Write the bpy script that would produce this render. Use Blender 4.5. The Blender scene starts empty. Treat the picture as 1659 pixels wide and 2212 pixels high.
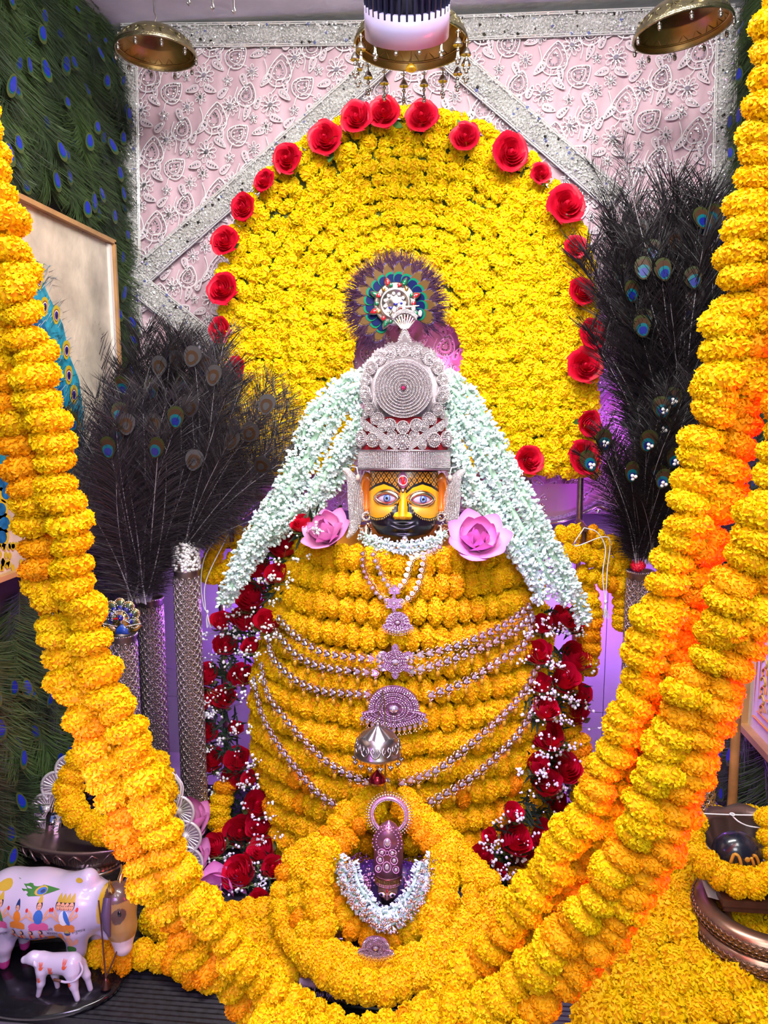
import bpy, math, random
import numpy as np
from mathutils import Vector, Matrix, Euler
from mathutils.bvhtree import BVHTree
random.seed(7)
RNG = np.random.default_rng(7)
SC = bpy.context.scene
COL = SC.collection
PI = math.pi
# ------------------------------------------------------------------ camera
F_PX, W_PX, H_PX = 1600.0, 1659.0, 2212.0
YAW, PITCH = math.radians(5.5), math.radians(8.0)
CAM = Vector((0, 0, 1.4))
cd = bpy.data.cameras.new('camera'); cam = bpy.data.objects.new('camera', cd); COL.objects.link(cam)
cd.sensor_fit = 'VERTICAL'; cd.sensor_height = 24.0; cd.lens = 24.0 * F_PX / H_PX
cd.clip_start = 0.05; cd.clip_end = 50
cam.location = CAM; cam.rotation_euler = (PI / 2 - PITCH, 0, YAW)
SC.camera = cam
SC.view_settings.view_transform = 'Standard'; SC.view_settings.look = 'None'
SC.view_settings.gamma = 1.0; SC.view_settings.use_curve_mapping = False
SC.view_settings.exposure = 0.66
SC.cycles.max_bounces = 4; SC.cycles.diffuse_bounces = 3; SC.cycles.glossy_bounces = 3; SC.cycles.transmission_bounces = 3; SC.cycles.adaptive_threshold = 0.14; SC.cycles.adaptive_min_samples = 12; SC.cycles.caustics_reflective = False; SC.cycles.caustics_refractive = False
# ------------------------------------------------------------------ world and lights
wd = bpy.data.worlds.new('world'); SC.world = wd; wd.use_nodes = True
bg = wd.node_tree.nodes['Background']; bg.inputs[0].default_value = (0.82, 0.81, 0.84, 1); bg.inputs[1].default_value = 0.34

def lamp(name, kind, loc, target, energy, color, size=0.5, size_y=None, spot=60, blend=0.5):
    l = bpy.data.lights.new(name, kind); o = bpy.data.objects.new(name, l); COL.objects.link(o)
    o.location = loc; l.energy = energy; l.color = color
    if kind == 'AREA':
        l.size = size
        if size_y: l.shape = 'RECTANGLE'; l.size_y = size_y
    elif kind == 'SPOT':
        l.spot_size = math.radians(spot); l.spot_blend = blend; l.shadow_soft_size = size
    else:
        l.shadow_soft_size = size
    d = Vector(target) - Vector(loc); o.rotation_euler = d.to_track_quat('-Z', 'Y').to_euler()
    return o
lamp('hall_ceiling_light', 'AREA', (0.1, 0.1, 3.0), (0.0, 2.3, 0.9), 36, (1.0, 0.97, 0.93), 1.5, 0.8)
lamp('hall_side_light', 'AREA', (0.15, -0.5, 1.9), (0.0, 2.3, 0.8), 11, (0.95, 0.97, 1.0), 0.6)
lamp('shrine_ceiling_light', 'AREA', (0.0, 1.42, 2.60), (0.0, 2.3, 0.9), 26.0, (1.0, 0.98, 0.95), 1.2, 0.3)
lamp('violet_spot', 'SPOT', (-0.1, 1.2, 2.0), (-0.03, 1.85, 0.5), 95, (0.45, 0.10, 1.0), 0.03, spot=44, blend=0.7)
lamp('violet_led_right', 'POINT', (0.56, 2.52, 0.62), (0, 0, 0), 5.0, (0.42, 0.08, 1.0), 0.05)
lamp('violet_led_upper', 'POINT', (0.66, 2.60, 1.28), (0, 0, 0), 2.2, (0.60, 0.10, 1.0), 0.04)
lamp('pink_led_niche', 'POINT', (-0.04, 2.68, 1.50), (0, 0, 0), 0.9, (1.0, 0.15, 0.62), 0.03)
lamp('violet_led_left', 'POINT', (-0.62, 2.60, 0.62), (0, 0, 0), 5.5, (0.38, 0.10, 1.0), 0.05)
lamp('violet_led_low', 'AREA', (-0.65, 0.9, 0.75), (-0.75, 1.6, 0.35), 2.2, (0.5, 0.2, 1.0), 0.2)
lamp('red_led_right', 'AREA', (0.80, 1.22, 0.92), (0.42, 1.10, 0.98), 8.0, (1.0, 0.02, 0.08), 0.2, 0.7).data.spread = math.radians(95)
# ------------------------------------------------------------------ pixel geometry
FW = Vector((-math.sin(YAW) * math.cos(PITCH), math.cos(YAW) * math.cos(PITCH), -math.sin(PITCH)))
RT = Vector((math.cos(YAW), math.sin(YAW), 0)); UP = RT.cross(FW)
def ray(px, py): return FW * F_PX + RT * (px - W_PX / 2) - UP * (py - H_PX / 2)
def P(px, py, Y):
    d = ray(px, py); return CAM + d * (Y / d.y)
def PZ(px, py, z):
    d = ray(px, py); return CAM + d * ((z - CAM.z) / d.z)
def PX(px, py, x):
    d = ray(px, py); return CAM + d * (x / d.x)
def S(Y): return Y / (FW.y * F_PX)          # metres for one pixel at depth Y
# ------------------------------------------------------------------ mesh builder
class MB:
    def __init__(s): s.V = []; s.F = []; s.n = 0; s.C = []; s.hascol = False
    def add(s, V, F, m=0, col=None):
        V = np.asarray(V, dtype=np.float64).reshape(-1, 3); F = np.asarray(F, dtype=np.int64)
        if len(F) == 0: return s
        s.V.append(V); s.F.append((F + s.n, m)); s.n += len(V)
        if col is not None: s.hascol = True
        c = np.ones((len(V), 4)); 
        if col is not None: c[:, :3] = np.asarray(col).reshape(-1, 3)
        s.C.append(c); return s
    def grid(s, G, m=0, close_u=False, close_v=False, col=None):
        G = np.asarray(G); a, b = G.shape[:2]
        i = np.arange(a if close_u else a - 1); j = np.arange(b if close_v else b - 1)
        I, J = np.meshgrid(i, j, indexing='ij'); I2 = (I + 1) % a; J2 = (J + 1) % b
        F = np.stack([I * b + J, I2 * b + J, I2 * b + J2, I * b + J2], -1).reshape(-1, 4)
        return s.add(G.reshape(-1, 3), F, m, None if col is None else np.asarray(col).reshape(-1, 3))
    def box(s, c, h, m=0, M=None):
        V = np.array([[x, y, z] for x in (-1, 1) for y in (-1, 1) for z in (-1, 1)], float) * h
        V = V + np.asarray(c)
        if M is not None: V = xf(V, M)
        return s.add(V, [[0, 1, 3, 2], [4, 6, 7, 5], [0, 4, 5, 1], [2, 3, 7, 6], [0, 2, 6, 4], [1, 5, 7, 3]], m)
    def lathe(s, prof, n=32, m=0, M=None, rip=None):
        pr = np.asarray(prof, float); a = np.linspace(0, 2 * PI, n, endpoint=False)
        r = pr[:, 0][:, None] * np.ones(n)[None]
        if rip is not None: r = r * rip(a)[None]
        G = np.stack([r * np.cos(a), r * np.sin(a), pr[:, 1][:, None] * np.ones(n)[None]], -1)
        if M is not None: G = xf(G.reshape(-1, 3), M).reshape(G.shape)
        return s.grid(G, m, close_v=True)
    def tube(s, pts, r, n=8, m=0, caps=True, closed=False):
        p = np.asarray([tuple(q) for q in pts], float); k = len(p)
        r = np.ones(k) * r if np.isscalar(r) else np.asarray(r, float)
        if closed: t = np.roll(p, -1, 0) - np.roll(p, 1, 0)
        else: t = np.gradient(p, axis=0)
        t /= np.linalg.norm(t, axis=1)[:, None] + 1e-12
        ref = np.array([0, 0, 1.0]) if abs(t[:, 2]).mean() < .8 else np.array([1.0, 0, 0])
        u = np.cross(t, ref); u /= np.linalg.norm(u, axis=1)[:, None] + 1e-12; w = np.cross(t, u)
        a = np.linspace(0, 2 * PI, n, endpoint=False)
        G = p[:, None] + r[:, None, None] * (u[:, None] * np.cos(a)[None, :, None] + w[:, None] * np.sin(a)[None, :, None])
        s.grid(G, m, close_u=closed, close_v=True)
        if caps and not closed:
            for e, q in ((0, p[0]), (k - 1, p[-1])):
                V = np.vstack([G[e], q]); F = [[i, (i + 1) % n, n] for i in range(n)]
                s.add(V, F, m)
        return s
    def ell(s, c, r, nu=12, nv=8, m=0, M=None):
        r = np.ones(3) * r
        th = np.linspace(0, PI, nv + 1); a = np.linspace(0, 2 * PI, nu, endpoint=False)
        G = np.stack([np.sin(th)[:, None] * np.cos(a), np.sin(th)[:, None] * np.sin(a), np.cos(th)[:, None] * np.ones(nu)], -1) * r
        if M is not None: G = xf(G.reshape(-1, 3), M).reshape(G.shape)
        return s.grid(G + np.asarray(c), m, close_v=True)
    def torus(s, c, R, r, n=32, k=8, m=0, M=None, sq=1.0):
        a = np.linspace(0, 2 * PI, n, endpoint=False); b = np.linspace(0, 2 * PI, k, endpoint=False)
        G = np.stack([(R + r * np.cos(b)[None]) * np.cos(a)[:, None], (R + r * np.cos(b)[None]) * np.sin(a)[:, None], sq * r * np.sin(b)[None] * np.ones(n)[:, None]], -1)
        if M is not None: G = xf(G.reshape(-1, 3), M).reshape(G.shape)
        return s.grid(G + np.asarray(c), m, True, True)
    def plate(s, poly, th, m=0, M=None, bev=0.0):
        # closed outline in XZ, extruded along -Y (front at y=-th)
        p = np.asarray(poly, float); n = len(p); c = p.mean(0)
        q = c + (p - c) * (1 - bev)
        rings = [np.column_stack([p[:, 0], np.zeros(n), p[:, 1]]), np.column_stack([p[:, 0], -np.ones(n) * th * .6, p[:, 1]]), np.column_stack([q[:, 0], -np.ones(n) * th, q[:, 1]])]
        V = np.vstack(rings + [[[c[0], -th, c[1]]], [[c[0], 0, c[1]]]])
        F = []
        for k in range(2):
            for i in range(n):
                j = (i + 1) % n; F.append([k * n + i, k * n + j, (k + 1) * n + j, (k + 1) * n + i])
        T = []
        for i in range(n):
            j = (i + 1) % n; T.append([2 * n + i, 2 * n + j, 3 * n]); T.append([j, i, 3 * n + 1])
        if M is not None: V = xf(V, M)
        s.F.append((np.asarray(T) + s.n, m)); s.add(V, F, m); return s
    def inst(s, base, mats, m=None):
        # base MB copied with a list of 4x4 matrices
        V = np.vstack(base.V); K = len(mats); A = np.asarray(mats, float)
        VV = np.einsum('kij,nj->kni', A[:, :3, :3], V) + A[:, None, :3, 3]
        n = len(V); off = (np.arange(K) * n)[:, None, None]
        if base.hascol: s.hascol = True
        C = np.vstack(base.C)
        for F, mm in base.F:
            s.F.append(((F[None] + off).reshape(-1, F.shape[1]) + s.n, mm if m is None else m))
        s.V.append(VV.reshape(-1, 3)); s.C.append(np.tile(C, (K, 1))); s.n += n * K
        return s
    def mesh(s, name, mats, smooth=True):
        me = bpy.data.meshes.new(name)
        if not s.V: return me
        V = np.vstack(s.V); me.vertices.add(len(V)); me.vertices.foreach_set('co', V.ravel())
        loops = np.concatenate([F.ravel() for F, _ in s.F]); tot = np.concatenate([np.full(len(F), F.shape[1]) for F, _ in s.F])
        mi = np.concatenate([np.full(len(F), m) for F, m in s.F])
        me.loops.add(len(loops)); me.loops.foreach_set('vertex_index', loops.astype(np.int32))
        me.polygons.add(len(tot)); st = np.concatenate([[0], np.cumsum(tot)[:-1]])
        me.polygons.foreach_set('loop_start', st.astype(np.int32))
        try: me.polygons.foreach_set('loop_total', tot.astype(np.int32))
        except Exception: pass
        me.polygons.foreach_set('material_index', mi.astype(np.int32))
        me.polygons.foreach_set('use_smooth', np.full(len(tot), smooth))
        if s.hascol:
            at = me.color_attributes.new('Col', 'FLOAT_COLOR', 'POINT'); at.data.foreach_set('color', np.vstack(s.C).ravel())
        for q in (mats if isinstance(mats, (list, tuple)) else [mats]): me.materials.append(q)
        me.update(calc_edges=True); me.validate(); return me
def xf(V, M):
    A = np.array(M); return np.asarray(V) @ A[:3, :3].T + A[:3, 3]
def TRS(loc, rot=(0, 0, 0), sc=1.0):
    sc = (sc, sc, sc) if np.isscalar(sc) else sc
    return Matrix.LocRotScale(Vector(loc), Euler(rot), Vector(sc))
def frame(loc, z, x=None, sc=1.0):
    # matrix whose local Z is z
    z = Vector(z).normalized(); x = Vector(x) if x is not None else (Vector((0, 0, 1)) if abs(z.z) < .9 else Vector((1, 0, 0)))
    y = z.cross(x).normalized(); x = y.cross(z).normalized()
    sc = (sc, sc, sc) if np.isscalar(sc) else sc
    M = Matrix((x * sc[0], y * sc[1], z * sc[2])).transposed().to_4x4(); M.translation = Vector(loc); return M
# ------------------------------------------------------------------ objects
def link(name, me, parent=None, M=None):
    o = bpy.data.objects.new(name, me); COL.objects.link(o)
    if parent is not None: o.parent = parent
    if M is not None: o.matrix_basis = M if isinstance(M, Matrix) else Matrix(np.array(M).tolist())
    return o
def tag(o, label=None, cat=None, group=None, kind=None):
    if label: o['label'] = label
    if cat: o['category'] = cat
    if group: o['group'] = group
    if kind: o['kind'] = kind
    return o
def thing(name, label, cat, loc=(0, 0, 0), rot=(0, 0, 0), group=None, sc=1.0):
    o = bpy.data.objects.new(name, None); COL.objects.link(o); o.empty_display_size = .02
    o.matrix_basis = TRS(loc, rot, sc)
    return tag(o, label, cat, group)
def part(name, mb, mats, parent, M=None, smooth=True, label=None, kind=None):
    o = link(name, mb.mesh(name, mats, smooth), parent, M)
    return tag(o, label, None, None, kind)
def solo(name, mb, mats, label, cat, M=None, group=None, smooth=True):
    return tag(link(name, mb.mesh(name, mats, smooth), None, M), label, cat, group)
def struct(name, mb, mats, smooth=False, M=None, label=None):
    return tag(link(name, mb.mesh(name, mats, smooth), None, M), label, None, None, 'structure')
def spline(pts, step):
    # Catmull-Rom through pts resampled to even steps; pts are Vectors
    p = [Vector(q) for q in pts]; p = [p[0] * 2 - p[1]] + p + [p[-1] * 2 - p[-2]]
    out = []
    for i in range(1, len(p) - 2):
        for k in range(24):
            t = k / 24; a, b, c, d = p[i - 1], p[i], p[i + 1], p[i + 2]
            out.append(0.5 * ((2 * b) + (c - a) * t + (2 * a - 5 * b + 4 * c - d) * t * t + (3 * b - a - 3 * c + d) * t ** 3))
    out.append(p[-2]); L = [0]
    for i in range(1, len(out)): L.append(L[-1] + (out[i] - out[i - 1]).length)
    n = max(2, int(round(L[-1] / step)) + 1); res = []; j = 0
    for k in range(n):
        s = L[-1] * k / (n - 1)
        while j < len(L) - 2 and L[j + 1] < s: j += 1
        f = (s - L[j]) / max(1e-9, L[j + 1] - L[j]); res.append(out[j].lerp(out[j + 1], min(1, max(0, f))))
    return res
def tangents(p):
    n = len(p); return [(p[min(n - 1, i + 1)] - p[max(0, i - 1)]).normalized() for i in range(n)]
# ------------------------------------------------------------------ materials
def nodes(name):
    m = bpy.data.materials.new(name); m.use_nodes = True; nt = m.node_tree; b = nt.nodes['Principled BSDF']; return m, nt, b
def mat(name, col, rough=.5, metal=0.0, spec=.5, noise=0, namp=.15, bump=0, bscale=80, vcol=False, emit=0, coat=0, rnd=None, sss=0, trans=0, vor=0, alpha=1):
    m, nt, b = nodes(name); N = nt.nodes; L = nt.links
    c = (*col, 1)
    b.inputs['Base Color'].default_value = c; b.inputs['Roughness'].default_value = rough; b.inputs['Metallic'].default_value = metal
    b.inputs['Specular IOR Level'].default_value = spec; b.inputs['Coat Weight'].default_value = coat
    if trans: b.inputs['Transmission Weight'].default_value = trans
    src = None
    if vcol:
        a = N.new('ShaderNodeAttribute'); a.attribute_name = 'Col'; src = a.outputs['Color']
    if rnd is not None:
        oi = N.new('ShaderNodeObjectInfo'); mx = N.new('ShaderNodeMix'); mx.data_type = 'RGBA'
        mx.inputs['A'].default_value = c; mx.inputs['B'].default_value = (*rnd, 1); L.new(oi.outputs['Random'], mx.inputs['Factor']); src = mx.outputs['Result']
    if noise:
        tc = N.new('ShaderNodeTexCoord'); nz = N.new('ShaderNodeTexNoise'); nz.inputs['Scale'].default_value = noise; nz.inputs['Detail'].default_value = 4
        L.new(tc.outputs['Object'], nz.inputs['Vector'])
        hs = N.new('ShaderNodeHueSaturation'); mr = N.new('ShaderNodeMapRange')
        mr.inputs['From Min'].default_value = .3; mr.inputs['From Max'].default_value = .7; mr.inputs['To Min'].default_value = 1 - namp; mr.inputs['To Max'].default_value = 1 + namp
        L.new(nz.outputs['Fac'], mr.inputs['Value']); L.new(mr.outputs['Result'], hs.inputs['Value'])
        if src is not None: L.new(src, hs.inputs['Color'])
        else: hs.inputs['Color'].default_value = c
        src = hs.outputs['Color']
    if src is not None: L.new(src, b.inputs['Base Color'])
    if bump:
        tc = N.new('ShaderNodeTexCoord'); nz = N.new('ShaderNodeTexVoronoi' if vor else 'ShaderNodeTexNoise'); nz.inputs['Scale'].default_value = bscale
        L.new(tc.outputs['Object'], nz.inputs['Vector'])
        bp = N.new('ShaderNodeBump'); bp.inputs['Strength'].default_value = bump; bp.inputs['Distance'].default_value = .01
        L.new(nz.outputs['Distance' if vor else 'Fac'], bp.inputs['Height']); L.new(bp.outputs['Normal'], b.inputs['Normal'])
    if emit: b.inputs['Emission Color'].default_value = c; b.inputs['Emission Strength'].default_value = emit
    return m
def petal_mat(name, c0, c1, transl=.3, rough=.6, tint=None, spec=.25):
    # petals: colour varies from flower to flower and a little inside the flower, light passes through
    m, nt, b = nodes(name); N = nt.nodes; L = nt.links
    oi = N.new('ShaderNodeObjectInfo'); tc = N.new('ShaderNodeTexCoord'); nz = N.new('ShaderNodeTexNoise'); nz.inputs['Scale'].default_value = 2.2
    ad = N.new('ShaderNodeVectorMath'); L.new(tc.outputs['Object'], ad.inputs[0]); L.new(oi.outputs['Location'], ad.inputs[1]); L.new(ad.outputs[0], nz.inputs['Vector'])
    f = N.new('ShaderNodeMath'); f.operation = 'MULTIPLY_ADD'; f.inputs[1].default_value = .6; L.new(oi.outputs['Random'], f.inputs[0])
    g = N.new('ShaderNodeMath'); g.operation = 'MULTIPLY_ADD'; g.inputs[1].default_value = 1.2; g.inputs[2].default_value = -.4; L.new(nz.outputs['Fac'], g.inputs[0]); L.new(g.outputs[0], f.inputs[2])
    f.use_clamp = True
    mx = N.new('ShaderNodeMix'); mx.data_type = 'RGBA'; mx.inputs['A'].default_value = (*c0, 1); mx.inputs['B'].default_value = (*c1, 1); L.new(f.outputs[0], mx.inputs['Factor'])
    L.new(mx.outputs['Result'], b.inputs['Base Color']); b.inputs['Roughness'].default_value = rough; b.inputs['Specular IOR Level'].default_value = spec
    if transl:
        tr = N.new('ShaderNodeBsdfTranslucent'); L.new(mx.outputs['Result'], tr.inputs['Color']); ms = N.new('ShaderNodeMixShader'); ms.inputs[0].default_value = transl
        out = N['Material Output']; L.new(b.outputs[0], ms.inputs[1]); L.new(tr.outputs[0], ms.inputs[2]); L.new(ms.outputs[0], out.inputs['Surface'])
    return m
M_marigold = petal_mat('marigold_petals', (1.0, .72, .001), (1.0, .57, .0), .15)
M_marigold_or = petal_mat('marigold_orange_petals', (1.0, .48, .0), (.97, .34, .0), .15)
M_lemon = petal_mat('chrysanthemum_petals', (1.0, .82, .002), (.98, .68, .0), .15)
M_carpet = petal_mat('carpet_petals', (.98, .72, .001), (1.0, .58, .0), .15)
M_core = mat('marigold_core', (.95, .45, .0), .9)
M_rose = petal_mat('rose_petals', (.62, .003, .02), (.78, .008, .05), .12, .45, spec=.35)
M_lotus = mat('lotus_petals', (.86, .22, .60), .5, vcol=True)
M_leaf = mat('leaf_green', (.06, .16, .03), .5, noise=30, namp=.4)
M_sepal = mat('sepal_green', (.16, .26, .07), .5, noise=40, namp=.3)
M_fern = mat('fern_dark', (.012, .04, .018), .6)
M_white = mat('petal_white', (.86, .86, .90), .6)
M_jas = mat('jasmine_white', (.80, .93, .93), .5, vcol=True)
M_silver = mat('silver', (.80, .78, .76), .22, 1.0)
M_silver_d = mat('aged_silver', (.50, .46, .44), .28, 1.0, noise=60, namp=.25)
M_brass = mat('aged_brass', (.36, .32, .20), .34, 1.0, noise=25, namp=.3, bump=.25, bscale=140)
M_brass_in = mat('brass_inside', (.46, .30, .11), .38, 1.0, noise=14, namp=.3)
M_gold = mat('gold', (.85, .55, .16), .25, 1.0)
M_rosegold = mat('rose_gold', (.80, .52, .40), .25, 1.0)
M_diamond = mat('diamond', (.95, .88, .92), .10, .5, spec=1.0)
M_dia_base = mat('diamond_setting', (.56, .47, .52), .3, .7, bump=.5, bscale=900, vor=1)
M_crystal = mat('kundan_crystal', (.86, .80, .84), .08, .7, spec=1.0, coat=1)
M_red = mat('red_velvet', (.38, .005, .02), .8)
M_redgem = mat('red_enamel', (.65, .01, .02), .15, coat=1)
M_greengem = mat('green_enamel', (.0, .14, .06), .15, coat=1)
M_bluegem = mat('blue_enamel', (.005, .01, .28), .15, coat=1)
M_black = mat('black_enamel', (.006, .005, .010), .18, coat=.6)
M_thread = mat('white_thread', (.85, .82, .88), .7)
M_wood = mat('wood', (.36, .17, .06), .5, noise=20, namp=.3)
M_wood_d = mat('dark_wood', (.10, .035, .02), .4, noise=20, namp=.3)
# ------------------------------------------------------------------ the setting
YB = 2.80                                   # back wall
XL = P(262, 300, YB).x - .012; XR = P(1592, 200, YB).x + .02
ZC = P(830, 40, YB).z                       # ceiling height
ZP = P(100, 2110, 1.55).z                   # platform top
M_tile = mat('white_tile', (.62, .60, .66), .18, noise=6, namp=.08, coat=.3)
M_grout = mat('grout', (.2, .19, .2), .8)
M_wall = mat('plaster_dark', (.03, .03, .035), .9)
M_ceil = mat('ceiling_paint', (.75, .76, .77), .6, noise=5, namp=.15, bump=.15, bscale=40)
wb = MB(); wb.box(((XL + XR) / 2, YB + .06, ZC / 2 - .2), ((XR - XL) / 2 + .1, .05, ZC / 2 + .3))
wall_back = struct('wall_back', wb, M_grout)
tw, th = .46, .62
z0 = P(400, 1505, YB).z
tm = MB(); tm.box((0, 0, 0), (tw / 2 - .0015, .006, th / 2 - .0015)); tme = tm.mesh('tile', M_tile, False)
for i in range(5):
    for k in (-2, -1, 0):
        link('tile', tme, wall_back, TRS((XL + .23 + i * tw, YB + .006, z0 + th / 2 + k * th)))
wl = MB(); wl.box((XL - .05, 1.4, ZC / 2 - .2), (.05, 1.5, ZC / 2 + .3)); wall_left = struct('wall_left', wl, M_wall)
wr = MB(); wr.box((XR + .05, 1.4, ZC / 2 - .2), (.05, 1.5, ZC / 2 + .3)); wall_right = struct('wall_right', wr, M_wall)
ce = MB(); ce.box(((XL + XR) / 2, 1.95, ZC + .04), ((XR - XL) / 2 + .1, .95, .04)); ceiling = struct('ceiling', ce, M_ceil)
fl = MB(); fl.box((0, 1.2, -.52), (2.2, 2.2, .02)); struct('floor', fl, mat('floor_stone', (.22, .2, .2), .4, noise=5))
M_marble = mat('platform_marble', (.55, .50, .52), .25, noise=8, namp=.15)
YF = PZ(60, 2196, ZP - .012).y              # front lip of the black mat
pl = MB(); pl.box(((XL + XR) / 2, (YF - .25 + YB) / 2, (ZP - .03 - .5) / 2), ((XR - XL) / 2 - .004, (YB - YF + .25) / 2 - .004, (ZP - .03 + .5) / 2))
solo('altar_platform', pl, M_marble, 'pale marble platform edge under the black mat at the bottom', 'platform', smooth=False)
# black ribbed mat: real ridges
M_mat = mat('black_mat', (.012, .012, .016), .45, noise=90, namp=.8)
mm = MB(); nx, ny = 3, 150
ys = np.linspace(YF, YB - .3, ny); xs = np.linspace(XL + .01, XR - .01, nx)
G = np.zeros((nx, ny, 3)); G[..., 0] = xs[:, None]; G[..., 1] = ys[None]; G[..., 2] = ZP - .004 + .0022 * (np.arange(ny) % 2)[None]
mm.grid(G); mm.box(((XL + XR) / 2, (YF + YB - .3) / 2, ZP - .018), ((XR - XL) / 2 - .01, (YB - .3 - YF) / 2, .012))
solo('ribbed_mat', mm, M_mat, 'black ribbed mat spread over the marble platform', 'mat', smooth=False)

# ---------------- pink embroidered cloth with silver border
YCL = YB - .035
def CL(px, py, off=0): return P(px, py, YCL - off)
M_pink = mat('pink_cloth', (.68, .46, .53), .55, noise=4, namp=.08)
M_sheer = mat('embroidery_white', (.85, .82, .84), .4)
M_seq = mat('sequin', (.92, .9, .95), .12, .9)
cloth = thing('embroidered_backcloth', 'pale pink embroidered cloth with silver paisley pattern hung on back wall', 'cloth', (0, 0, 0))
cb = MB(); nx, nz = 120, 60
xa, xb = CL(262, 300).x, CL(1588, 300).x; za, zb = CL(900, 1105).z, CL(900, 52).z
gx = np.linspace(xa, xb, nx); gz = np.linspace(za, zb, nz)
G = np.zeros((nx, nz, 3)); G[..., 0] = gx[:, None]; G[..., 2] = gz[None]
G[..., 1] = YCL + .006 * np.sin(gx * 37)[:, None] * np.linspace(1, .3, nz)[None] + .004 * np.sin(gx * 91 + 1)[:, None]
cb.grid(G); G2 = G.copy(); G2[..., 1] += .003; cb.grid(G2[::-1])
part('cloth_panel', cb, M_pink, cloth)
# embroidery: ribbons for outlines, little discs for sequins
def curve_rib(mb, pts, w, y=0.0, m=0):
    p = np.asarray(pts, float); t = np.gradient(p, axis=0); t /= np.linalg.norm(t, axis=1)[:, None] + 1e-9
    nrm = np.column_stack([-t[:, 1], t[:, 0]])
    a, b = p + nrm * w / 2, p - nrm * w / 2
    G = np.zeros((len(p), 3, 3)); G[:, 0, 0] = a[:, 0]; G[:, 0, 2] = a[:, 1]; G[:, 1, 0] = p[:, 0]; G[:, 1, 2] = p[:, 1]; G[:, 2, 0] = b[:, 0]; G[:, 2, 2] = b[:, 1]
    G[:, :, 1] = y; G[:, 1, 1] = y - w * .5; mb.grid(G, m)
def teardrop(n=26, bend=.5):
    t = np.linspace(0, 2 * PI, n); r = .5 * (1 - np.cos(t)); y = -np.cos(t / 1.0)
    # paisley: drop with curled tip
    u = np.linspace(0, 1, n); x = .42 * np.sin(2 * PI * u) * (np.sin(PI * u) ** .6); z = .75 * (.5 - .5 * np.cos(2 * PI * u)) * -1 + .4
    z2 = z + 0; x = x + bend * np.clip(z2 + .1, 0, 1) ** 2 * 1.6
    return np.column_stack([x, z2])
def rot2(p, a, s=1, c=(0, 0)):
    ca, sa = math.cos(a), math.sin(a); p = np.asarray(p); return np.column_stack([p[:, 0] * ca - p[:, 1] * sa, p[:, 0] * sa + p[:, 1] * ca]) * s + np.asarray(c)
def leafpts(n=16): 
    u = np.linspace(0, 2 * PI, n); return np.column_stack([.22 * np.sin(u) * (1 - .5 * np.cos(u / 1)), -.5 * np.cos(u)]) 
dot = MB(); aa = np.linspace(0, 2 * PI, 6, endpoint=False)
dot.add(np.vstack([[[0, -.4, 0]], np.column_stack([np.cos(aa), np.zeros(6), np.sin(aa)])]), [[0, (i + 1) % 6 + 1, i + 1] for i in range(6)])
tile = MB(); W = .034
def seq(pts, r): tile.inst(dot, [np.array(TRS((x, -.03, z), (random.uniform(-.5, .5), 0, random.uniform(-.5, .5)), r)) for x, z in pts], 1)
for (a, s, c) in ((.25, 1.05, (.55, 1.15)), (-.5, .85, (1.25, .75)), (.1, .8, (1.55, 1.75))):
    o = rot2(teardrop(), a, s, c); curve_rib(tile, o, W); curve_rib(tile, rot2(teardrop(22), a, s * .62, (c[0], c[1] + .02)), W * .7); seq(rot2(teardrop(12), a, s * .35, c), .032)
    seq(rot2(teardrop(18), a, s * .82, c), .026)
def flower(c, r, n):
    for k in range(n):
        a = 2 * PI * k / n; curve_rib(tile, rot2(leafpts(9), a, r * .85, (c[0] - math.sin(a) * r * .62, c[1] + math.cos(a) * r * .62)), W * .6)
    seq([c], r * .3); seq([(c[0] + .55 * r * math.cos(k), c[1] + .55 * r * math.sin(k)) for k in np.linspace(0, 6.28, n, endpoint=False)], .024)
flower((.28, .32), .30, 9); flower((1.05, 1.5), .26, 9); flower((1.75, .35), .2, 6); flower((.15, 1.75), .18, 6); flower((1.0, .15), .15, 5); flower((1.75, 1.15), .14, 5)
def vine(p): curve_rib(tile, [tuple(q)[:2] for q in spline([Vector((x, z, 0)) for x, z in p], .06)], W * .8)
vine([(.3, .6), (.45, .75), (.5, .95), (.85, 1.0), (1.0, 1.25)]); vine([(1.0, .3), (1.1, .5), (1.4, .55), (1.6, .5)]); vine([(1.3, 1.15), (1.35, 1.45), (1.2, 1.7), (1.3, 1.98)]); vine([(.1, .9), (.2, 1.2), (.12, 1.5)])
for a, s, c in ((.9, .42, (.72, .55)), (-.8, .42, (.15, .95)), (2.2, .4, (.85, 1.85)), (.4, .4, (1.5, .12)), (-.4, .42, (1.55, 1.3)), (1.2, .4, (.45, 1.95)), (-1.3, .4, (1.9, .8)), (.2, .38, (.75, .8)), (2.6, .36, (1.9, 1.55))):
    _lp = rot2(leafpts(), a, s, c); tile.add(np.vstack([[[c[0], -.004, c[1]]], np.column_stack([_lp[:, 0], np.full(len(_lp), -.004), _lp[:, 1]])]), [[0, _k + 1, _k] for _k in range(1, len(_lp))], 2)
    curve_rib(tile, rot2(leafpts(), a, s, c), W * .6); seq(rot2(np.column_stack([np.zeros(4), np.linspace(-.3, .3, 4)]), a, s, c), .028)
emb = MB(); ts = S(YCL) * 136 / 2; k = 0
mats = []
for i in range(11):
    for j in range(9):
        x = xa + .05 + i * 2 * ts; z = zb - .03 - (j + 1) * 2 * ts * 1.08 + (.9 * ts if i % 2 else 0)
        mats.append(np.array(TRS((x, YCL - .012, z), (0, 0, 0), (ts, ts, ts * 1.08))))
emb.inst(tile, mats)
_V = np.vstack(emb.V)
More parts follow.
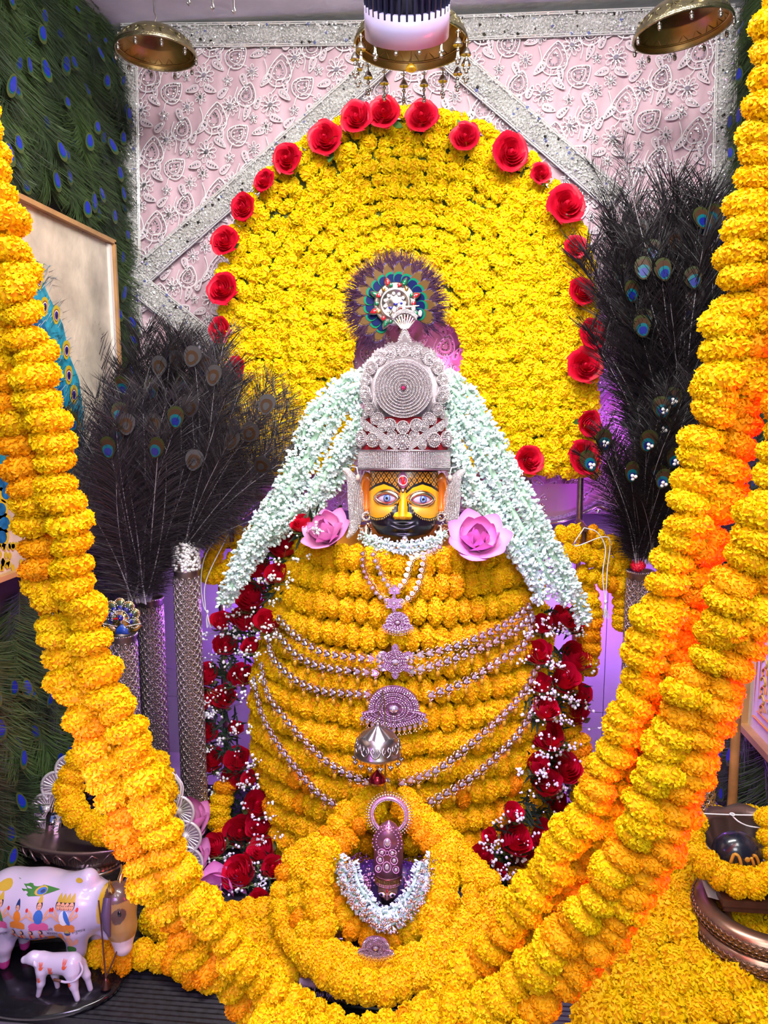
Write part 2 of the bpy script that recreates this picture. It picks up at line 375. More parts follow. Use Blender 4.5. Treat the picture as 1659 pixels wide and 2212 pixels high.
for _i, (_F, _m) in enumerate(emb.F):
    _c = _V[_F].mean(1); emb.F[_i] = (_F[(_c[:, 0] > xa + .005) & (_c[:, 0] < xb - .005) & (_c[:, 2] > za + .005) & (_c[:, 2] < zb - .01)], _m)
part('embroidery', emb, [M_sheer, M_seq, mat('sheer_leaf', (.70, .55, .61), .5)], cloth, kind='stuff')
# silver jewelled bands
M_band = mat('silver_band', (.90, .87, .84), .4, .1, bump=.8, bscale=420, vor=1, noise=160, namp=.5)
M_bead = mat('silver_bead', (.95, .94, .92), .15, .35)
M_bead_b = mat('blue_glass', (.25, .28, .6), .1, .4); M_bead_d = mat('dark_glass', (.08, .07, .06), .1, .6)
oct_ = MB(); oct_.add([[1, 0, 0], [-1, 0, 0], [0, 1, 0], [0, -1, 0], [0, 0, 1], [0, 0, -1]], [[0, 2, 4], [2, 1, 4], [1, 3, 4], [3, 0, 4], [2, 0, 5], [1, 2, 5], [3, 1, 5], [0, 3, 5]])
def band(a, b, wpx, seed, parent, off=.016, dens=1.0):
    r = random.Random(seed); a, b = CL(*a, off), CL(*b, off); w = S(YCL) * wpx
    t = (b - a); Ln = t.length; t = t.normalized(); n = Vector((0, -1, 0)); s = n.cross(t).normalized()
    mb = MB(); k = max(4, int(Ln / .04)); G = np.zeros((k + 1, 5, 3))
    for i in range(k + 1):
        wob = .003 * math.sin(i * 1.3 + seed)
        for j in range(5):
            q = a + t * (Ln * i / k) + s * (w * (j / 4 - .5)); G[i, j] = (q.x, q.y - (.004 if 0 < j < 4 else -.008) + wob, q.z)
    mb.grid(G)
    for e in (-.5, .5, -.42, .42):
        mb.tube([a + t * (Ln * i / k) + s * (w * e) + Vector((0, -.004, 0)) for i in range(k + 1)], .0022, 5, 1)
    mats = [[], [], []]
    for _ in range(int(Ln / .0105 * w / .0105 * 1.3 * dens)):
        q = a + t * r.uniform(0, Ln) + s * r.uniform(-.47, .47) * w + Vector((0, -.006, 0)); u = r.random()
        m = np.array(TRS(q, (r.uniform(0, 6), r.uniform(0, 6), r.uniform(0, 6)), r.uniform(.0024, .0052) * (1.5 if u > .93 else 1)))
        mats[0 if u < .965 else (1 if u > .985 else 2)].append(m)
    for i, mm_ in enumerate(mats):
        if mm_: mb.inst(oct_, mm_, i + 1)
    return part('silver_band', mb, [M_band, M_bead, M_bead_b, M_bead_d], parent, smooth=False)
band((262, 78), (800, 72), 44, 1, cloth); band((970, 62), (1585, 38), 44, 2, cloth); band((800, 72), (970, 62), 44, 11, cloth)
band((276, 70), (286, 720), 40, 3, cloth); band((1572, 20), (1560, 420), 40, 4, cloth)
band((292, 606), (830, 128), 46, 5, cloth, .03); band((940, 95), (1330, 432), 46, 6, cloth, .03)
band((280, 600), (470, 752), 46, 7, cloth, .03); band((1440, 690), (1262, 858), 46, 8, cloth, .03)
# scalloped lower valance
val = thing('scalloped_valance', 'purple lit scalloped cloth valance with silver edge below the arch', 'valance')
for (x0, x1, y0, sag) in ((1085, 1420, 1045, 60), (430, 640, 1045, 50)):
    vb = MB(); k = 24; G = np.zeros((k, 6, 3)); edge = []
    for i in range(k):
        u = i / (k - 1); bot = y0 + 45 + 40 * abs(math.sin(u * PI * 1.5 + .2))
        for j in range(6):
            q = CL(x0 + (x1 - x0) * u, y0 + (bot - y0) * j / 5, .02 + .01 * math.sin(u * 20)); G[i, j] = q
        edge.append(Vector(G[i, 5]))
    vb.grid(G); G2 = G.copy(); G2[..., 1] += .004; vb.grid(G2)
    part('valance_cloth', vb, M_pink, val)
    eb = MB(); eb.tube(edge, .006, 6, 0); eb.tube([e + Vector((0, -.002, .018)) for e in edge], .008, 6, 1)
    part('valance_trim', eb, [M_silver, M_band], val)
# ------------------------------------------------------------------ flowers
def petal9(rng, p, n, t, L, w, curl):
    # nine point petal: starts inside, leaves along n, tip folds over to t
    b = np.cross(n, t); base = p - n * L * .55; mid = p + n * L * .12; tip = p + n * L * .30 * (1 - curl) + t * L * .55 * curl + n * L * .12
    V = []
    for c, ww, j in ((base, .35, 0), (mid, .85, .05), (tip, 1.0, .14)):
        for q in (-1, 0, 1): V.append(c + b * (q * w * ww * .5) + n * (rng.normal() * j * L) - t * (abs(q) * .1 * L * (j > .1)))
    return V
F9 = np.array([[0, 1, 4, 3], [1, 2, 5, 4], [3, 4, 7, 6], [4, 5, 8, 7]])
def marigold(seed, n=190, flat=.62, hemi=False, L=.24, w=.19):
    rng = np.random.default_rng(seed); mb = MB(); V = []; F = []
    rad = np.array([1, 1, flat])
    mb.ell((0, 0, 0), rad * (.74 if hemi else .86), 12, 8, 1)
    for i in range(n):
        zc = 1 - (2 if not hemi else 1.25) * (i + .5) / n; a = i * 2.39996 + rng.normal() * .12; r = math.sqrt(max(0, 1 - zc * zc))
        d = np.array([r * math.cos(a), r * math.sin(a), zc]) + rng.normal(size=3) * .05; d /= np.linalg.norm(d)
        bumpy = 1 + .05 * math.sin(3 * a + seed) * r
        p = d * rad * (.86 if hemi else .92) * bumpy; nn = d / rad; nn /= np.linalg.norm(nn)
        t = rng.normal(size=3) + np.array([0, 0, -.6 if hemi else 0]); t -= nn * t.dot(nn); t /= np.linalg.norm(t)
        F.append(F9 + len(V)); V += petal9(rng, p, nn, t, L * rng.uniform(.8, 1.15), w * rng.uniform(.8, 1.25), rng.uniform(.3, .95))
    mb.add(V, np.vstack(F), 0); return mb
MG = [marigold(i, 480).mesh('marigold', [M_marigold, M_core], False) for i in range(6)]
MG_OR = [marigold(10 + i, 420).mesh('orange_marigold', [M_marigold_or, M_core], False) for i in range(3)]
MG_LOW = [marigold(20 + i, 260, L=.28, w=.25).mesh('marigold_small', [M_marigold, M_core], False) for i in range(4)]
MG_ROUND = [marigold(30 + i, 520, flat=.82).mesh('marigold_round', [M_marigold, M_core], False) for i in range(4)]
def garland(name, label, pts, R, step, group=None, meshes=MG, seed=0, jit=.10, cat='garland', squash=1.0, orange=0.0, rvar=.08):
    r = random.Random(seed); path = spline(pts, step); tg = tangents(path)
    g = thing(name, label, cat, path[-1] if path[-1].z < path[0].z else path[0], group=group); inv = g.matrix_basis.inverted()
    cord = MB(); cord.tube([inv @ p for p in path], .0012, 4); part('cord', cord, M_thread, g)
    for p, t in zip(path, tg):
        d = t + Vector((r.uniform(-1, 1), r.uniform(-1, 1), r.uniform(-1, 1))) * jit * 1.6
        off = Vector((r.uniform(-1, 1), r.uniform(-1, 1), r.uniform(-1, 1))) * jit * R
        s = R * r.uniform(1 - rvar, 1 + rvar)
        M = frame(p + off, d, (r.uniform(-1, 1), r.uniform(-1, 1), r.uniform(-1, 1)), (s, s, s * squash))
        ms = MG_OR if r.random() < orange else meshes
        link('marigold', r.choice(ms), g, inv @ M)
    return g
# ---- rose
def rose_petal(mb, th0, w, r0, h, flare, curl, nu=7, nv=7, spiral=.12, zb=0.0, rng=None):
    u = np.linspace(-1, 1, nu)[:, None]; v = np.linspace(0, 1, nv)[None]
    th = th0 + u * w * (.45 + .55 * np.sin(np.clip(v * 1.1, 0, 1) * PI / 2))
    rr = r0 * (.18 + .82 * np.sin(np.clip(v * 1.25, 0, 1) * PI / 2) ** .8) * (1 + spiral * u) + flare * np.clip(v - .55, 0, 1) ** 1.5 * 2.2
    z = zb + h * v * (1 - .16 * u ** 2 * v) - curl * np.clip(v - .72, 0, 1) ** 1.4 * 3.0 * (1 - .3 * u ** 2)
    if rng is not None: z = z + rng.normal() * .02 * v + .035 * np.sin(u * 5 + rng.uniform(0, 6)) * v ** 2; rr = rr * (1 + .05 * np.sin(u * 4 + rng.uniform(0, 6)) * v)
    G = np.stack([rr * np.cos(th), rr * np.sin(th), z], -1); mb.grid(G, 0)
def rose_inner(seed, openness=.5):
    rng = np.random.default_rng(seed); mb = MB()
    for k in range(13):
        f = k / 12; r0 = .10 + .50 * f; rose_petal(mb, k * 2.1 + rng.uniform(-.2, .2), 1.25 - .3 * f, r0, 1.02 - .05 * f - .1 * openness * f, .10 * f * openness, .12 * f * openness, spiral=.20, rng=rng)
    mb.ell((0, 0, .45), (.16, .16, .48), 8, 6)
    return mb
def rose_outer(seed, openness):
    rng = np.random.default_rng(seed); mb = MB(); rose_petal(mb, 0, .95, .74, .98 - .12 * openness, .22 * openness, .22 * openness, 9, 8, .08, rng=rng); return mb
def sepal_mesh():
    mb = MB(); v = np.linspace(0, 1, 6)[:, None]; u = np.linspace(-1, 1, 3)[None]
    wd_ = .16 * np.sin(np.clip(v * .9 + .1, 0, 1) * PI); G = np.stack([.30 + .55 * np.sin(v * 1.9) + 0 * u, wd_ * u, -.02 + .62 * v + .03 * np.abs(u)], -1); mb.grid(G); return mb.mesh('sepal', M_sepal)
R_IN = [rose_inner(i, .5).mesh('rose_bloom', M_rose) for i in range(4)]; R_IN_OPEN = [rose_inner(i + 9, 1.2).mesh('open_rose_bloom', M_rose) for i in range(4)]
R_OUT = [rose_outer(i, .5).mesh('rose_petal', M_rose) for i in range(3)]; R_OUT_OPEN = [rose_outer(i + 5, 1.5).mesh('open_rose_petal', M_rose) for i in range(3)]
SEPAL = sepal_mesh()
def rose_parts(parent, r, is_open, n_out=5, n_sep=3, M=None):
    M = M or Matrix.Identity(4)
    link('petals', r.choice(R_IN_OPEN if is_open else R_IN), parent, M)
    for k in range(n_out):
        link('petal', r.choice(R_OUT_OPEN if is_open else R_OUT), parent, M @ TRS((0, 0, -.03), (0, 0, k * 2 * PI / n_out + r.uniform(-.25, .25)), (1, 1, r.uniform(.9, 1.05))))
    for k in range(n_sep):
        link('sepal', SEPAL, parent, M @ TRS((0, 0, -.05), (0, 0, k * 2 * PI / n_sep + r.uniform(-.4, .4)), (1.06, 1.2, 1)))
# ---- lotus
def lotus_petal(w, h, cup, flare, pale):
    mb = MB(); u = np.linspace(-1, 1, 9)[:, None]; v = np.linspace(0, 1, 11)[None]
    wid = w * np.sin(PI * np.clip(.06 + .9 * v, 0, 1)) ** .8 * (1 - .5 * v ** 3)
    x = wid * u; out = cup * np.sin(v * PI * .62) + flare * v ** 2 - .16 * w * u ** 2 * np.sin(v * PI); z = h * v - flare * .5 * v ** 3
    G = np.stack([out + 0 * u, x + 0 * v, z + 0 * u], -1)
    c0, c1 = np.array((.92, .44, .72)), np.array((.82, .12, .52)); f = np.clip(v ** 1.3 * .8 + .1 * np.abs(u) + pale, 0, 1)[..., None]
    stripe = 1 - .10 * (np.sin(u * 14) ** 2)[..., None] + 0 * v[..., None]
    mb.grid(G, 0, col=(c0 * (1 - f) + c1 * f) * stripe); return mb.mesh('lotus_petal', M_lotus)
LOT = [lotus_petal(.42, 1.0, .34, -.14, .05), lotus_petal(.50, 1.02, .66, .0, -.05), lotus_petal(.54, .90, .82, .38, -.2)]
def lotus(name, label, loc, z, R, seed, openness=1.0, rings=None):
    R *= .86
    r = random.Random(seed); g = tag(link(name, None, None, frame(loc, z, (1, 0, 0), R)), label, 'lotus', 'pink lotus flowers')
    for ring, n, sc in ((0, 6, 1.0), (1, 7, 1.08), (2, 7, 1.12 * openness)):
        for k in range(n):
            link('petal', LOT[ring], g, TRS((0, 0, .04 * (2 - ring)), (0, r.uniform(-.06, .06) + (.16 * ring * (openness - 1)), 2 * PI * k / n + ring * .45 + r.uniform(-.12, .12)), sc * r.uniform(.92, 1.06)))
    cb = MB(); cb.ell((0, 0, .15), (.16, .16, .25), 10, 6); part('flower_heart', cb, M_gold, g); return g
# ---- jasmine strands: buds and small open blossoms in one strand
def bud(seed):
    mb = MB(); c = np.array((.80, .97, .94))
    mb.lathe([(.02, 0), (.16, .1), (.20, .5), (.42, .95), (.44, 1.25), (.22, 1.6), (.02, 1.75)], 6); mb.C[-1][:, :3] = c; mb.hascol = True
    mb.C[-1][:12, :3] = (.66, .90, .72)
    return mb
def blossom():
    mb = MB(); mb.lathe([(.06, 0), (.10, .5), (.16, 1.0)], 5); mb.C[-1][:, :3] = (.70, .92, .78); mb.hascol = True
    for k in range(6):
        a = k * PI / 3; V = np.array([[0.08, 0, 1.0], [.45, -.24, 1.25], [.45, .24, 1.25], [.85, 0, 1.25]]); R = np.array(Matrix.Rotation(a, 3, 'Z'))
        mb.add(V @ R.T, [[0, 1, 3, 2]], 0, np.tile((.84, .95, .97), (4, 1)))
    return mb
BUD, BLOSSOM = bud(0), blossom()
M_stem = mat('jasmine_stem', (.45, .66, .50), .7)
def jasmine_strand(parent, pts, R, seed, dens=1.0, name='jasmine_strand'):
    r = random.Random(seed); path = spline(pts, .006); tg = tangents(path); mb = MB(); A, B = [], []
    for p, t in zip(path, tg):
        for _ in range(int(6 * dens + r.random())):
            d = Vector((r.gauss(0, 1), r.gauss(0, 1), r.gauss(0, 1))); d = (d - t * d.dot(t)).normalized()
            ax = (d + t * r.uniform(-.2, .7)).normalized(); m = np.array(frame(p + d * R * r.uniform(.1, .45), ax, (r.random(), r.random(), .3), R * r.uniform(.30, .42)))
            (A if r.random() < .68 else B).append(m)
    mb.inst(BUD, A); mb.inst(BLOSSOM, B)
    core = MB(); mb.tube(path, R * .3, 6, 1); mb.C[-1][:, :3] = (.35, .6, .45)
    inv = parent.matrix_basis.inverted()
    o = part(name, mb, [M_jas, M_stem], parent, inv, kind='stuff'); return o
# ------------------------------------------------------------------ flower arch behind the statue
YA = 2.52; sA = S(YA)
def arch_row(r, ybot, n=None):
    f = (r - 118) / (398 - 118); cx = 880 - 2 * f; cy = 772 + (640 - 772) * f; pts = []
    for y in np.arange(ybot, cy, -6): pts.append((cx - r - (-4 * f + 0), y))
    for a in np.linspace(PI, 0, 80): pts.append((cx + r * math.cos(a), cy - r * math.sin(a)))
    for y in np.arange(cy, ybot, 6): pts.append((cx + r + 6 * f * (y - cy) / 300, y))
    return pts
arch = thing('flower_arch', 'tall arch backdrop packed with yellow flower rows behind the statue', 'floral arch', P(880, 1030, YA + .03))
inv = arch.matrix_basis.inverted()
ob = MB(); o_in = arch_row(122, 1022); o_out = arch_row(388, 1022)
k = 60; A_ = [o_in[int(i)] for i in np.linspace(0, len(o_in) - 1, k)]; B_ = [o_out[int(i)] for i in np.linspace(0, len(o_out) - 1, k)]
Gf = np.array([[inv @ P(x, y, YA + .022) for x, y in A_], [inv @ P(x, y, YA + .022) for x, y in B_]]); Gb = np.array([[inv @ P(x, y, YA + .05) for x, y in A_], [inv @ P(x, y, YA + .05) for x, y in B_]])
ob.grid(Gf); ob.grid(Gb[::-1]); ob.grid(np.array([Gf[1], Gb[1]])); ob.grid(np.array([Gb[0], Gf[0]]))
part('arch_board', ob, mat('board_green', (.10, .12, .02), .9), arch)
HE = [marigold(40 + i, 46, flat=.8, hemi=True, L=.55, w=.62) for i in range(4)]
for h in HE: h.V = [v + 0 for v in h.V]
HEm = [h.mesh('arch_flower', [M_lemon, M_core], False) for h in HE]
r_ = random.Random(5); rows = np.arange(128, 400, 19.2)
fr = 14.2 * sA
for ri, r in enumerate(rows):
    pts = [Vector((x, y, 0)) for x, y in arch_row(r, 1022 if ri < 12 else 1030)]
    L = [0]
    for i in range(1, len(pts)): L.append(L[-1] + (pts[i] - pts[i - 1]).length)
    n = int(L[-1] / 20); mats = [[] for _ in HE]
    for q in range(n):
        s = L[-1] * (q + .5) / n; i = np.searchsorted(L, s); p = pts[min(i, len(pts) - 1)]
        w = P(p.x + r_.uniform(-4, 4), p.y + r_.uniform(-4, 4), YA + r_.uniform(-.008, .012) + (.010 if ri % 2 else 0))
        m = inv @ frame(w, (r_.uniform(-.4, .4), -1, r_.uniform(-.3, .5)), (r_.uniform(-1, 1), 0, r_.uniform(-1, 1)), fr * r_.uniform(.85, 1.2))
        if ri >= len(rows) - 3 and n: link('flower', HEm[q % 4], arch, m)
        else: mats[q % 4].append(np.array(m))
    if ri < len(rows) - 3:
        mb = MB()
        for h, ml in zip(HE, mats):
            if ml: mb.inst(h, ml)
        part('flower_row', mb, [M_lemon, M_core], arch, kind='stuff', smooth=False)
# roses pinned along the rim of the arch
ROSES = [(515, 798, 24, 'rose pinned lowest on the left rim of arch, half hidden by feathers'), (484, 714, 26, 'rose on left rim of arch just above the grey feathers'),
 (488, 629, 32, 'wide rose on left rim of arch with outspread petals'), (491, 526, 28, 'rose on left rim of arch level with the diagonal silver band'),
 (532, 450, 26, 'small rose on upper left rim of arch below a narrow rose'), (577, 396, 22, 'narrow tall rose on upper left rim of the arch'),
 (626, 348, 28, 'dark rose on upper left rim of arch, third from the top pair'), (706, 305, 32, 'large rose with green leaf on upper left rim of arch'),
 (773, 260, 30, 'rose at top of arch, left of the pointed one'), (831, 252, 30, 'pointed rose at very top of arch under the hanging lamp'),
 (913, 259, 30, 'rose at top of arch, right of the hanging lamp'), (1006, 303, 27, 'dark rose on upper right rim of arch next to the top ones'),
 (1094, 333, 34, 'large rose with drooping petal on upper right rim of arch'), (1166, 378, 19, 'smallest rose on upper right rim of the arch'),
 (1215, 451, 36, 'large spread rose on right rim of arch by the silver band'), (1241, 537, 21, 'rose on right rim of arch touching the black feathers'),
 (1250, 634, 26, 'rose on right rim of arch below the feathers, deep red'), (1271, 726, 28, 'rose on right rim of arch before the pink cloth'),
 (1258, 793, 33, 'large round rose on right rim of the arch'), (1266, 915, 25, 'rose on lower right rim of arch beside peacock feather eyes'),
 (1252, 991, 34, 'big rose at the lower right corner of the arch'), (1138, 996, 28, 'rose at bottom edge of arch beside the white jasmine')]
LEAFM = MB(); v = np.linspace(0, 1, 7)[:, None]; u = np.linspace(-1, 1, 3)[None]
LEAFM.grid(np.stack([v * 1.0 + 0 * u, .22 * np.sin(PI * np.clip(v, .02, 1)) * u, .25 * v ** 2 - .06 * np.abs(u) * 0 + .05 * np.abs(u)], -1)); LEAFm = LEAFM.mesh('rose_leaf', M_leaf)
for i, (x, y, r, lab) in enumerate(ROSES):
    q = random.Random(i + 3); R = r * sA * 1.14
    d = Vector((q.uniform(-.25, .25) + (x - 880) / 1400, -1, q.uniform(-.05, .3)))
    g = tag(link('red_rose', None, None, frame(P(x, y, YA - .030), d, (q.uniform(-1, 1), 0, q.uniform(-1, 1)), (R, R, R * .85))), 'red ' + lab, 'rose', 'red roses pinned round the flower arch')
    rose_parts(g, q, True, 6, 2)
    if i % 2: link('leaf', LEAFm, g, TRS((.5, .2, .1), (0, 0, q.uniform(0, 6)), .9))
# iron posts that carry the arch
for x, lab in ((1255, 'thin dark metal post under right end of the flower arch'), (470, 'thin dark metal post under left end of the flower arch')):
    pb = MB(); a, b = P(x, 1020, YA + .02), P(x, 1140, YA + .02); pb.tube([(a.x, a.y, ZP), (a.x, a.y, a.z + .05)], .011, 10); pb.torus((a.x, a.y, b.z + .02), .014, .003, 16, 6); pb.torus((a.x, a.y, b.z - .02), .014, .003, 16, 6)
    solo('arch_post', pb, M_silver_d, lab, 'post')
# ------------------------------------------------------------------ the statue
YC = 2.30                                    # body axis depth
XC = P(862, 1500, 2.05).x
_rows = [(1214, 640, 1100), (1262, 606, 1116), (1316, 594, 1138), (1370, 586, 1152), (1424, 568, 1162), (1478, 550, 1170), (1532, 536, 1178), (1586, 528, 1184), (1640, 532, 1188), (1694, 542, 1192), (1748, 556, 1196), (1802, 572, 1200), (1856, 585, 1205), (1906, 600, 1200)]
def _prof():
    out = []
    for py, l, r in _rows:
        z = P(862, py, 2.03).z; a = (r - l) / 2 * S(2.22) + .012; out.append((z, a))
    return out
_pz = _prof(); _zz = np.array([p[0] for p in _pz])[::-1]; _aa = np.array([p[1] for p in _pz])[::-1]
def body_ab(z):
    a = float(np.interp(z, _zz, _aa)); return a, .15 + .33 * (a - .25) + .10
def bodyP(px, py, off=0.0):
    d = ray(px, py); best = None
    lo, hi = 1.7, YC
    for Y in np.linspace(1.75, YC, 120):
        q = CAM + d * (Y / d.y)
        if q.z < ZP + .03: return q
        a, b = body_ab(q.z); a += off; b += off; e = ((q.x - XC) / a) ** 2 + ((q.y - YC) / b) ** 2
        if e <= 1: return q
    q = CAM + d * (YC / d.y)
    return q if q.z > ZP + .03 else PZ(px, py, ZP + .03)
M_robe = mat('orange_robe', (.55, .20, .01), .9)
statue = thing('shrine_statue', 'garlanded statue with yellow and black face and tall diamond crown', 'statue', (XC, YC, ZP))
sinv = statue.matrix_basis.inverted()
bb = MB(); zz = np.linspace(ZP - .002, _zz[-1] + .03, 24); G = []
for z in zz:
    a, b = body_ab(z); k = .86; t = np.linspace(0, 2 * PI, 40, endpoint=False)
    G.append(np.column_stack([XC + a * k * np.cos(t), YC + b * k * np.sin(t), np.full(40, z)]))
G.append(np.column_stack([XC + .1 * np.cos(t), YC + .07 * np.sin(t), np.full(40, zz[-1] + .02)])); G.append(np.column_stack([XC + .0 * np.cos(t), YC + .0 * np.sin(t), np.full(40, zz[-1] + .02)]))
bb.grid(np.array(G), close_v=True); part('robe', bb, M_robe, statue, sinv)
# --- head in pixel units, anchor at crown base
YH = 2.13; sH = S(YH); HA = P(873, 1010, YH)
HM = sinv @ TRS(HA, (math.radians(-4), 0, math.radians(2)), sH)
M_face = mat('painted_face', (.9, .43, .01), .30, vcol=True, coat=.15)
na, nz = 300, 300
zs = np.linspace(14, -161.5, nz); 
hw = np.interp(-zs, [-14, 0, 50, 95, 115, 128, 140, 150, 157, 160, 161.5], [70, 72, 74.5, 74, 71, 65, 55, 42, 27, 14, 3]); dp = np.interp(-zs, [-14, 20, 60, 100, 120, 140, 152, 159, 161.5], [56, 60, 60, 63, 63, 56, 44, 26, 8])
an = np.linspace(-PI * .62, PI * .62, na); sn = np.sin(an); cs = np.cos(an)
X = hw[:, None] * np.sign(sn) * np.abs(sn)[None] ** .85; Z = zs[:, None] + 0 * X; Y = -dp[:, None] * np.sign(cs) * np.abs(cs)[None] ** .72
g2 = lambda x, z, sx, sz: np.exp(-(x / sx) ** 2 - (z / sz) ** 2)
nw = np.interp(-Z, [40, 62, 90, 100, 108], [5, 6, 7.5, 9, 8]); nh = np.interp(-Z, [34, 55, 70, 98, 103, 108], [0, 6, 11, 24, 20, 0]); front = np.cos(an)[None] > 0
disp = nh * np.exp(-(np.abs(X) / nw) ** 3) + 10 * (g2(X - 13, Z + 100, 6, 5) + g2(X + 13, Z + 100, 6, 5))
disp -= 7 * (g2(X - 36, Z + 64, 24, 12) + g2(X + 32, Z + 63, 24, 12)); disp += 5 * (g2(X - 36, Z + 90, 22, 14) + g2(X + 34, Z + 90, 22, 14))
lipw = np.clip(1 - (X / 27) ** 2, 0, 1)
lz = Z + 122 - 5 * (X / 27) ** 2
disp += lipw * (4 * np.exp(-((lz - 4.5) / 3.4) ** 2) + 5 * np.exp(-((lz + 5) / 4.2) ** 2) - 2.5 * np.exp(-(lz / 1.4) ** 2)); disp += 7 * g2(X, Z + 146, 20, 9) - 3 * g2(X, Z + 135, 22, 4)
disp += 2.5 * (g2(X - 33, Z + 118, 6, 8) + g2(X + 33, Z + 118, 6, 8))
Y = Y - disp * front
face_y = lambda x, z: -float(np.interp(-z, [-14, 20, 60, 100, 120, 140, 152, 159, 161.5], [56, 60, 60, 63, 63, 56, 44, 26, 8])) * max(0.02, 1 - min(.999, abs(x) / 74.5) ** 2.35) ** .36
yel = np.array((1.0, .50, .008)); blk = np.array((.006, .005, .012)); C = np.tile(yel, (nz, na, 1)).astype(float)
ax = np.abs(X)
bl = g2(ax - 42, Z + 90, 18, 10)[..., None] * .55; C = C * (1 - bl) + np.array((.95, .30, .10)) * bl
B = np.interp(ax, [6, 10, 16, 26, 40, 56, 75], [-60, -66, -76, -92, -102, -105, -101])
nosehw = np.interp(-Z, [50, 62, 90, 94, 100, 104], [8, 8.5, 9.5, 17, 20, 17]); isnose = (ax < nosehw) & (Z > -106)
C[(Z < B) & ~isnose] = blk
brow = np.interp(ax, [0, 8, 20, 40, 58, 75], [-52, -49, -38, -31, -37, -49])
lat = Z > brow; u1 = (X / 11.5 + Z / 17.0) % 1.0; u2 = (X / 11.5 - Z / 17.0) % 1.0
lines = (np.minimum(u1, 1 - u1) < .11) | (np.minimum(u2, 1 - u2) < .11); dots = (np.abs(u1 - .5) < .13) & (np.abs(u2 - .5) < .13)
C[lat] = np.array((.75, .30, .02)); C[lat & (lines | dots)] = blk
C[(Z > -6)] = np.array((.55, .22, .02)); C[(np.abs(Z + 7) < 1.6)] = blk; C[(Z > -5) & ((X / 9.0) % 1 < .2)] = blk
C[(np.abs(Z - brow) < 3.0) & (ax > 6)] = blk
fb = MB(); fb.grid(np.stack([X, Y, Z], -1)[:, ::-1], 0, col=C[:, ::-1]); 
face = part('head', fb, M_face, statue, HM)
hb = MB(); hb.ell((0, 5, -70), (64, 50, 86), 24, 16); part('head_back', hb, M_black, statue, HM)
M_ear = mat('ear_paint', (.75, .20, .02), .3, coat=.4)
for sx in (-1, 1):
    eb = MB(); a = np.linspace(0, 2 * PI, 24, endpoint=False)
    G = []
    for rr, yy in ((1.0, 8), (1.0, -6), (.8, -14), (.6, -10), (.3, -4), (.02, -3)):
        G.append(np.column_stack([sx * (80 + rr * 13 * np.cos(a) * (1 + .15 * np.sin(a))), np.full(24, yy), -56 + rr * 46 * np.sin(a)]))
    eb.grid(np.array(G), close_v=True); part('ear', eb, M_ear, statue, HM)
    # ear ornament: cluster of small stones hanging under the ear
    jb = MB(); q = random.Random(4 + sx); ml = [[], [], []]
    for _ in range(90):
        t = q.random(); w = 6 + 9 * math.sin(PI * t); m = np.array(TRS((sx * 80 + q.uniform(-w, w), -18 + q.uniform(-6, 3), -92 - 58 * t), (q.random() * 6, q.random() * 6, 0), q.uniform(1.2, 2.8))); ml[q.randrange(3)].append(m)
    for i, m_ in enumerate(ml): jb.inst(oct_, m_, i)
    jb.torus((sx * 80, -16, -104), 8, 2.2, 16, 6, 1, TRS((0, 0, 0), (PI / 2, 0, 0))); jb.lathe([(2, 0), (9, -8), (12, -20), (10, -22), (2, -20)], 14, 0, TRS((sx * 79, -18, -122)))
    part('earring', jb, [M_rosegold, M_diamond, M_gold], statue, HM, smooth=False)
# eyes
def almond(w, h, n=36):
    t = np.linspace(0, 2 * PI, n, endpoint=False); c = np.cos(t); s = np.sin(t); return np.column_stack([w * c, h * np.sign(s) * np.abs(s) ** 1.25 * (1 - .12 * c ** 2)])
M_eyelid = mat('eye_silver', (.72, .62, .42), .2, 1.0); M_eyewhite = mat('eye_white', (.62, .50, .70), .12, coat=1); M_iris = mat('eye_blue', (.07, .13, .42), .1, coat=1); M_iris2 = mat('eye_blue_pale', (.22, .32, .62), .1, coat=1)
for ex, ez, lab in ((-32, -63, 'left'), (37, -65, 'right')):
    y0 = face_y(ex, ez) + 3; tilt = math.radians(11 if ex < 0 else -11)
    EM = TRS((ex, y0, ez), (0, 0, -tilt * 1.3), 1)
    lid = MB(); G = []
    for sc, yy, dz in ((1.0, 6, 0), (1.0, -2, 0), (.92, -7, .8), (.80, -10.5, 1.2), (.70, -10, .2), (.66, -7.5, 0)):
        p = almond(31 * sc, 18 * sc * (1.04 if sc > .8 else .78)); G.append(np.column_stack([p[:, 0], np.full(len(p), yy) + .010 * p[:, 0] ** 2 * .25, p[:, 1] + dz]))
    lid.grid(np.array(G), close_v=True); eye = part('eye', lid, M_eyelid, statue, HM @ EM)
    rb = MB(); p = almond(20.5, 9.5); rb.tube([(x, -8.5 + .0025 * x * x, z) for x, z in p], .9, 6, closed=True); p = almond(31, 18.5); rb.tube([(x, -1.5 + .0025 * x * x, z) for x, z in p], .9, 6, closed=True); part('red_liner', rb, M_redgem, eye)
    wb_ = MB(); wb_.ell((0, 0, 0), (21, 4.7, 10), 20, 10); part('eyeball', wb_, M_eyewhite, eye, TRS((0, -3, 0)))
    ib = MB(); ib.lathe([(0.01, 1.5), (3, 1.4), (3.01, 1.42)], 20, 1); ib.lathe([(3.0, 1.35), (5.2, 1.0)], 20, 2); ib.lathe([(5.1, 1.1), (7.6, .2), (7.6, -1)], 20, 0); part('iris', ib, [M_iris, M_black, M_iris2], eye, TRS((3 if ex > 0 else 1, -8.6, 0), (PI / 2, 0, 0)))
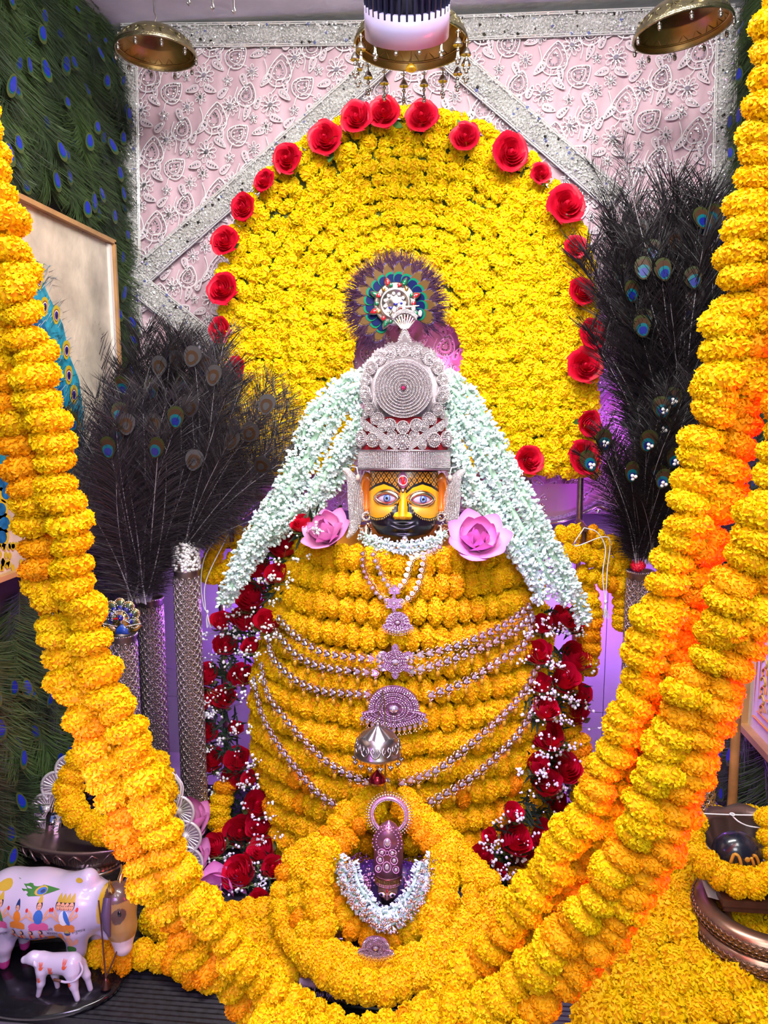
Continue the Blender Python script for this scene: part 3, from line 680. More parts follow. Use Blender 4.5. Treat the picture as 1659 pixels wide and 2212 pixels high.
# gold dots along the black line, forehead jewel, chin stone
db = MB()
for i, xx in enumerate(np.linspace(12, 70, 17)):
    for sx in (-1, 1):
        zl = float(np.interp(xx, [6, 10, 16, 26, 40, 56, 75], [-60, -66, -76, -92, -102, -105, -101])) - 3.2; db.ell((sx * xx, face_y(xx, zl) - 3.4 - 4 * math.exp(-((xx - 34) / 22) ** 2), zl), (1.3, 1.2, 2.0), 8, 6)
part('gold_dots', db, M_gold, statue, HM)
tb = MB(); t = np.linspace(0, 2 * PI, 28, endpoint=False); yy = -72
tb.plate(np.column_stack([10 * np.cos(t), 16 * np.sin(t) + 4 * np.exp(-((t - PI / 2) / .4) ** 2)]) + [0, -26], 4, 0, TRS((0, yy + 8, 0)))
tb.torus((0, yy + 2.5, -26), 9.5, 1.1, 28, 6, 1, TRS((0, 0, 0), (PI / 2, 0, 0), (1, 1, 1.5)))
tb.ell((0, yy + 3, -26), (4, 3, 10), 10, 8, 2); tb.ell((-4, yy + 3, -20), (3, 2, 3), 8, 6, 2); tb.ell((3.5, yy + 3, -31), (3, 2, 5), 8, 6, 2); tb.ell((0, yy + 4, -46), 2.8, 10, 6, 1)
part('forehead_jewel', tb, [mat('pink_gem', (.72, .25, .55), .15, .5), M_diamond, M_redgem], statue, HM)
cb_ = MB(); cb_.lathe([(0.01, 3), (3, 3), (5.5, 1), (5.5, -4)], 12); part('chin_stone', cb_, M_crystal, statue, HM @ TRS((4, -60, -147), (PI / 2 + .5, 0, 0)))
# --- crown
M_disc = mat('crown_ground', (.26, .20, .24), .35, .7)
cz = np.array([-6, 0, 36, 100, 165, 200, 225, 243, 254, 262]); cw = np.array([96, 96, 95, 88, 84, 79, 64, 45, 26, 8])
def cwid(z): return float(np.interp(z, cz, cw))
def csurf(x, z, off=0):
    w = cwid(z); return -(.80 * min(w, 90)) * math.sqrt(max(.02, 1 - min(.98, (x / w) ** 2))) - off
crown = part('crown', MB().add([[0, 0, 0]], np.zeros((0, 3))), M_red, statue, HM) if False else None
kb = MB(); G = []
for z in np.linspace(-6, 262, 40):
    w = cwid(z); t = np.linspace(0, 2 * PI, 60, endpoint=False); G.append(np.column_stack([w * .97 * np.sin(t), -.78 * min(w, 90) * np.cos(t), np.full(60, z)]))
kb.grid(np.array(G)[:17], 0, close_v=True); kb.grid(np.array(G)[16:], 1, close_v=True); crown = part('crown', kb, [M_red, M_dia_base], statue, HM)
OCTF = oct_
def bead_line(mb, pts, r, m=0, step=None):
    q = random.Random(len(pts)); mb.inst(OCTF, [np.array(TRS(p, (q.random() * 6, q.random() * 6, 0), r)) for p in pts], m)
# base band, rows of stones
bd = MB(); t = np.linspace(-1.45, 1.45, 80); G = np.array([[(97.5 * math.sin(a), -.82 * 92 * math.cos(a) + .06 * z, z) for a in t] for z in (-3, 35)]); bd.grid(G)
for z in (-3, 35): bd.tube([(97.5 * math.sin(a), -.82 * 92 * math.cos(a) - 1, z) for a in t], 2.2, 6)
bead_line(bd, [(98.2 * math.sin(a), -.82 * 92 * math.cos(a) - 1.2, z) for z in np.linspace(1, 32, 11) for a in np.linspace(-1.42, 1.42, 66)], 1.75, 1)
part('stone_band', bd, [M_disc, M_diamond], crown, smooth=False)
# the round centre: concentric rings of stones
rd = MB(); dz = 160; dy = csurf(0, dz) - 6
prof = [(0.5, -9)]
for r in range(6, 60, 6): prof += [(r - 2, -9 + r * .06), (r, -5 + r * .06)]
prof += [(59, -1), (59, 8)]
rd.lathe([(a, -b) for a, b in prof][::1], 72, 0, TRS((0, dy, dz), (PI / 2, 0, 0)))
for r in range(10, 60, 6):
    n = int(2 * PI * r / 3.1); bead_line(rd, [(r * math.cos(a), dy - 10.5 + r * .10, dz + r * math.sin(a)) for a in np.linspace(0, 2 * PI, n, endpoint=False)], 1.75, 1)
    n = int(2 * PI * (r - 3) / 2.6); bead_line(rd, [((r - 3) * math.cos(a), dy - 9 + r * .10, dz + (r - 3) * math.sin(a)) for a in np.linspace(0, 2 * PI, n, endpoint=False)], 1.2, 1)
rd.ell((0, dy - 10, dz), (4.5, 5, 4.5), 12, 8, 2); rd.torus((0, dy - 9, dz), 6.5, 1.6, 20, 6, 1, None) if False else None
part('stone_disc', rd, [M_disc, M_diamond, mat('ruby', (.35, .01, .10), .1, coat=1)], crown, smooth=False)
# rosettes
ROS = MB(); ROS.lathe([(1.0, 0), (1.0, .25), (.8, .42), (.62, .2), (.45, .5), (.25, .3), (.01, .5)], 18)
for r, n, b in ((.9, 20, .12), (.6, 14, .11), (.33, 8, .11)): ROS.inst(oct_, [np.array(TRS((r * math.cos(a), r * math.sin(a), .45), (a, a * 2, 0), b)) for a in np.linspace(0, 2 * PI, n, endpoint=False)], 1)
ROS.ell((0, 0, .55), (.2, .2, .16), 8, 5, 1); ROSm = ROS.mesh('rosette', [M_dia_base, M_diamond], False)
SPK = MB(); SPK.lathe([(1.0, 0), (1.0, .3), (.7, .5), (.4, .4), (.01, .6)], 20, 0); SPK.inst(ROS, [np.eye(4)])
for k in range(9):
    a = PI * (k / 8); SPK.plate(np.array([[-.22, .85], [.22, .85], [.24, 1.25], [0, 1.55], [-.24, 1.25]]), .3, 0, Matrix.Rotation(a - PI / 2, 4, 'Z') @ Matrix.Rotation(-PI / 2, 4, 'X') @ TRS((0, 0, 0), (0, 0, 0), (1, 1, 1)) if False else Matrix.Rotation(a - PI / 2, 4, 'Z') @ Matrix(((1, 0, 0, 0), (0, 0, 1, 0), (0, -1, 0, 0), (0, 0, 0, 1))))
SPKm = SPK.mesh('spiked_rosette', [M_dia_base, M_diamond], False)
def ros(x, z, r, spike=False, rot=0, lift=2):
    y = csurf(x, z, lift); yawv = math.asin(max(-.95, min(.95, x / 100))) * .9
    link('rosette', SPKm if spike else ROSm, crown, TRS((x, y, z), (0, 0, yawv), 1) @ Matrix.Rotation(PI / 2, 4, 'X') @ TRS((0, 0, 0), (0, 0, rot), r))
for k in range(11):                                   # around the top of the disc, spiked
    a = PI * (-.02 + 1.04 * k / 10); ros(79 * math.cos(a), dz + 79 * math.sin(a) + 2, 15 if 1 < k < 9 else 14, True, a - PI / 2, 3)
for k in range(9):                                    # around the lower half
    a = -PI * (.06 + .88 * k / 8); ros(77 * math.cos(a), dz + 78 * math.sin(a), 14, lift=3)
for x, z, r in ((0, 54, 17), (-22, 66, 11), (22, 66, 11), (-60, 57, 16), (60, 57, 16), (-86, 60, 17), (86, 60, 17), (-38, 47, 10), (38, 47, 10), (-74, 84, 9), (74, 84, 9), (-40, 84, 12), (40, 84, 12), (-58, 98, 10), (58, 98, 10), (-78, 110, 9), (78, 110, 9)): ros(x, z, r)
for sx in (-1, 1):                                    # V shaped bands
    vb = MB(); n = 30; G = np.zeros((n, 2, 3)); bp = []
    for i in range(n):
        f = i / (n - 1); x = sx * (92 - 80 * f); zc = 98 - 56 * f
        for j, dzz in enumerate((-9, 9)): G[i, j] = (x, csurf(x, zc + dzz, 5), zc + dzz)
        for dzz in np.linspace(-8, 8, 6): bp.append((x, csurf(x, zc + dzz, 6), zc + dzz))
    vb.grid(G if sx < 0 else G[:, ::-1]); bead_line(vb, bp, 1.8, 1); part('slanting_band', vb, [M_disc, M_diamond], crown, smooth=False)
# finial: drop, needles, small crescent with drops
fb = MB(); y1 = -14; tq = np.linspace(0, 2 * PI, 30, endpoint=False)
drop = np.column_stack([17 * np.sin(tq) * (1 - .45 * np.cos(tq)) * .85, 26 * np.cos(tq)])
fb.plate(drop + [0, 264], 8, 0, TRS((0, y1, 0)), .25); bead_line(fb, [(x * s_, y1 - 8, 264 + z * s_) for s_ in (.95, .75, .55) for x, z in drop], 1.7, 1); fb.ell((0, y1 - 9, 258), (5, 4, 6), 10, 8, 1)
for k in range(9):
    a = (k - 4) * .13; fb.tube([(math.sin(a) * 14, y1 - 4, 286 + 4 * math.cos(a)), (math.sin(a) * 52, y1 - 6, 272 + 46 * math.cos(a))], 1.4, 5, 1)
n = 24; arc = [(34 * math.sin(a), y1 - 6, 278 + 46 * math.cos(a)) for a in np.linspace(-.8, .8, n)]
fb.tube(arc, 5.5, 8, 0); bead_line(fb, [(p[0], p[1] - 6, p[2] + d_) for p in arc for d_ in (-3, 0, 3)], 1.7, 1)
for x, z in ((-22, 328), (-2, 334), (18, 330), (32, 320)): fb.ell((x, y1 - 6, z), (4.5, 3.5, 7), 10, 8, 1)
part('crown_finial', fb, [M_dia_base, M_diamond], crown, smooth=False)
# crescents beside the face
for sx in (-1, 1):
    c0 = (sx * 134, -78); pts_o, pts_i = [], []
    for a in np.linspace(-1.25, 1.45, 40):
        ro, w = 68, 15 * math.sin((a + 1.32) / 2.95 * PI) ** .7 + 3
        pts_o.append((c0[0] - sx * 50 * math.cos(a) * 1.0, c0[1] + ro * math.sin(a) * 1.15)); pts_i.append((c0[0] - sx * (50 - 2 * w) * math.cos(a) - sx * 0, c0[1] + (ro - w) * math.sin(a) * 1.15))
    yb = -10; mb = MB(); A_, B_ = np.array(pts_o), np.array(pts_i)
    G = np.zeros((40, 5, 3))
    for j, f in enumerate(np.linspace(0, 1, 5)):
        q = A_ * (1 - f) + B_ * f; G[:, j, 0] = q[:, 0]; G[:, j, 2] = q[:, 1]; G[:, j, 1] = yb - 7 * math.sin(PI * f)
    mb.grid(G); Gb = G.copy(); Gb[..., 1] = yb + 3; mb.grid(Gb); bl_ = []
    for f in np.linspace(.06, .94, 9):
        q = A_ * (1 - f) + B_ * f
        fine = np.array([q[int(i)] * (1 - (i % 1)) + q[min(39, int(i) + 1)] * (i % 1) for i in np.linspace(0, 38.9, 64)])
        bl_ += [(x, yb - 8 * math.sin(PI * f) - 1.2, z) for x, z in fine]
    bead_line(mb, bl_, 1.75, 1)
    mb.ell((sx * 97, yb - 8, -21), (5, 5, 7), 12, 8, 2); mb.tube([(sx * 112, yb, 2), (sx * 100, yb - 4, 0), (sx * 97, yb - 8, -14)], 1.5, 6, 1)
    part('crescent_ornament', mb, [M_dia_base, M_diamond, mat('pearl', (.80, .62, .55), .2, coat=.6)], statue, HM, smooth=False)
# --- feather fan on the crown
M_fan_br = mat('feather_bristle', (.030, .008, .036), .7, spec=.1, rnd=(.06, .022, .045)); M_f_blue = mat('feather_blue', (.001, .006, .07), .6, spec=.12); M_f_teal = mat('feather_green', (.0, .15, .075), .6, spec=.12); M_f_br = mat('feather_bronze', (.11, .055, .014), .6, spec=.15); M_f_vio = mat('feather_violet', (.09, .065, .20), .6, spec=.15); M_f_tan = mat('feather_tan', (.15, .09, .03), .6, spec=.15)
def fan_feather(seed):
    q = random.Random(seed); mb = MB()
    def blob(cx, rx, rz, y, m, pts=18):
        t = np.linspace(0, 2 * PI, pts, endpoint=False); p = np.column_stack([cx + rx * np.cos(t), rz * np.sin(t) * (1 + .25 * np.cos(t))]); mb.plate(p, 1.2, m, TRS((0, y, 0)))
    for k in range(90):                              # bristles
        a = q.uniform(-.20, .20); r0 = q.uniform(62, 82); L = q.uniform(26, 44); a2 = a * 1.5 + q.uniform(-.08, .08); y = q.uniform(-1, 3)
        p0, p1, p2 = np.array((r0 * math.cos(a), y, r0 * math.sin(a) * .9)), None, None
        p1 = np.array(((r0 + L * .5) * math.cos(a2), y - 1, (r0 + L * .5) * math.sin(a2))); p2 = np.array(((r0 + L) * math.cos(a2 * 1.08), y + q.uniform(-3, 3), (r0 + L) * math.sin(a2 * 1.08)))
        w = .55; nrm = np.array((-math.sin(a2), .3, math.cos(a2))) * w
        mb.add([p0 - nrm, p0 + nrm, p1 + nrm, p1 - nrm, p2], np.array([[0, 1, 2], [0, 2, 3]]), 0); mb.add([p1 - nrm, p1 + nrm, p2], [[0, 1, 2]], 0)
    blob(66, 24, 15, 1.0, 4); blob(64, 22.5, 13.5, .2, 5); blob(62, 20, 12.5, -.6, 3); blob(52, 15, 12, -1.6, 2); blob(49.5, 12.5, 9.8, -2.8, 1)
    mb.tube([(20, 1, 0), (78, 1, 0)], .7, 4, 5)
    return mb.mesh('fan_feather', [M_fan_br, M_f_blue, M_f_teal, M_f_br, M_f_vio, M_f_tan], False)
FF = [fan_feather(i) for i in range(3)]
fan = tag(link('peacock_feather_fan', None, None, TRS(P(854, 658, YH + .05), (math.radians(-4), 0, 0), S(YH + .05))), 'round fan of peacock feathers with jewelled peacock brooch above the crown', 'feather fan')
for k in range(16):
    a = math.radians(-22 + 17.4 * k); link('feather', FF[k % 3], fan, Matrix.Rotation(-a, 4, 'Y') @ TRS((0, 0, 0), (.16, 0, 0)))
bz = MB(); bz.lathe([(44, 0), (44, 4), (40, 6), (34, 3), (32, 8), (26, 8), (24, 3), (12, 5), (8, 8), (.1, 9)], 40, 0, TRS((0, -6, 0), (PI / 2, 0, 0)))
for k in range(14):
    a = 2 * PI * k / 14; bz.ell((38 * math.cos(a), -12, 38 * math.sin(a)), (4.6, 2.5, 4.6), 10, 6, (1, 2, 3)[k % 3]); bz.torus((38 * math.cos(a), -11, 38 * math.sin(a)), 5, 1, 12, 5, 0, None) if False else None
for k in range(8):
    a = 2 * PI * k / 8 + .35; M_ = TRS((44 * math.cos(a), -9, 44 * math.sin(a)), (0, PI / 2 - a, 0), 1) if False else TRS((44 * math.cos(a), -9, 44 * math.sin(a)), (0, -a + PI / 2, 0), 1)
    tq_ = np.linspace(0, 2 * PI, 16, endpoint=False); dr = np.column_stack([6.5 * np.sin(tq_) * (1 - .5 * np.cos(tq_)), 11 * np.cos(tq_) + 3]); bz.plate(dr, 3, 0, M_); bz.plate(dr * .68 + [0, .5], 4.2, (1, 2)[k % 2], M_); bz.ell(tuple((M_ @ Vector((0, -4.5, -1)))), 1.8, 8, 5, 0)
for k in range(11):
    a = 2 * PI * k / 11; bz.ell((20 * math.cos(a), -13, 20 * math.sin(a)), (4, 2, 4), 8, 5, 4)
part('brooch_wheel', bz, [M_silver_d, M_redgem, M_greengem, M_gold, M_diamond], fan)
pk = MB(); pk.tube([(-6, -14, -26), (2, -16, -14), (12, -18, -6), (20, -18, -10), (26, -17, -16)], [7, 6, 5, 5, 2], 10, 0); pk.tube([(18, -17, -10), (36, -16, -8), (50, -15, -6)], [4, 3.5, 1], 8, 0); pk.tube([(10, -18, -14), (22, -18, -20), (36, -17, -22)], [2, 4, 1.5], 8, 1); pk.ell((14, -21, -2), (3, 3, 3), 8, 6, 2); pk.ell((2, -19, -3), (5, 2.5, 3), 8, 6, 2); pk.ell((-8, -17, -10), (5, 2.5, 3), 8, 6, 2)
part('brooch_peacock', pk, [M_silver, M_redgem, M_bluegem], fan)
# --- marigold strands wound round the body, one above the other
_ord = ['topmost', 'second', 'third', 'fourth', 'fifth', 'sixth', 'seventh', 'eighth', 'ninth', 'tenth', 'eleventh', 'twelfth', 'thirteenth', 'lowest']
for i, (py, l, r) in enumerate(_rows):
    z = P(862, py, 2.03).z; a, b = body_ab(z); pts = []
    for f in np.linspace(-1.6, 1.6, 15):
        pts.append(Vector((XC + a * math.sin(f), YC - b * math.cos(f), z + .012 * (1 - math.cos(f)) * (1 if i < 4 else .4) + random.uniform(-.004, .004))))
    garland('marigold_garland', 'yellow marigold strand round the statue body, %s row from the neck' % _ord[i], pts, .0415, .041, 'marigold strands wound round the statue', seed=i, jit=.10, meshes=MG_ROUND if i > 6 else MG, squash=.95, orange=.0 if i < 9 else .12)
# outer vertical strand seen at the right of the rose garland
garland('marigold_garland', 'orange marigold strand hanging down the right side of the statue behind the roses', [P(1262, 1300, 2.3), P(1272, 1400, 2.28), P(1225, 1480, 2.28), P(1225, 1560, 2.26), P(1262, 1650, 2.22), P(1252, 1760, 2.15), P(1200, 1850, 2.08), P(1120, 1900, 2.02)], .042, .036, seed=77, orange=.5)
garland('marigold_garland', 'marigold strand hanging down the left side of the statue behind the roses', [P(484, 1700, 2.24), P(472, 1770, 2.2), P(500, 1860, 2.12), P(560, 1920, 2.05)], .042, .036, seed=78, orange=.3)
# --- jasmine
neck = thing('neck_jasmine', 'short white jasmine garland under the chin of the statue', 'garland', P(873, 1185, 2.05), group='white jasmine garlands')
for dx, dy in ((0, 0), (4, 14)): jasmine_strand(neck, [P(782, 1150 + dy * .6, 2.10), P(812, 1168 + dy, 2.03), P(872, 1178 + dy * .8, 1.985), P(930, 1168 + dy, 2.03), P(962, 1148 + dy * .6, 2.10)], .017, 5 + dx, .7)
JL = [[(792, 808), (730, 832), (678, 890), (640, 975), (600, 1062), (545, 1150), (505, 1235), (482, 1305)], [(788, 845), (742, 880), (700, 945), (655, 1030), (600, 1105), (548, 1178), (515, 1255)], [(785, 885), (750, 940), (712, 1010), (662, 1085), (605, 1130), (560, 1165)], [(778, 935), (748, 1000), (712, 1060), (660, 1110), (600, 1150), (540, 1215), (496, 1290)], [(790, 825), (750, 842), (700, 905), (662, 985), (622, 1060), (570, 1140), (525, 1215), (498, 1270)], [(782, 905), (742, 975), (690, 1060), (632, 1118), (585, 1150)]]
JR = [[(958, 808), (1010, 845), (1062, 930), (1112, 1025), (1160, 1115), (1208, 1210), (1246, 1290), (1262, 1348)], [(960, 845), (1000, 905), (1050, 995), (1100, 1090), (1148, 1180), (1190, 1250), (1226, 1300)], [(962, 890), (985, 960), (1020, 1040), (1070, 1120), (1122, 1195), (1160, 1260), (1168, 1298)], [(964, 940), (982, 1010), (1008, 1070), (1055, 1130), (1105, 1185), (1150, 1240)], [(960, 826), (1020, 885), (1070, 975), (1120, 1060), (1168, 1150), (1210, 1230), (1238, 1280)], [(962, 915), (1000, 1000), (1040, 1080), (1095, 1160), (1140, 1225)], [(962, 868), (1012, 940), (1062, 1040), (1110, 1130), (1160, 1205)]]
for nm, J, lab in (('l', JL, 'white jasmine garland falling from the crown over the left shoulder'), ('r', JR, 'white jasmine garland falling from the crown over the right shoulder')):
    g = thing('jasmine_garland', lab, 'garland', P(*J[0][-1], 2.12), group='white jasmine garlands')
    for k, p in enumerate(J):
        dep = [2.20 - .10 * min(1, i / 4) - .012 * (k % 3) for i in range(len(p))]; jasmine_strand(g, [P(x, y, d_) for (x, y), d_ in zip(p, dep)], .030, 60 + k, .85)
# --- roses with baby's breath
RL = [(655, 1132, 22), (612, 1178, 33), (563, 1222, 27), (601, 1240, 24), (555, 1282, 34), (487, 1335, 22), (540, 1330, 32), (575, 1345, 28), (495, 1385, 26), (545, 1395, 20), (458, 1448, 27), (526, 1450, 27), (455, 1498, 26), (492, 1495, 27), (452, 1570, 26), (515, 1562, 17), (466, 1628, 28), (522, 1628, 28), (507, 1672, 27), (542, 1680, 18), (477, 1750, 30), (552, 1735, 30), (520, 1795, 36), (562, 1780, 30), (470, 1825, 28), (570, 1838, 32), (525, 1880, 38), (588, 1872, 26), (560, 1938, 22)]
RR = [(1205, 1330, 28), (1170, 1350, 22), (1232, 1340, 20), (1165, 1410, 28), (1232, 1410, 32), (1213, 1465, 34), (1172, 1478, 22), (1250, 1490, 24), (1172, 1530, 28), (1238, 1525, 30), (1190, 1592, 34), (1238, 1608, 30), (1158, 1650, 24), (1212, 1655, 36), (1177, 1692, 32), (1208, 1735, 22), (1105, 1755, 22), (1165, 1800, 32), (1105, 1810, 36), (1040, 1845, 24), (1135, 1860, 28), (1072, 1880, 18), (1062, 1805, 18)]
BB = MB(); BB.ell((0, 0, 0), 1, 7, 5)
def rose_garland(L, lab, seed):
    q = random.Random(seed); c = bodyP(*L[-1][:2], .05); g = thing('rose_garland', lab, 'garland', c, group='red rose garlands'); iv = g.matrix_basis.inverted()
    bb, sb, fb = [], MB(), MB()
    mid = {}
    for x, y, r in L:
        k = round(y / 60); mid.setdefault(k, []).append((x, y))
    spine = [(sum(a for a, _ in v) / len(v), sum(b for _, b in v) / len(v)) for k, v in sorted(mid.items())]
    for i, (x, y, r) in enumerate(L):
        p = bodyP(x, y + r * .25, .055); p = Vector((p.x, min(p.y, 2.26), p.z)); R = r * S(p.y) * 1.3
        sx = 1 if x > 862 else -1
        d = Vector((q.uniform(-.45, .45), -.62 + q.uniform(-.2, .2), .8)); m = iv @ frame(p - d.normalized() * R * .35, d, (q.uniform(-1, 1), q.uniform(-1, 1), 0), (R, R, R * 1.25))
        e = link('rose', None, g, m); rose_parts(e, q, False, 5, 4)
        for _ in range(10):                                   # baby's breath around each rose
            a = q.uniform(0, 2 * PI); rad = r * q.uniform(.85, 1.7); xx, yy = x + math.cos(a) * rad, y + r * .55 + abs(math.sin(a)) * rad * .5 * q.choice((1, 1, 1, -.8))
            pp = bodyP(xx, yy, .085 + q.uniform(0, .02)); pp = Vector((pp.x, min(pp.y, 2.22), pp.z)); base = bodyP(x, y + r * 1.0, .06)
            base = Vector((base.x, min(base.y, 2.25), base.z))
            sb.tube([base, base.lerp(pp, .6) + Vector((0, -.01, .004)), pp], .0006, 3, 0, False)
            for _2 in range(q.randint(1, 4)):
                bb.append(np.array(TRS(pp + Vector((q.uniform(-1, 1), q.uniform(-.5, .5), q.uniform(-1, 1))) * .010, (0, 0, q.random() * 6), q.uniform(.0022, .0052))))
    for (x, y) in spine:                                       # dark fern behind
        for _ in range(70):
            a = q.uniform(0, 2 * PI); b0 = bodyP(x + q.uniform(-35, 35), y + q.uniform(-30, 30), .035); b0 = Vector((b0.x, min(b0.y, 2.27), b0.z)); L_ = q.uniform(.02, .055)
            t = Vector((math.cos(a), -.5, math.sin(a))).normalized(); w = Vector((-math.sin(a), 0, math.cos(a))) * .0022; e = b0 + t * L_
            fb.add([b0 - w, b0 + w, (b0 + e) / 2 + w * 1.6, (b0 + e) / 2 - w * 1.6], [[0, 1, 2, 3]]); fb.add([(b0 + e) / 2 - w * 1.6, (b0 + e) / 2 + w * 1.6, e], [[0, 1, 2]])
    wm = MB(); wm.inst(BB, bb); part('baby_breath', wm, M_white, g, iv, kind='stuff'); part('breath_stems', sb, M_sepal, g, iv, kind='stuff'); part('fern', fb, M_fern, g, iv, kind='stuff', smooth=False)
    return g
rose_garland(RL, 'red rose garland with tiny white filler flowers down the left side of statue', 1)
rose_garland(RR, 'red rose garland with tiny white filler flowers down the right side of statue', 2)
for x, y, r in ():
    pass
# lotus flowers
lotus('lotus', 'pale pink lotus on the left shoulder of the statue', P(715, 1168, 2.03), (-.25, -.55, .8), 62 * S(2.03), 1, .9)
lotus('lotus', 'wide open pink lotus on the right shoulder of the statue', P(1030, 1182, 2.02), (.05, -.62, .75), 66 * S(2.03), 2, .95)
lotus('lotus', 'large pink lotus at the foot of the left rose garland', P(470, 1935, 1.93), (.1, -.75, .6), 74 * S(1.93), 3, .9)
lotus('lotus', 'pink lotus bud squeezed between silver frame and left rose garland', P(418, 1795, 2.05), (-.2, -.5, .9), 74 * S(2.05), 4, .8)
lotus('lotus', 'magenta lotus low on the left above the larger lotus', P(428, 1868, 2.0), (-.3, -.5, .8), 58 * S(2.0), 5, .9)
lotus('lotus', 'magenta lotus at lower right between statue and hanging garland', P(1172, 1945, 1.98), (.1, -.6, .8), 60 * S(1.98), 6, .8)
# ------------------------------------------------------------------ peacock feathers
M_barb = mat('feather_barb_dark', (.004, .003, .004), .5, spec=.3, rnd=(.014, .009, .013))
M_barb_g = mat('feather_barb_green', (.050, .095, .020), .5, spec=.4, rnd=(.014, .026, .014))
M_barb_v = mat('feather_barb_grey', (.014, .011, .014), .4, spec=.5, rnd=(.034, .026, .034))
M_quill = mat('feather_quill', (.30, .27, .30), .4); M_quill_d = mat('feather_quill_dark', (.05, .06, .03), .5)
M_e_bronze = mat('eye_bronze', (.045, .020, .009), .5, spec=.2); M_e_gold = mat('eye_gold_green', (.030, .036, .008), .5, spec=.2); M_e_teal = mat('eye_teal', (.0, .09, .12), .4, spec=.3); M_e_blue = mat('eye_deep_blue', (.004, .010, .16), .3); M_e_grey = mat('eye_back_grey', (.035, .030, .034), .5)
def feather_mesh(seed, L=1.0, nb=120, bend=(0, 0), bare=.03, blen=.20, bw=.0024, droop=.3, barbmat=None, shaft=True):
    q = random.Random(seed); mb = MB()
    def sh(t): return np.array((bend[0] * t * t, bend[1] * t * t, L * t - .3 * (bend[0] ** 2 + bend[1] ** 2) * t * t))
    if shaft: mb.tube([sh(t) for t in np.linspace(0, .93, 9)], [.0045 * (1 - .7 * t) for t in np.linspace(0, 1, 9)], 5, 1)
    V = []; F3 = []; F4 = []
    for i in range(nb):
        t = bare + (1 - bare) * (i + q.random()) / nb; s = sh(min(t, .97))
        for sx in (-1, 1):
            ln = blen * (.55 + .6 * math.sin(PI * min(1, t * .9 + .05))) * q.uniform(.7, 1.15); up = .55 + .65 * t + q.uniform(-.15, .15) + (1.3 if t > .96 else 0)
            d = np.array((sx * math.cos(up), q.uniform(-.45, .35), math.sin(up))); d /= np.linalg.norm(d)
            cur = np.array((sx * droop * q.uniform(.2, 1), q.uniform(-.3, .3), -droop * q.uniform(.2, 1.2) if t < .8 else 0))
            p = [s, s + d * ln * .4, s + d * ln * .75 + cur * ln * .22, s + d * ln + cur * ln * .5]
            w = np.cross(d, (q.uniform(-.4, .4), 1, q.uniform(-.4, .4))); w = w / np.linalg.norm(w) * bw * .5
            n = len(V); V += [p[0] - w, p[0] + w, p[1] - w, p[1] + w, p[2] - w, p[2] + w, p[3]]
            F4 += [[n, n + 1, n + 3, n + 2], [n + 2, n + 3, n + 5, n + 4]]; F3.append([n + 4, n + 5, n + 6])
    A = np.array(V); mb.add(A, np.array(F4), 0); mb.F.append((np.array(F3), 0)); mb.F[-1] = (np.array(F3) + (mb.n - len(A)), 0)
    return mb.mesh('feather', [barbmat or M_barb, M_quill_d if barbmat is M_barb_g else M_quill], False), sh(.90)
def eye_mesh(r=.055, grey=False):
    mb = MB(); t = np.linspace(0, 2 * PI, 22, endpoint=False)
    def el(cz, rx, rz, y, m, notch=0):
        p = np.column_stack([rx * np.sin(t) * (1 + .22 * np.cos(t)), cz + rz * np.cos(t)])
        if notch: p[:, 1] += notch * np.exp(-((t - PI) / .35) ** 2)
        mb.plate(p, .002, m, TRS((0, y, 0)))
    if grey:
        el(.01, r * 1.1, r * 1.35, 0, 4); el(.0, r * .75, r * .9, -.002, 5); el(-.005, r * .4, r * .5, -.004, 4)
    else:
        el(.02, r * 1.05, r * 1.5, 0, 1); el(.012, r * .92, r * 1.28, -.002, 0); el(-.004, r * .72, r * .86, -.004, 2); el(-.012, r * .50, r * .58, -.006, 3, r * .25)
    return mb.mesh('eye', [M_e_bronze, M_e_gold, M_e_teal, M_e_blue, M_e_grey, M_e_bronze], False)
EYE, EYE_G = eye_mesh(), eye_mesh(.06, True)
M_ew_blue = mat('wall_eye_blue', (.008, .022, .34), .4); M_ew_olive = mat('wall_eye_olive', (.05, .07, .012), .5)
def eye_wall():
    mb = MB(); t = np.linspace(0, 2 * PI, 18, endpoint=False)
    for cz, rx, rz, y, m in ((.012, .047, .085, 0, 1), (.006, .034, .062, -.003, 2), (0, .030, .054, -.006, 0)): mb.plate(np.column_stack([rx * np.sin(t) * (1 + .2 * np.cos(t)), cz + rz * np.cos(t)]), .002, m, TRS((0, y, 0)))
    return mb.mesh('eye', [M_ew_blue, M_ew_olive, M_e_teal], False)
EYE_W = eye_wall()
FEA = {}
for key, mt, kw in (('dark', M_barb, {}), ('grey', M_barb_v, {}), ('green', M_barb_g, dict(blen=.34, nb=210, droop=.25, bare=.02, bw=.0055))):
    FEA[key] = [feather_mesh(i * 7 + len(key), bend=bd, barbmat=mt, **kw) for i, bd in enumerate(((0, 0), (.12, .06), (-.12, .05), (.22, -.05), (-.22, .0)))]
def put_feather(parent, inv, base, tip, face, key, q, eye=True, pearl=False, k=None, width=1.0):
    d = tip - base; L = d.length; f = Vector(face); z = d.normalized(); y = (-f - z * (-f).dot(z)).normalized(); x = y.cross(z)
    M = Matrix((x * L * width, y * L, z * L)).transposed().to_4x4(); M.translation = base
    me, et = FEA[key][q.randrange(5) if k is None else k]; o = link('feather', me, parent, inv @ M)
    if eye:
        e = link('eye', EYE_G if eye == 'grey' else (EYE_W if key == 'green' else EYE), o, TRS(tuple(et + np.array((0, -.03 if key != 'green' else -.10, 0))), (q.uniform(-.3, .3), q.uniform(-.3, .3), q.uniform(-.3, .3)), tuple(min(1.15, .40 / L) * f_ for f_ in (1 / width, 1, 1))))
    return o
PEARL = MB()
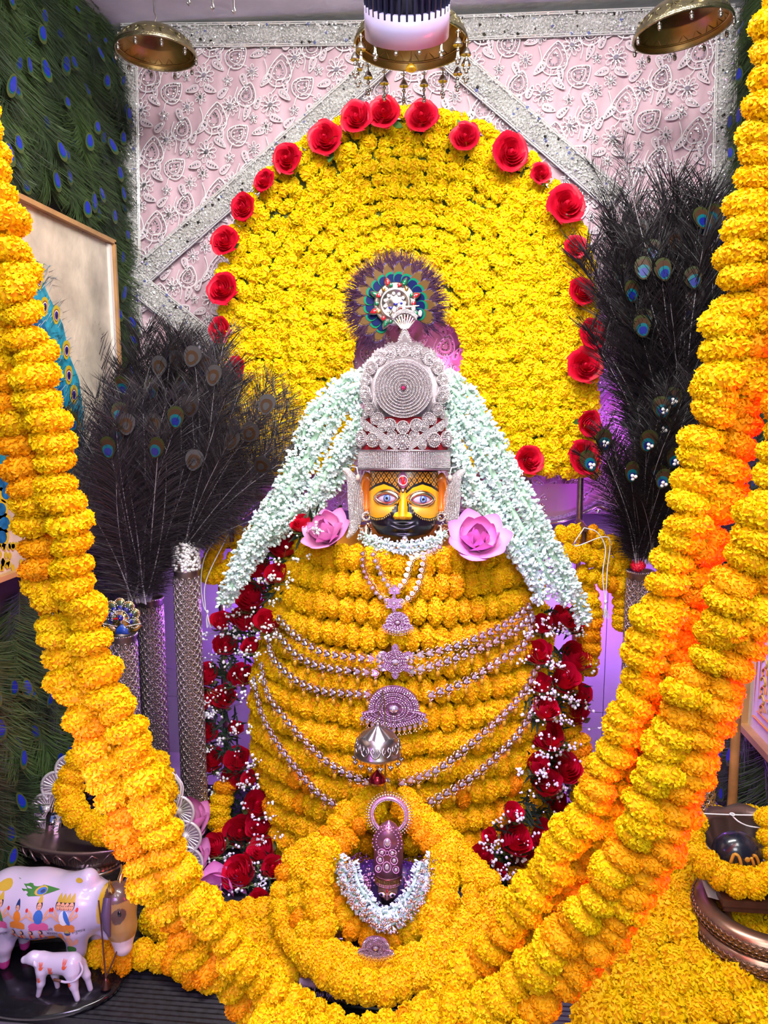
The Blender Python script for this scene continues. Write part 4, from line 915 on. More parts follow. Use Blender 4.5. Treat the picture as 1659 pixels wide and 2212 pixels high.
for _a in (0, 2.1, 4.2): PEARL.ell((.006 * math.cos(_a), -.006, .006 * math.sin(_a)), .0052, 8, 6)
PEARLm = PEARL.mesh('pearls', mat('pearl_dot', (.85, .82, .85), .15, coat=.6))
def bunch(label, base, tips, key, seed, face=(.0, -1, .15), eye=True, spread=.03, extra=0, width=1.0, pearls=False):
    q = random.Random(seed); b = P(*base); g = thing('peacock_feather_bunch', label, 'feathers', b, group='bunches of peacock feathers'); inv = g.matrix_basis.inverted()
    tips = [t_ if XL + .10 < P(*t_).x < XR - .10 else (t_[0] + (25 if P(*t_).x < 0 else -45), t_[1], t_[2]) for t_ in tips]
    for i, (x, y, Y) in enumerate(tips):
        b0 = b + Vector((q.uniform(-1, 1), q.uniform(-1, 1), 0)) * spread
        o = put_feather(g, inv, b0, P(x, y, Y), face, key, q, eye if (eye is True or eye == 'grey') and (i % 3 != 2 or pearls) else ('grey' if eye else False), width=width)
        if pearls:
            e = o.children[0] if o.children else None
            L_ = (P(x, y, Y) - b0).length; link('pearls', PEARLm, o, TRS(tuple(Vector(e.location) + Vector((0, -.03, 0))), (0, 0, 0), (1 / (L_ * width), 1 / L_, 1 / L_)))
    for _ in range(extra):
        x, y, Y = q.choice(tips); b0 = b + Vector((q.uniform(-1, 1), q.uniform(-1, 1), 0)) * spread; put_feather(g, inv, b0, P(x + q.uniform(-45, 45), y + q.uniform(-25, 70), Y + q.uniform(-.04, .08)), (q.uniform(-.6, .6), -1, .2), key, q, False, width=width)
    return g
# left side
bunch('brush of peacock feathers with blue eyes standing in the short peacock vase', (305, 1300, 2.16), [(232, 930, 2.06), (345, 930, 2.06), (200, 880, 2.12), (262, 850, 2.12), (318, 845, 2.14), (372, 880, 2.14), (190, 985, 2.10), (285, 900, 2.08), (390, 950, 2.12), (225, 850, 2.16)], 'grey', 1, extra=26, width=.95)
bunch('spreading grey peacock feathers in the tall vase with pearl collar', (402, 1185, 2.20), [(470, 770, 2.18), (440, 850, 2.15), (512, 870, 2.14), (560, 960, 2.12), (620, 910, 2.16), (560, 820, 2.2), (402, 740, 2.24), (600, 1010, 2.12), (640, 860, 2.2), (500, 740, 2.22)], 'grey', 2, eye='grey', extra=20, width=.9)
bunch('dark feather brush behind the other left bunches against the wall', (325, 1250, 2.36), [(300, 790, 2.34), (335, 770, 2.34), (270, 740, 2.36), (380, 730, 2.38), (420, 720, 2.36), (310, 725, 2.4), (450, 760, 2.36), (260, 800, 2.36)], 'dark', 3, extra=18, width=.9)
# right side
bunch('huge black feather brush at upper right beside the arch', (1475, 1150, 2.36), [(1390, 560, 2.32), (1395, 480, 2.34), (1400, 450, 2.34), (1460, 430, 2.36), (1520, 420, 2.38), (1390, 620, 2.32), (1405, 560, 2.28), (1480, 500, 2.28), (1500, 580, 2.30), (1385, 520, 2.36), (1380, 430, 2.38), (1440, 410, 2.38), (1560, 460, 2.36), (1540, 400, 2.40), (1382, 590, 2.34), (1420, 520, 2.26), (1450, 620, 2.28), (1390, 470, 2.4), (1382, 640, 2.3), (1370, 660, 2.28)], 'dark', 4, spread=.05, extra=56, width=.78)
put_feather_g = bunch('single long peacock quill rising above the black feather brush', (1420, 620, 2.30), [(1318, 300, 2.36), (1300, 330, 2.37)], 'dark', 9, eye=False, width=.7)
bunch('lower right peacock feathers with pearl centred blue eyes', (1385, 1215, 2.22), [(1312, 950, 2.14), (1398, 925, 2.12), (1440, 965, 2.12), (1437, 1015, 2.10), (1402, 1003, 2.14), (1420, 822, 2.2), (1352, 856, 2.2), (1330, 920, 2.18), (1470, 900, 2.2), (1360, 1000, 2.12)], 'dark', 5, extra=30, width=.95, pearls=True)
ca_ = link('red_carnation', marigold(99, 260).mesh('red_carnation', [M_rose, M_rose], False), None, frame(P(1378, 1222, 2.20), (-.2, -.5, .8), None, .022)); tag(ca_, 'red carnation tucked into the rim of the right silver vase', 'flower')
# feathers covering the side walls
def wall_feathers(wall, x, sgn, ylo, yhi, zlo, zhi, step, seed, n_max, keep):
    q = random.Random(seed); c = 0; z = zlo
    rows_ = np.arange(zhi, zlo, -step * .95); i = 0
    for z in rows_:
        i += 1
        for y in np.arange(ylo + (step / 2 if i % 2 else 0), yhi, step):
            if c >= n_max: return
            if keep(y, z): continue
            yy, zz = y + q.uniform(-.02, .02), z + q.uniform(-.03, .03); L = q.uniform(.24, .34); xx = x + sgn * (.008 + q.uniform(0, .025)); lean = q.uniform(-.35, .35)
            base = Vector((xx, yy - lean * L, min(ZC - .01, zz + L))); tip = Vector((xx + sgn * .03, yy, zz)); put_feather(wall, Matrix.Identity(4), base, tip, (sgn, -.25, .1), 'green', q, True, width=1.15); c += 1
XPL = XL + .075; _tr = PX(237, 523, XPL); _zb = PX(20, 1240, XPL).z
XPR = XR - .07; _bl = PX(1612, 1566, XPR); _zq1 = PX(1625, 1285, XPR).z
wall_feathers(wall_left, XL, 1, 1.25, YB - .02, ZP + .05, ZC - .05, .105, 3, 300, lambda y, z: y < _tr.y + .02 and _zb - .27 < z < _tr.z - .02)
wall_feathers(wall_right, XR, -1, 1.35, YB - .02, ZP + .1, ZC - .05, .135, 4, 270, lambda y, z: y < _bl.y + .02 and _bl.z - .27 < z < _zq1 - .02)
# ------------------------------------------------------------------ big hanging garlands in front
def sw(L): return [P(x, y, Y) for x, y, Y in L]
SWL = [(-215, -1000, 1.12), (-170, -500, 1.13), (-125, -60, 1.14), (-95, 180, 1.15), (-40, 420, 1.15), (2, 610, 1.16), (45, 800, 1.17), (85, 989, 1.17), (128, 1240, 1.18), (172, 1410, 1.19), (240, 1593, 1.19), (315, 1786, 1.20), (402, 1970, 1.21), (490, 2080, 1.22), (585, 2172, 1.23), (690, 2245, 1.24), (860, 2285, 1.25)]
SWR1 = [(1830, -980, 1.14), (1800, -540, 1.15), (1760, -100, 1.16), (1715, 120, 1.17), (1680, 350, 1.18), (1645, 550, 1.18), (1605, 740, 1.19), (1560, 930, 1.20), (1515, 1120, 1.20), (1465, 1310, 1.21), (1405, 1510, 1.22), (1352, 1657, 1.23), (1272, 1804, 1.23), (1182, 1951, 1.24), (1080, 2080, 1.25), (990, 2172, 1.25), (895, 2245, 1.26), (800, 2285, 1.26)]
SWR2 = [(1905, -1000, 1.03), (1890, -450, 1.04), (1865, 50, 1.04), (1830, 420, 1.05), (1790, 700, 1.06), (1735, 930, 1.07), (1675, 1130, 1.08), (1600, 1330, 1.09), (1522, 1510, 1.10), (1466, 1657, 1.11), (1406, 1804, 1.12), (1320, 1951, 1.13), (1210, 2085, 1.14), (1080, 2180, 1.15), (960, 2235, 1.16), (850, 2262, 1.17)]
def side(L, dx, dY):
    out = []
    for i, (x, y, Y) in enumerate(L):
        j = min(len(L) - 1, i + 1); k = max(0, i - 1); tx, ty = L[j][0] - L[k][0], L[j][1] - L[k][1]; n = math.hypot(tx, ty)
        out.append((x - ty / n * dx, y + tx / n * dx, Y + dY))
    return out
SG = 'big marigold garlands hanging in front of the statue'
GK = dict(group=SG, jit=.20, squash=.98, rvar=.12)  # orange shares below put shaded and red-lit strand sides into flower colour
garland('hanging_garland', 'left hanging marigold garland, outer strand toward the picture edge', sw(side(SWL, 33, .0)), .0375, .034, seed=201, orange=.30, **GK)
garland('hanging_garland', 'left hanging marigold garland, inner strand toward the statue', sw(side(SWL, -30, -.02)), .0375, .034, seed=202, **GK)
garland('hanging_garland', 'left hanging marigold garland, rear strand half hidden by the front two', sw(side(SWL, 4, .05)), .036, .036, seed=203, orange=.75, **GK)
garland('hanging_garland', 'right hanging marigold garland nearest the statue, inner strand', sw(side(SWR1, 34, .0)), .0375, .034, seed=204, orange=.08, **GK)
garland('hanging_garland', 'right hanging marigold garland nearest the statue, outer strand', sw(side(SWR1, -28, .02)), .0375, .034, seed=205, orange=.45, **GK)
garland('hanging_garland', 'foremost right hanging garland, yellow inner strand', sw(side(SWR2, 34, .01)), .035, .032, seed=206, orange=.25, **GK)
garland('hanging_garland', 'foremost right hanging garland, red lit outer strand', sw(side(SWR2, -32, .01)), .035, .032, seed=207, orange=.85, **GK)
garland('hanging_garland', 'short marigold garland sagging low across the bottom edge', [P(560, 2215, 1.12), P(680, 2240, 1.12), P(780, 2234, 1.13), P(880, 2236, 1.13), P(1000, 2250, 1.12), P(1120, 2235, 1.12)], .032, .031, seed=208, orange=.05, **GK)
# ------------------------------------------------------------------ necklaces and pendants on the statue
M_amber = mat('amber_bead', (.80, .46, .02), .2, trans=.4)
M_pinkd = mat('pink_stones', (.88, .66, .80), .15, .6, spec=1.0)
M_pset = mat('pendant_setting', (.36, .17, .24), .3, .8, bump=.5, bscale=700, vor=1)
def link_mesh(kind):
    mb = MB(); t = np.linspace(0, 2 * PI, 14, endpoint=False)
    if kind == 0:      # drop stone with side stones, for the slanting strings (unit: one link about 1.0 wide)
        d = np.column_stack([.42 * np.sin(t) * (1 - .4 * np.cos(t)), .5 * np.cos(t)]); mb.plate(d, .16, 0, TRS((0, 0, 0), (0, PI / 2, 0))); mb.plate(d * .7, .3, 1, TRS((0, 0, 0), (0, PI / 2, 0)), .35)
        for x, z in ((-.45, .32), (-.45, -.32)): mb.ell((x, -.12, z), (.2, .16, .2), 8, 6, 1)
        for x, z in ((.1, .62), (.3, .5), (-.1, .6)): mb.ell((x, -.1, z), .10, 6, 5, 2)
        for x, z in ((.1, -.6), (.25, -.5), (-.05, -.62)): mb.ell((x, -.1, z), .10, 6, 5, 2)
    elif kind == 1:    # the small heart links of the V necklaces
        d = np.column_stack([.45 * np.sin(t) * (1 + .3 * np.cos(t)), .5 * np.cos(t)]); mb.plate(d, .2, 0); mb.plate(d * .65, .35, 1, None, .3)
        for a in np.linspace(.2, 2.9, 6): mb.ell((.62 * math.cos(a), -.1, .25 + .55 * math.sin(a)), .12, 6, 5, 2)
    return mb.mesh('necklace_link', [M_rosegold, M_crystal, M_rosegold], False)
LK = [link_mesh(0), link_mesh(1)]
dropb = MB(); dropb.ell((0, 0, -.9), (.36, .36, .55), 8, 6, 0); dropb.tube([(0, 0, 0), (0, 0, -.4)], .05, 4, 1)
for a in (0, 2.1, 4.2): dropb.ell((.16 * math.cos(a), .16 * math.sin(a), -.3), .13, 6, 5, 1)
DROP = dropb.mesh('amber_drop', [M_amber, M_rosegold], True)
def necklace(label, px, size, kind, seed, drops=False, off=.052):
    q = random.Random(seed); path = spline([bodyP(x, y, off) for x, y in px], size * 1.22); tg = tangents(path)
    g = thing('necklace', label, 'necklace', path[-1], group='jewelled necklaces on the statue'); inv = g.matrix_basis.inverted()
    ch = MB(); ch.tube([inv @ (p + Vector((0, .004, 0))) for p in path], .0012, 5); part('chain', ch, M_rosegold, g)
    for i, (p, t) in enumerate(zip(path, tg)):
        n = Vector(((p.x - XC) * 1.2, -(.5), .12)).normalized(); x = t if t.x > 0 else t
        y = -n; x = (x - y * x.dot(y)).normalized(); z = x.cross(y)
        M = Matrix((x * size, y * size, z * size)).transposed().to_4x4(); M.translation = p
        if kind == 1: M = M @ TRS((0, 0, 0), (0, q.uniform(-.3, .3), 0)) 
        link('link', LK[kind], g, inv @ M)
        if drops and i % 2: link('amber_drop', DROP, g, inv @ TRS(p + n * .004 + Vector((0, 0, -size * .5)), (0, 0, 0), size * .9))
    return g
sz = 16 * S(2.03); sm = 11 * S(2.03)
necklace('thin inner V necklace hanging from the collar, left half', [(806, 1198), (812, 1215), (819, 1232), (834, 1260), (850, 1272)], sm, 1, 1)
necklace('thin inner V necklace hanging from the collar, right half', [(950, 1182), (921, 1194), (890, 1204), (881, 1228), (871, 1258), (854, 1272)], sm, 1, 2)
necklace('thin outer V necklace below the inner one, left half', [(784, 1196), (783, 1215), (787, 1236), (801, 1264), (822, 1290), (846, 1302)], sm, 1, 3)
necklace('thin outer V necklace below the inner one, right half', [(914, 1205), (909, 1234), (900, 1266), (880, 1292), (856, 1302)], sm, 1, 4)
necklace('uppermost long stone necklace, left half up to the flower pendant', [(604, 1338), (638, 1372), (672, 1397), (705, 1412), (759, 1419), (822, 1424)], sz, 0, 5)
necklace('uppermost long stone necklace, right half from the flower pendant', [(1140, 1312), (1085, 1352), (1005, 1388), (940, 1408), (886, 1418)], sz, 0, 6)
necklace('second long stone necklace with amber drops, left half', [(590, 1356), (614, 1385), (638, 1412), (676, 1434), (723, 1445), (812, 1454)], sz, 0, 7, True)
necklace('second long stone necklace with amber drops, right half', [(1146, 1330), (1110, 1362), (1050, 1394), (965, 1428), (888, 1450)], sz, 0, 8, True)
necklace('third long stone necklace looping from left to the bell pendant', [(580, 1365), (588, 1415), (618, 1452), (655, 1478), (705, 1494), (795, 1500)], sz, 0, 9, True)
necklace('third long stone necklace looping from right to the bell pendant', [(1148, 1340), (1130, 1392), (1075, 1428), (1010, 1470), (930, 1502)], sz, 0, 10, True)
necklace('fourth stone necklace hanging to the silver canopy, left half', [(566, 1440), (580, 1500), (612, 1545), (650, 1590), (700, 1640), (752, 1672), (812, 1700)], sz, 0, 11, True)
necklace('fourth stone necklace hanging to the silver canopy, right half', [(1160, 1440), (1130, 1495), (1075, 1555), (1010, 1612), (945, 1662), (868, 1692)], sz, 0, 12, True)
necklace('lowest stone necklace, left half crossing the lower strands', [(550, 1470), (566, 1540), (600, 1605), (645, 1665), (690, 1715), (735, 1745)], sz, 0, 13, True)
necklace('lowest stone necklace, right half crossing the lower strands', [(1165, 1500), (1125, 1575), (1065, 1640), (1000, 1692), (930, 1732)], sz, 0, 14, True)
def pendant(label, px, py, off, kind, w, Y=None):
    p = bodyP(px, py, off) if Y is None else P(px, py, Y); s = w * S(p.y) / 2
    g = tag(link('pendant', None, None, TRS(p, (.06, 0, math.radians(2)), s)), label, 'pendant', 'jewelled pendants'); mb = MB(); t = np.linspace(0, 2 * PI, 40, endpoint=False)
    def beads(poly, r, y, m=1, n=None):
        p_ = np.asarray(poly); d = np.r_[0, np.cumsum(np.linalg.norm(np.diff(np.vstack([p_, p_[:1]]), axis=0), axis=1))]; k = n or max(6, int(d[-1] / (r * 2.1))); u = np.linspace(0, d[-1], k, endpoint=False)
        pc = np.vstack([p_, p_[:1]]); xs = np.interp(u, d, pc[:, 0]); zs_ = np.interp(u, d, pc[:, 1]); mb.inst(oct_, [np.array(TRS((x, y, z), (i, i * 2, 0), r)) for i, (x, z) in enumerate(zip(xs, zs_))], m)
    if kind == 'bell':
        a = np.linspace(-.15, PI + .15, 22); top = np.column_stack([.78 * np.cos(a), .72 * np.sin(a) - .02]); bot = np.array([[-1.0, -.22], [-.92, -.36], [-.6, -.5], [-.25, -.6], [0, -.64], [.25, -.6], [.6, -.5], [.92, -.36], [1.0, -.22]]); o = np.vstack([top, bot])
        mb.plate(o, .10, 0)
        c = np.array((0, .0)); 
        for f in (.97, .90, .82, .70, .62): beads(o * f + [0, -.01], .034 if f > .8 else .026, -.12)
        e = np.column_stack([np.cos(t), np.sin(t)])
        for r_ in (.44, .36, .28): beads(e * [r_, r_ * .85] + [0, -.02], .028, -.14)
        mb.ell((0, -.13, -.02), (.15, .10, .12), 10, 8, 2)
        hb = MB()
        for i, x in enumerate(np.linspace(-.98, .98, 13)):
            z = -.34 - .34 * (1 - x * x) - .06; mb.torus((x, -.06, z), .06, .018, 10, 5, 3, None); mb.ell((x, -.08, z), (.07, .06, .09), 8, 6, 2)
            mb.ell((x, -.05, z - .14), .035, 6, 5, 3); mb.ell((x - .04, -.05, z - .19), .03, 6, 5, 3); mb.ell((x + .04, -.05, z - .19), .03, 6, 5, 3)
    else:
        e = np.column_stack([np.cos(t), np.sin(t)]); mb.plate(e * .72, .12, 0)
        for r_ in (.70, .60, .50, .38, .28): beads(e * r_, .036, -.14)
        mb.ell((0, -.15, 0), (.22, .12, .18), 12, 8, 2)
        for k in range(6):
            a = PI / 2 + (k - 1) * 1.05 if k < 3 else -PI / 2 + (k - 4) * 1.05; pt = np.column_stack([.22 * np.sin(t[::2]) * (1 - .3 * np.cos(t[::2])), .26 * np.cos(t[::2])]); M_ = TRS((.86 * math.cos(a), 0, .86 * math.sin(a)), (0, PI / 2 - a, 0)); mb.plate(pt, .1, 0, M_)
            mb.inst(oct_, [np.array(M_ @ TRS((x, -.11, z), (x, z, 0), .034)) for s_ in (.9, .6, .3) for x, z in pt * s_], 1)
        for sx in (-1, 1):
            for dz in (-.34, 0, .34): mb.ell((sx * .95, -.08, dz), (.15, .1, .13), 8, 6, 2); mb.torus((sx * .95, -.05, dz), .15, .025, 12, 5, 3, None)
    o = part('stones', mb, [M_pset, M_pinkd, M_crystal, M_rosegold], g, smooth=False); return g
pendant('small flower pendant at the tip of inner V necklace', 852, 1276, .058, 'flower', 24); pendant('flower pendant at the tip of outer V necklace', 851, 1303, .058, 'flower', 36)
pendant('bell shaped pink stone pendant high on the chest', 859, 1343, .06, 'bell', 68); pendant('six petalled pink stone pendant at centre of chest', 854, 1428, .06, 'flower', 74)
pendant('largest bell shaped stone pendant behind the silver canopy', 851, 1526, .06, 'bell', 146); pendant('small starry pendant below the red bell', 820, 1692, .06, 'flower', 46)
pendant('small fan shaped pendant on the marigold loop under the little idol', 812, 2044, 0, 'bell', 84, 1.445)
# ------------------------------------------------------------------ silver vases
arcm = MB(); M_vase = mat('vase_silver_shaded', (.26, .20, .20), .35, .8, noise=40, namp=.3); M_emb = mat('vase_relief_lit', (.62, .54, .54), .25, .9)  # one silver: recess shade and relief gleam put into two colours
def u_arc(w, h, r, y=0, n=9):
    a = np.linspace(PI, 2 * PI, n); return [(w * math.cos(q), y, h * math.sin(q) + (h * .6 if i in (0, n - 1) else 0)) for i, q in enumerate(a)]
arcm.tube(u_arc(.5, .62, .1), .10, 5, 0, False); arcm.tube([(x * .5, y, z * .5 + .12) for x, y, z in u_arc(.5, .62, .1)] + [(.25, 0, .35), (0, 0, .52), (-.25, 0, .35), (-.25, 0, .12)], .07, 5, 0, False); arcm.ell((0, 0, 0), (.12, .08, .2), 6, 5)
def vase(label, px, top, bot, half, Y, collar=None, seed=0):
    a = P(px, top, Y); R = half * S(Y); h = a.z - ZP; g = thing('silver_vase', label, 'vase', (a.x, a.y, ZP), group='tall embossed silver vases')
    vb = MB(); vb.lathe([(R * .2, 0), (R * 1.12, 0), (R * 1.12, .02), (R * .98, .03), (R * .98, h - .012), (R * 1.04, h - .008), (R * 1.04, h), (R * .86, h), (R * .86, h - .05), (.001, h - .05)], 28); part('vase_body', vb, M_vase, g)
    zb = P(px, bot, Y).z - ZP; n = 11; cw = 2 * PI * R / n; rows = int((h - .07) / (cw * .62)); mats = []
    for i in range(rows):
        z = h - .035 - i * cw * .62
        for k in range(n):
            th = 2 * PI * (k + (.5 if i % 2 else 0)) / n; mats.append(np.array(Matrix.Rotation(th, 4, 'Z') @ TRS((0, -R * .99, z), (0, 0, 0), cw * .98)))
    eb = MB(); eb.inst(arcm, mats); part('embossing', eb, M_emb, g, kind='stuff')
    if collar:
        q = random.Random(seed); ch = collar * S(Y); cb = MB(); cb.lathe([(R * 1.0, h - .004), (R * 1.0, h + ch), (R * .9, h + ch), (R * .9, h)], 24, 1)
        pm = [np.array(TRS((R * 1.03 * math.cos(t), R * 1.03 * math.sin(t), h + z), (0, 0, 0), q.uniform(.0035, .0058))) for t, z in [(q.uniform(0, 6.283), q.uniform(0, ch)) for _ in range(420)]]
        cb.inst(BB, pm, 0); part('pearl_collar', cb, [mat('white_pearl', (.80, .78, .78), .2, coat=.5), M_silver_d], g)
    else:
        rb = MB(); rb.inst(BB, [np.array(TRS((R * 1.05 * math.cos(t), R * 1.05 * math.sin(t), h - .002), (0, 0, 0), .0034)) for t in np.linspace(0, 6.283, 40, endpoint=False)]); part('beaded_rim', rb, M_silver, g)
    return g
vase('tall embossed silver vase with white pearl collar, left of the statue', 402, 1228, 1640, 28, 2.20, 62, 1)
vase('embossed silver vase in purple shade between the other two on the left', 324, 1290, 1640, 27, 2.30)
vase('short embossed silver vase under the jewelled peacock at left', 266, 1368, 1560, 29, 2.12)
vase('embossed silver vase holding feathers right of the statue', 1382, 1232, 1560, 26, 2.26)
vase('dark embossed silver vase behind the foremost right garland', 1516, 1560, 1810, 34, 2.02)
# jewelled peacock on the short vase
pc = P(262, 1328, 2.085); pk = tag(link('peacock_ornament', None, None, TRS(pc, (0, 0, .05), S(2.085))), 'jewelled enamel peacock ornament on the rim of the short vase', 'ornament'); t = np.linspace(0, 2 * PI, 24, endpoint=False)
for k in range(7):
    a = math.radians(-20 + 220 / 6 * k); M_ = TRS((26 * math.cos(a), 0, 26 * math.sin(a) - 6), (0, PI / 2 - a, 0)); d = np.column_stack([13 * np.sin(t) * (1 + .25 * np.cos(t)), 21 * np.cos(t)]); fb = MB(); fb.plate(d, 4, 0, M_); fb.plate(d * .72, 5, 1, M_); fb.plate(d * [.45, .40] - [0, 5], 6, 2, M_)
    fb.inst(BB, [np.array(M_ @ TRS((x * .93, -4.5, z * .93), (0, 0, 0), 1.9)) for x, z in d], 3)
    for dx in (-3, 0, 3): fb.tube([tuple(M_ @ Vector((dx * .4, -6.5, -15))), tuple(M_ @ Vector((dx, -6.5, -2)))], .8, 4, 3)
    part('tail_plume', fb, [M_gold, mat('enamel_sage', (.10, .13, .08), .2, .6) if k == 0 else bpy.data.materials['enamel_sage'], M_bluegem, M_silver], pk)
bdm = MB(); bdm.plate(np.column_stack([20 * np.cos(t), 24 * np.sin(t)]) + [0, -12], 6, 0); bdm.inst(BB, [np.array(TRS((20 * math.cos(a), -6, 24 * math.sin(a) - 12), (0, 0, 0), 1.9)) for a in np.linspace(0, PI, 18)], 3); bdm.ell((2, -10, -4), (6.5, 5, 7.5), 12, 8, 1); bdm.tube([(-3, -12, -5), (-10, -12, -7), (-15, -11, -6)], [3, 2, .5], 6, 2); bdm.ell((2, -15, -4), 1.6, 6, 5, 3); bdm.tube([(2, -9, -10), (3, -9, -18)], 2.5, 6, 3); bdm.plate(np.array([[3, -18], [16, -32], [18, -44], [-14, -44], [-12, -32]]), 9, 4, None, .1)
part('peacock_figure', bdm, [M_gold, M_bluegem, M_redgem, M_silver, mat('enamel_azure', (.02, .08, .45), .2, coat=1)], pk)
for sx in (-1, 1):
    wm_ = MB(); wm_.plate(np.array([[sx * 10, -26], [sx * 44, -18], [sx * 46, -26], [sx * 36, -38], [sx * 14, -42]]), 5, 0, None, .1); wm_.inst(BB, [np.array(TRS((sx * x, -5, z), (0, 0, 0), 1.8)) for x, z in zip(np.linspace(10, 46, 14), np.linspace(-26, -19, 14))], 1); part('wing_plate', wm_, [M_gold, M_silver], pk)
# ------------------------------------------------------------------ brass canopies hanging from the ceiling
def canopy(label, px, py, w, Y, tilt, n_dang, ch, seed, long=False, hook=True):
    R = w / 2 * S(Y); c = P(px, py, Y); g = tag(link('brass_canopy', None, None, TRS(c, tilt, 1)), label, 'canopy', 'brass bowl canopies under the ceiling')
    H = R * .62; ob_ = MB(); ob_.lathe([(R, 0), (R * 1.01, .004), (R * 1.01, .012), (R * .985, .016), (R * .97, H * .25), (R * .86, H * .55), (R * .62, H * .82), (R * .3, H * .97), (.001, H)], 56)
    for k in range(14):
        a = 2 * PI * k / 14
        for s_ in (1, -1):
            ob_.tube([(R * .985 * f * math.cos(a + s_ * da), R * .985 * f * math.sin(a + s_ * da), z) for f, da, z in ((.99, .02, H * .18), (.98, .16, H * .28), (.93, .2, H * .42), (.91, .08, H * .47), (.92, .06, H * .40))], .0016, 4, 0, False)
    part('bowl', ob_, M_brass, g)
    ib = MB(); pr = [(R * .975, .001), (R * .95, H * .23), (R * .83, H * .52)]
    for f in np.linspace(.75, .05, 12): pr += [(R * f, H * (.95 - .5 * f * f) - .004), (R * f * .98, H * (.95 - .5 * f * f) + .001)]
    ib.lathe(pr[::-1], 48)
    for k in range(20):
        a = 2 * PI * k / 20; ib.tube([(R * .93 * math.cos(a - .1), R * .93 * math.sin(a - .1), H * .26), (R * .88 * math.cos(a), R * .88 * math.sin(a), H * .44), (R * .93 * math.cos(a + .1), R * .93 * math.sin(a + .1), H * .26)], .002, 4, 0, False)
    ib.torus((0, 0, H * .22), R * .945, .003, 48, 5); part('bowl_inside', ib, M_brass_in, g)
    rb = MB(); rb.torus((0, 0, .004), R * 1.0, .004, 56, 8); part('rim', rb, M_brass, g)
    for k in range(n_dang):
        a = 2 * PI * k / n_dang + .2; M_ = TRS((R * math.cos(a), R * math.sin(a), -.002), (0, 0, a)); db = MB(); L_ = .014 if not long else .03
        db.torus((0, 0, -.004), .004, .0009, 10, 5, 0, Matrix.Rotation(PI / 2, 4, 'X') if False else None); db.tube([(0, 0, 0), (0, 0, -L_ * .4)], .0012, 5)
        db.lathe([(.001, -L_ * .4), (.004, -L_ * .5), (.0085 if long else .005, -L_ * .8), (.0085 if long else .005, -L_ * .85), (.001, -L_ * .8)], 10)
        if long:
            for dx, dz in ((0, 0), (-.003, -.014), (.003, -.014), (0, -.02)): db.tube([(0, 0, -L_ * .8), (dx, 0, -L_ * 1.1 + dz)], .001, 4); db.ell((dx, 0, -L_ * 1.1 + dz), .0034, 8, 6)
        else: db.ell((0, 0, -L_), .0042, 8, 6)
        part('dangle', db, M_silver_d, g, M_ @ TRS((0, 0, 0), (0, 0, 0), 1.45 if long else 1.15))
    if hook:
        zt = ZC - c.z; hb = MB(); hb.torus((0, 0, H + .010), .010, .002, 16, 6, 0, None); hb.tube([(0, 0, H), (0, 0, H + .02)], .003, 6); hb.tube([(0, 0, H + .014), (.006, 0, H + .03), (0, 0, H + .045), (0, 0, max(H + .05, zt))], .0022, 6); part('hook', hb, M_silver_d, g, Matrix(TRS((0, 0, 0), tilt, 1)).inverted())
    return g
canopy('brass bowl canopy hanging at upper left before the pink cloth', 337, 118, 160, 2.30, (.0, 0.03, 0), 10, 0, 1)
canopy('brass bowl canopy hanging at upper right corner', 1474, 70, 178, 2.22, (.02, -.12, 0), 10, 0, 2)
cc = canopy('largest brass canopy with dangling little bells behind the black lamp', 888, 100, 222, 2.05, (.0, 0, 0), 16, 0, 3, True)
yb_ = MB(); yb_.tube([(0, 0, .03), (0, 0, -.045)], .001, 4, 1); yb_.lathe([(.001, -.04), (.008, -.044), (.016, -.056), (.012, -.058), (.001, -.05)], 14); part('amber_bell', yb_, [mat('amber_glass', (.75, .40, .02), .1, coat=1), M_silver_d], cc)
for i, (x, y) in enumerate(((408, 8), (460, 18), (506, 26))):
    p = P(x, y, 2.2 - i * .05); hb = MB(); q0 = Vector((p.x, p.y, ZC)); hb.tube([q0, (p.x, p.y, p.z + .012), (p.x + .004, p.y, p.z + .002), (p.x, p.y, p.z - .005), (p.x - .006, p.y, p.z + .004)], .0025, 6); hb.lathe([(.008, ZC - .001), (.008, ZC - .004), (.001, ZC - .004)], 12, 0, TRS((p.x, p.y, 0)))
    solo('ceiling_hook', hb, M_silver, ['leftmost of three bare hooks in the grey ceiling', 'middle one of three bare hooks in the grey ceiling', 'rightmost of three bare hooks in the grey ceiling'][i], 'hook', group='ceiling hooks')
# ------------------------------------------------------------------ black ribbed spotlight in front
sp = P(879, 8, .98); spot_l = tag(link('spotlight', None, None, TRS(sp, (math.radians(42), 0, math.radians(4)), 1)), 'black ribbed cylinder spotlight with white band hanging at the top', 'spotlight')
Rl = 84 * S(.98); b_ = MB(); b_.lathe([(.001, .16), (Rl * .9, .16), (Rl * .9, -.004), (.001, -.004)], 48); part('housing', b_, mat('lamp_black', (.006, .005, .016), .25, coat=.4), spot_l)
fb_ = MB()
for k in range(36):
    a = 2 * PI * k / 36; fb_.box((Rl * .95, 0, .078), (Rl * .06, .0013, .082), 0, Matrix.Rotation(a, 4, 'Z'))
part('cooling_fins', fb_, mat('lamp_fin', (.05, .05, .12), .3, .4), spot_l, smooth=False)
wb2 = MB(); wb2.lathe([(Rl * .9, .002), (Rl * 1.01, .002), (Rl * 1.01, -.034), (Rl * .94, -.034), (Rl * .9, -.01), (.001, -.008)], 64); part('white_band', wb2, mat('lamp_white_violet_lit', (.70, .60, .97), .3, coat=.4), spot_l)  # white band; the violet light on it is put into its colour
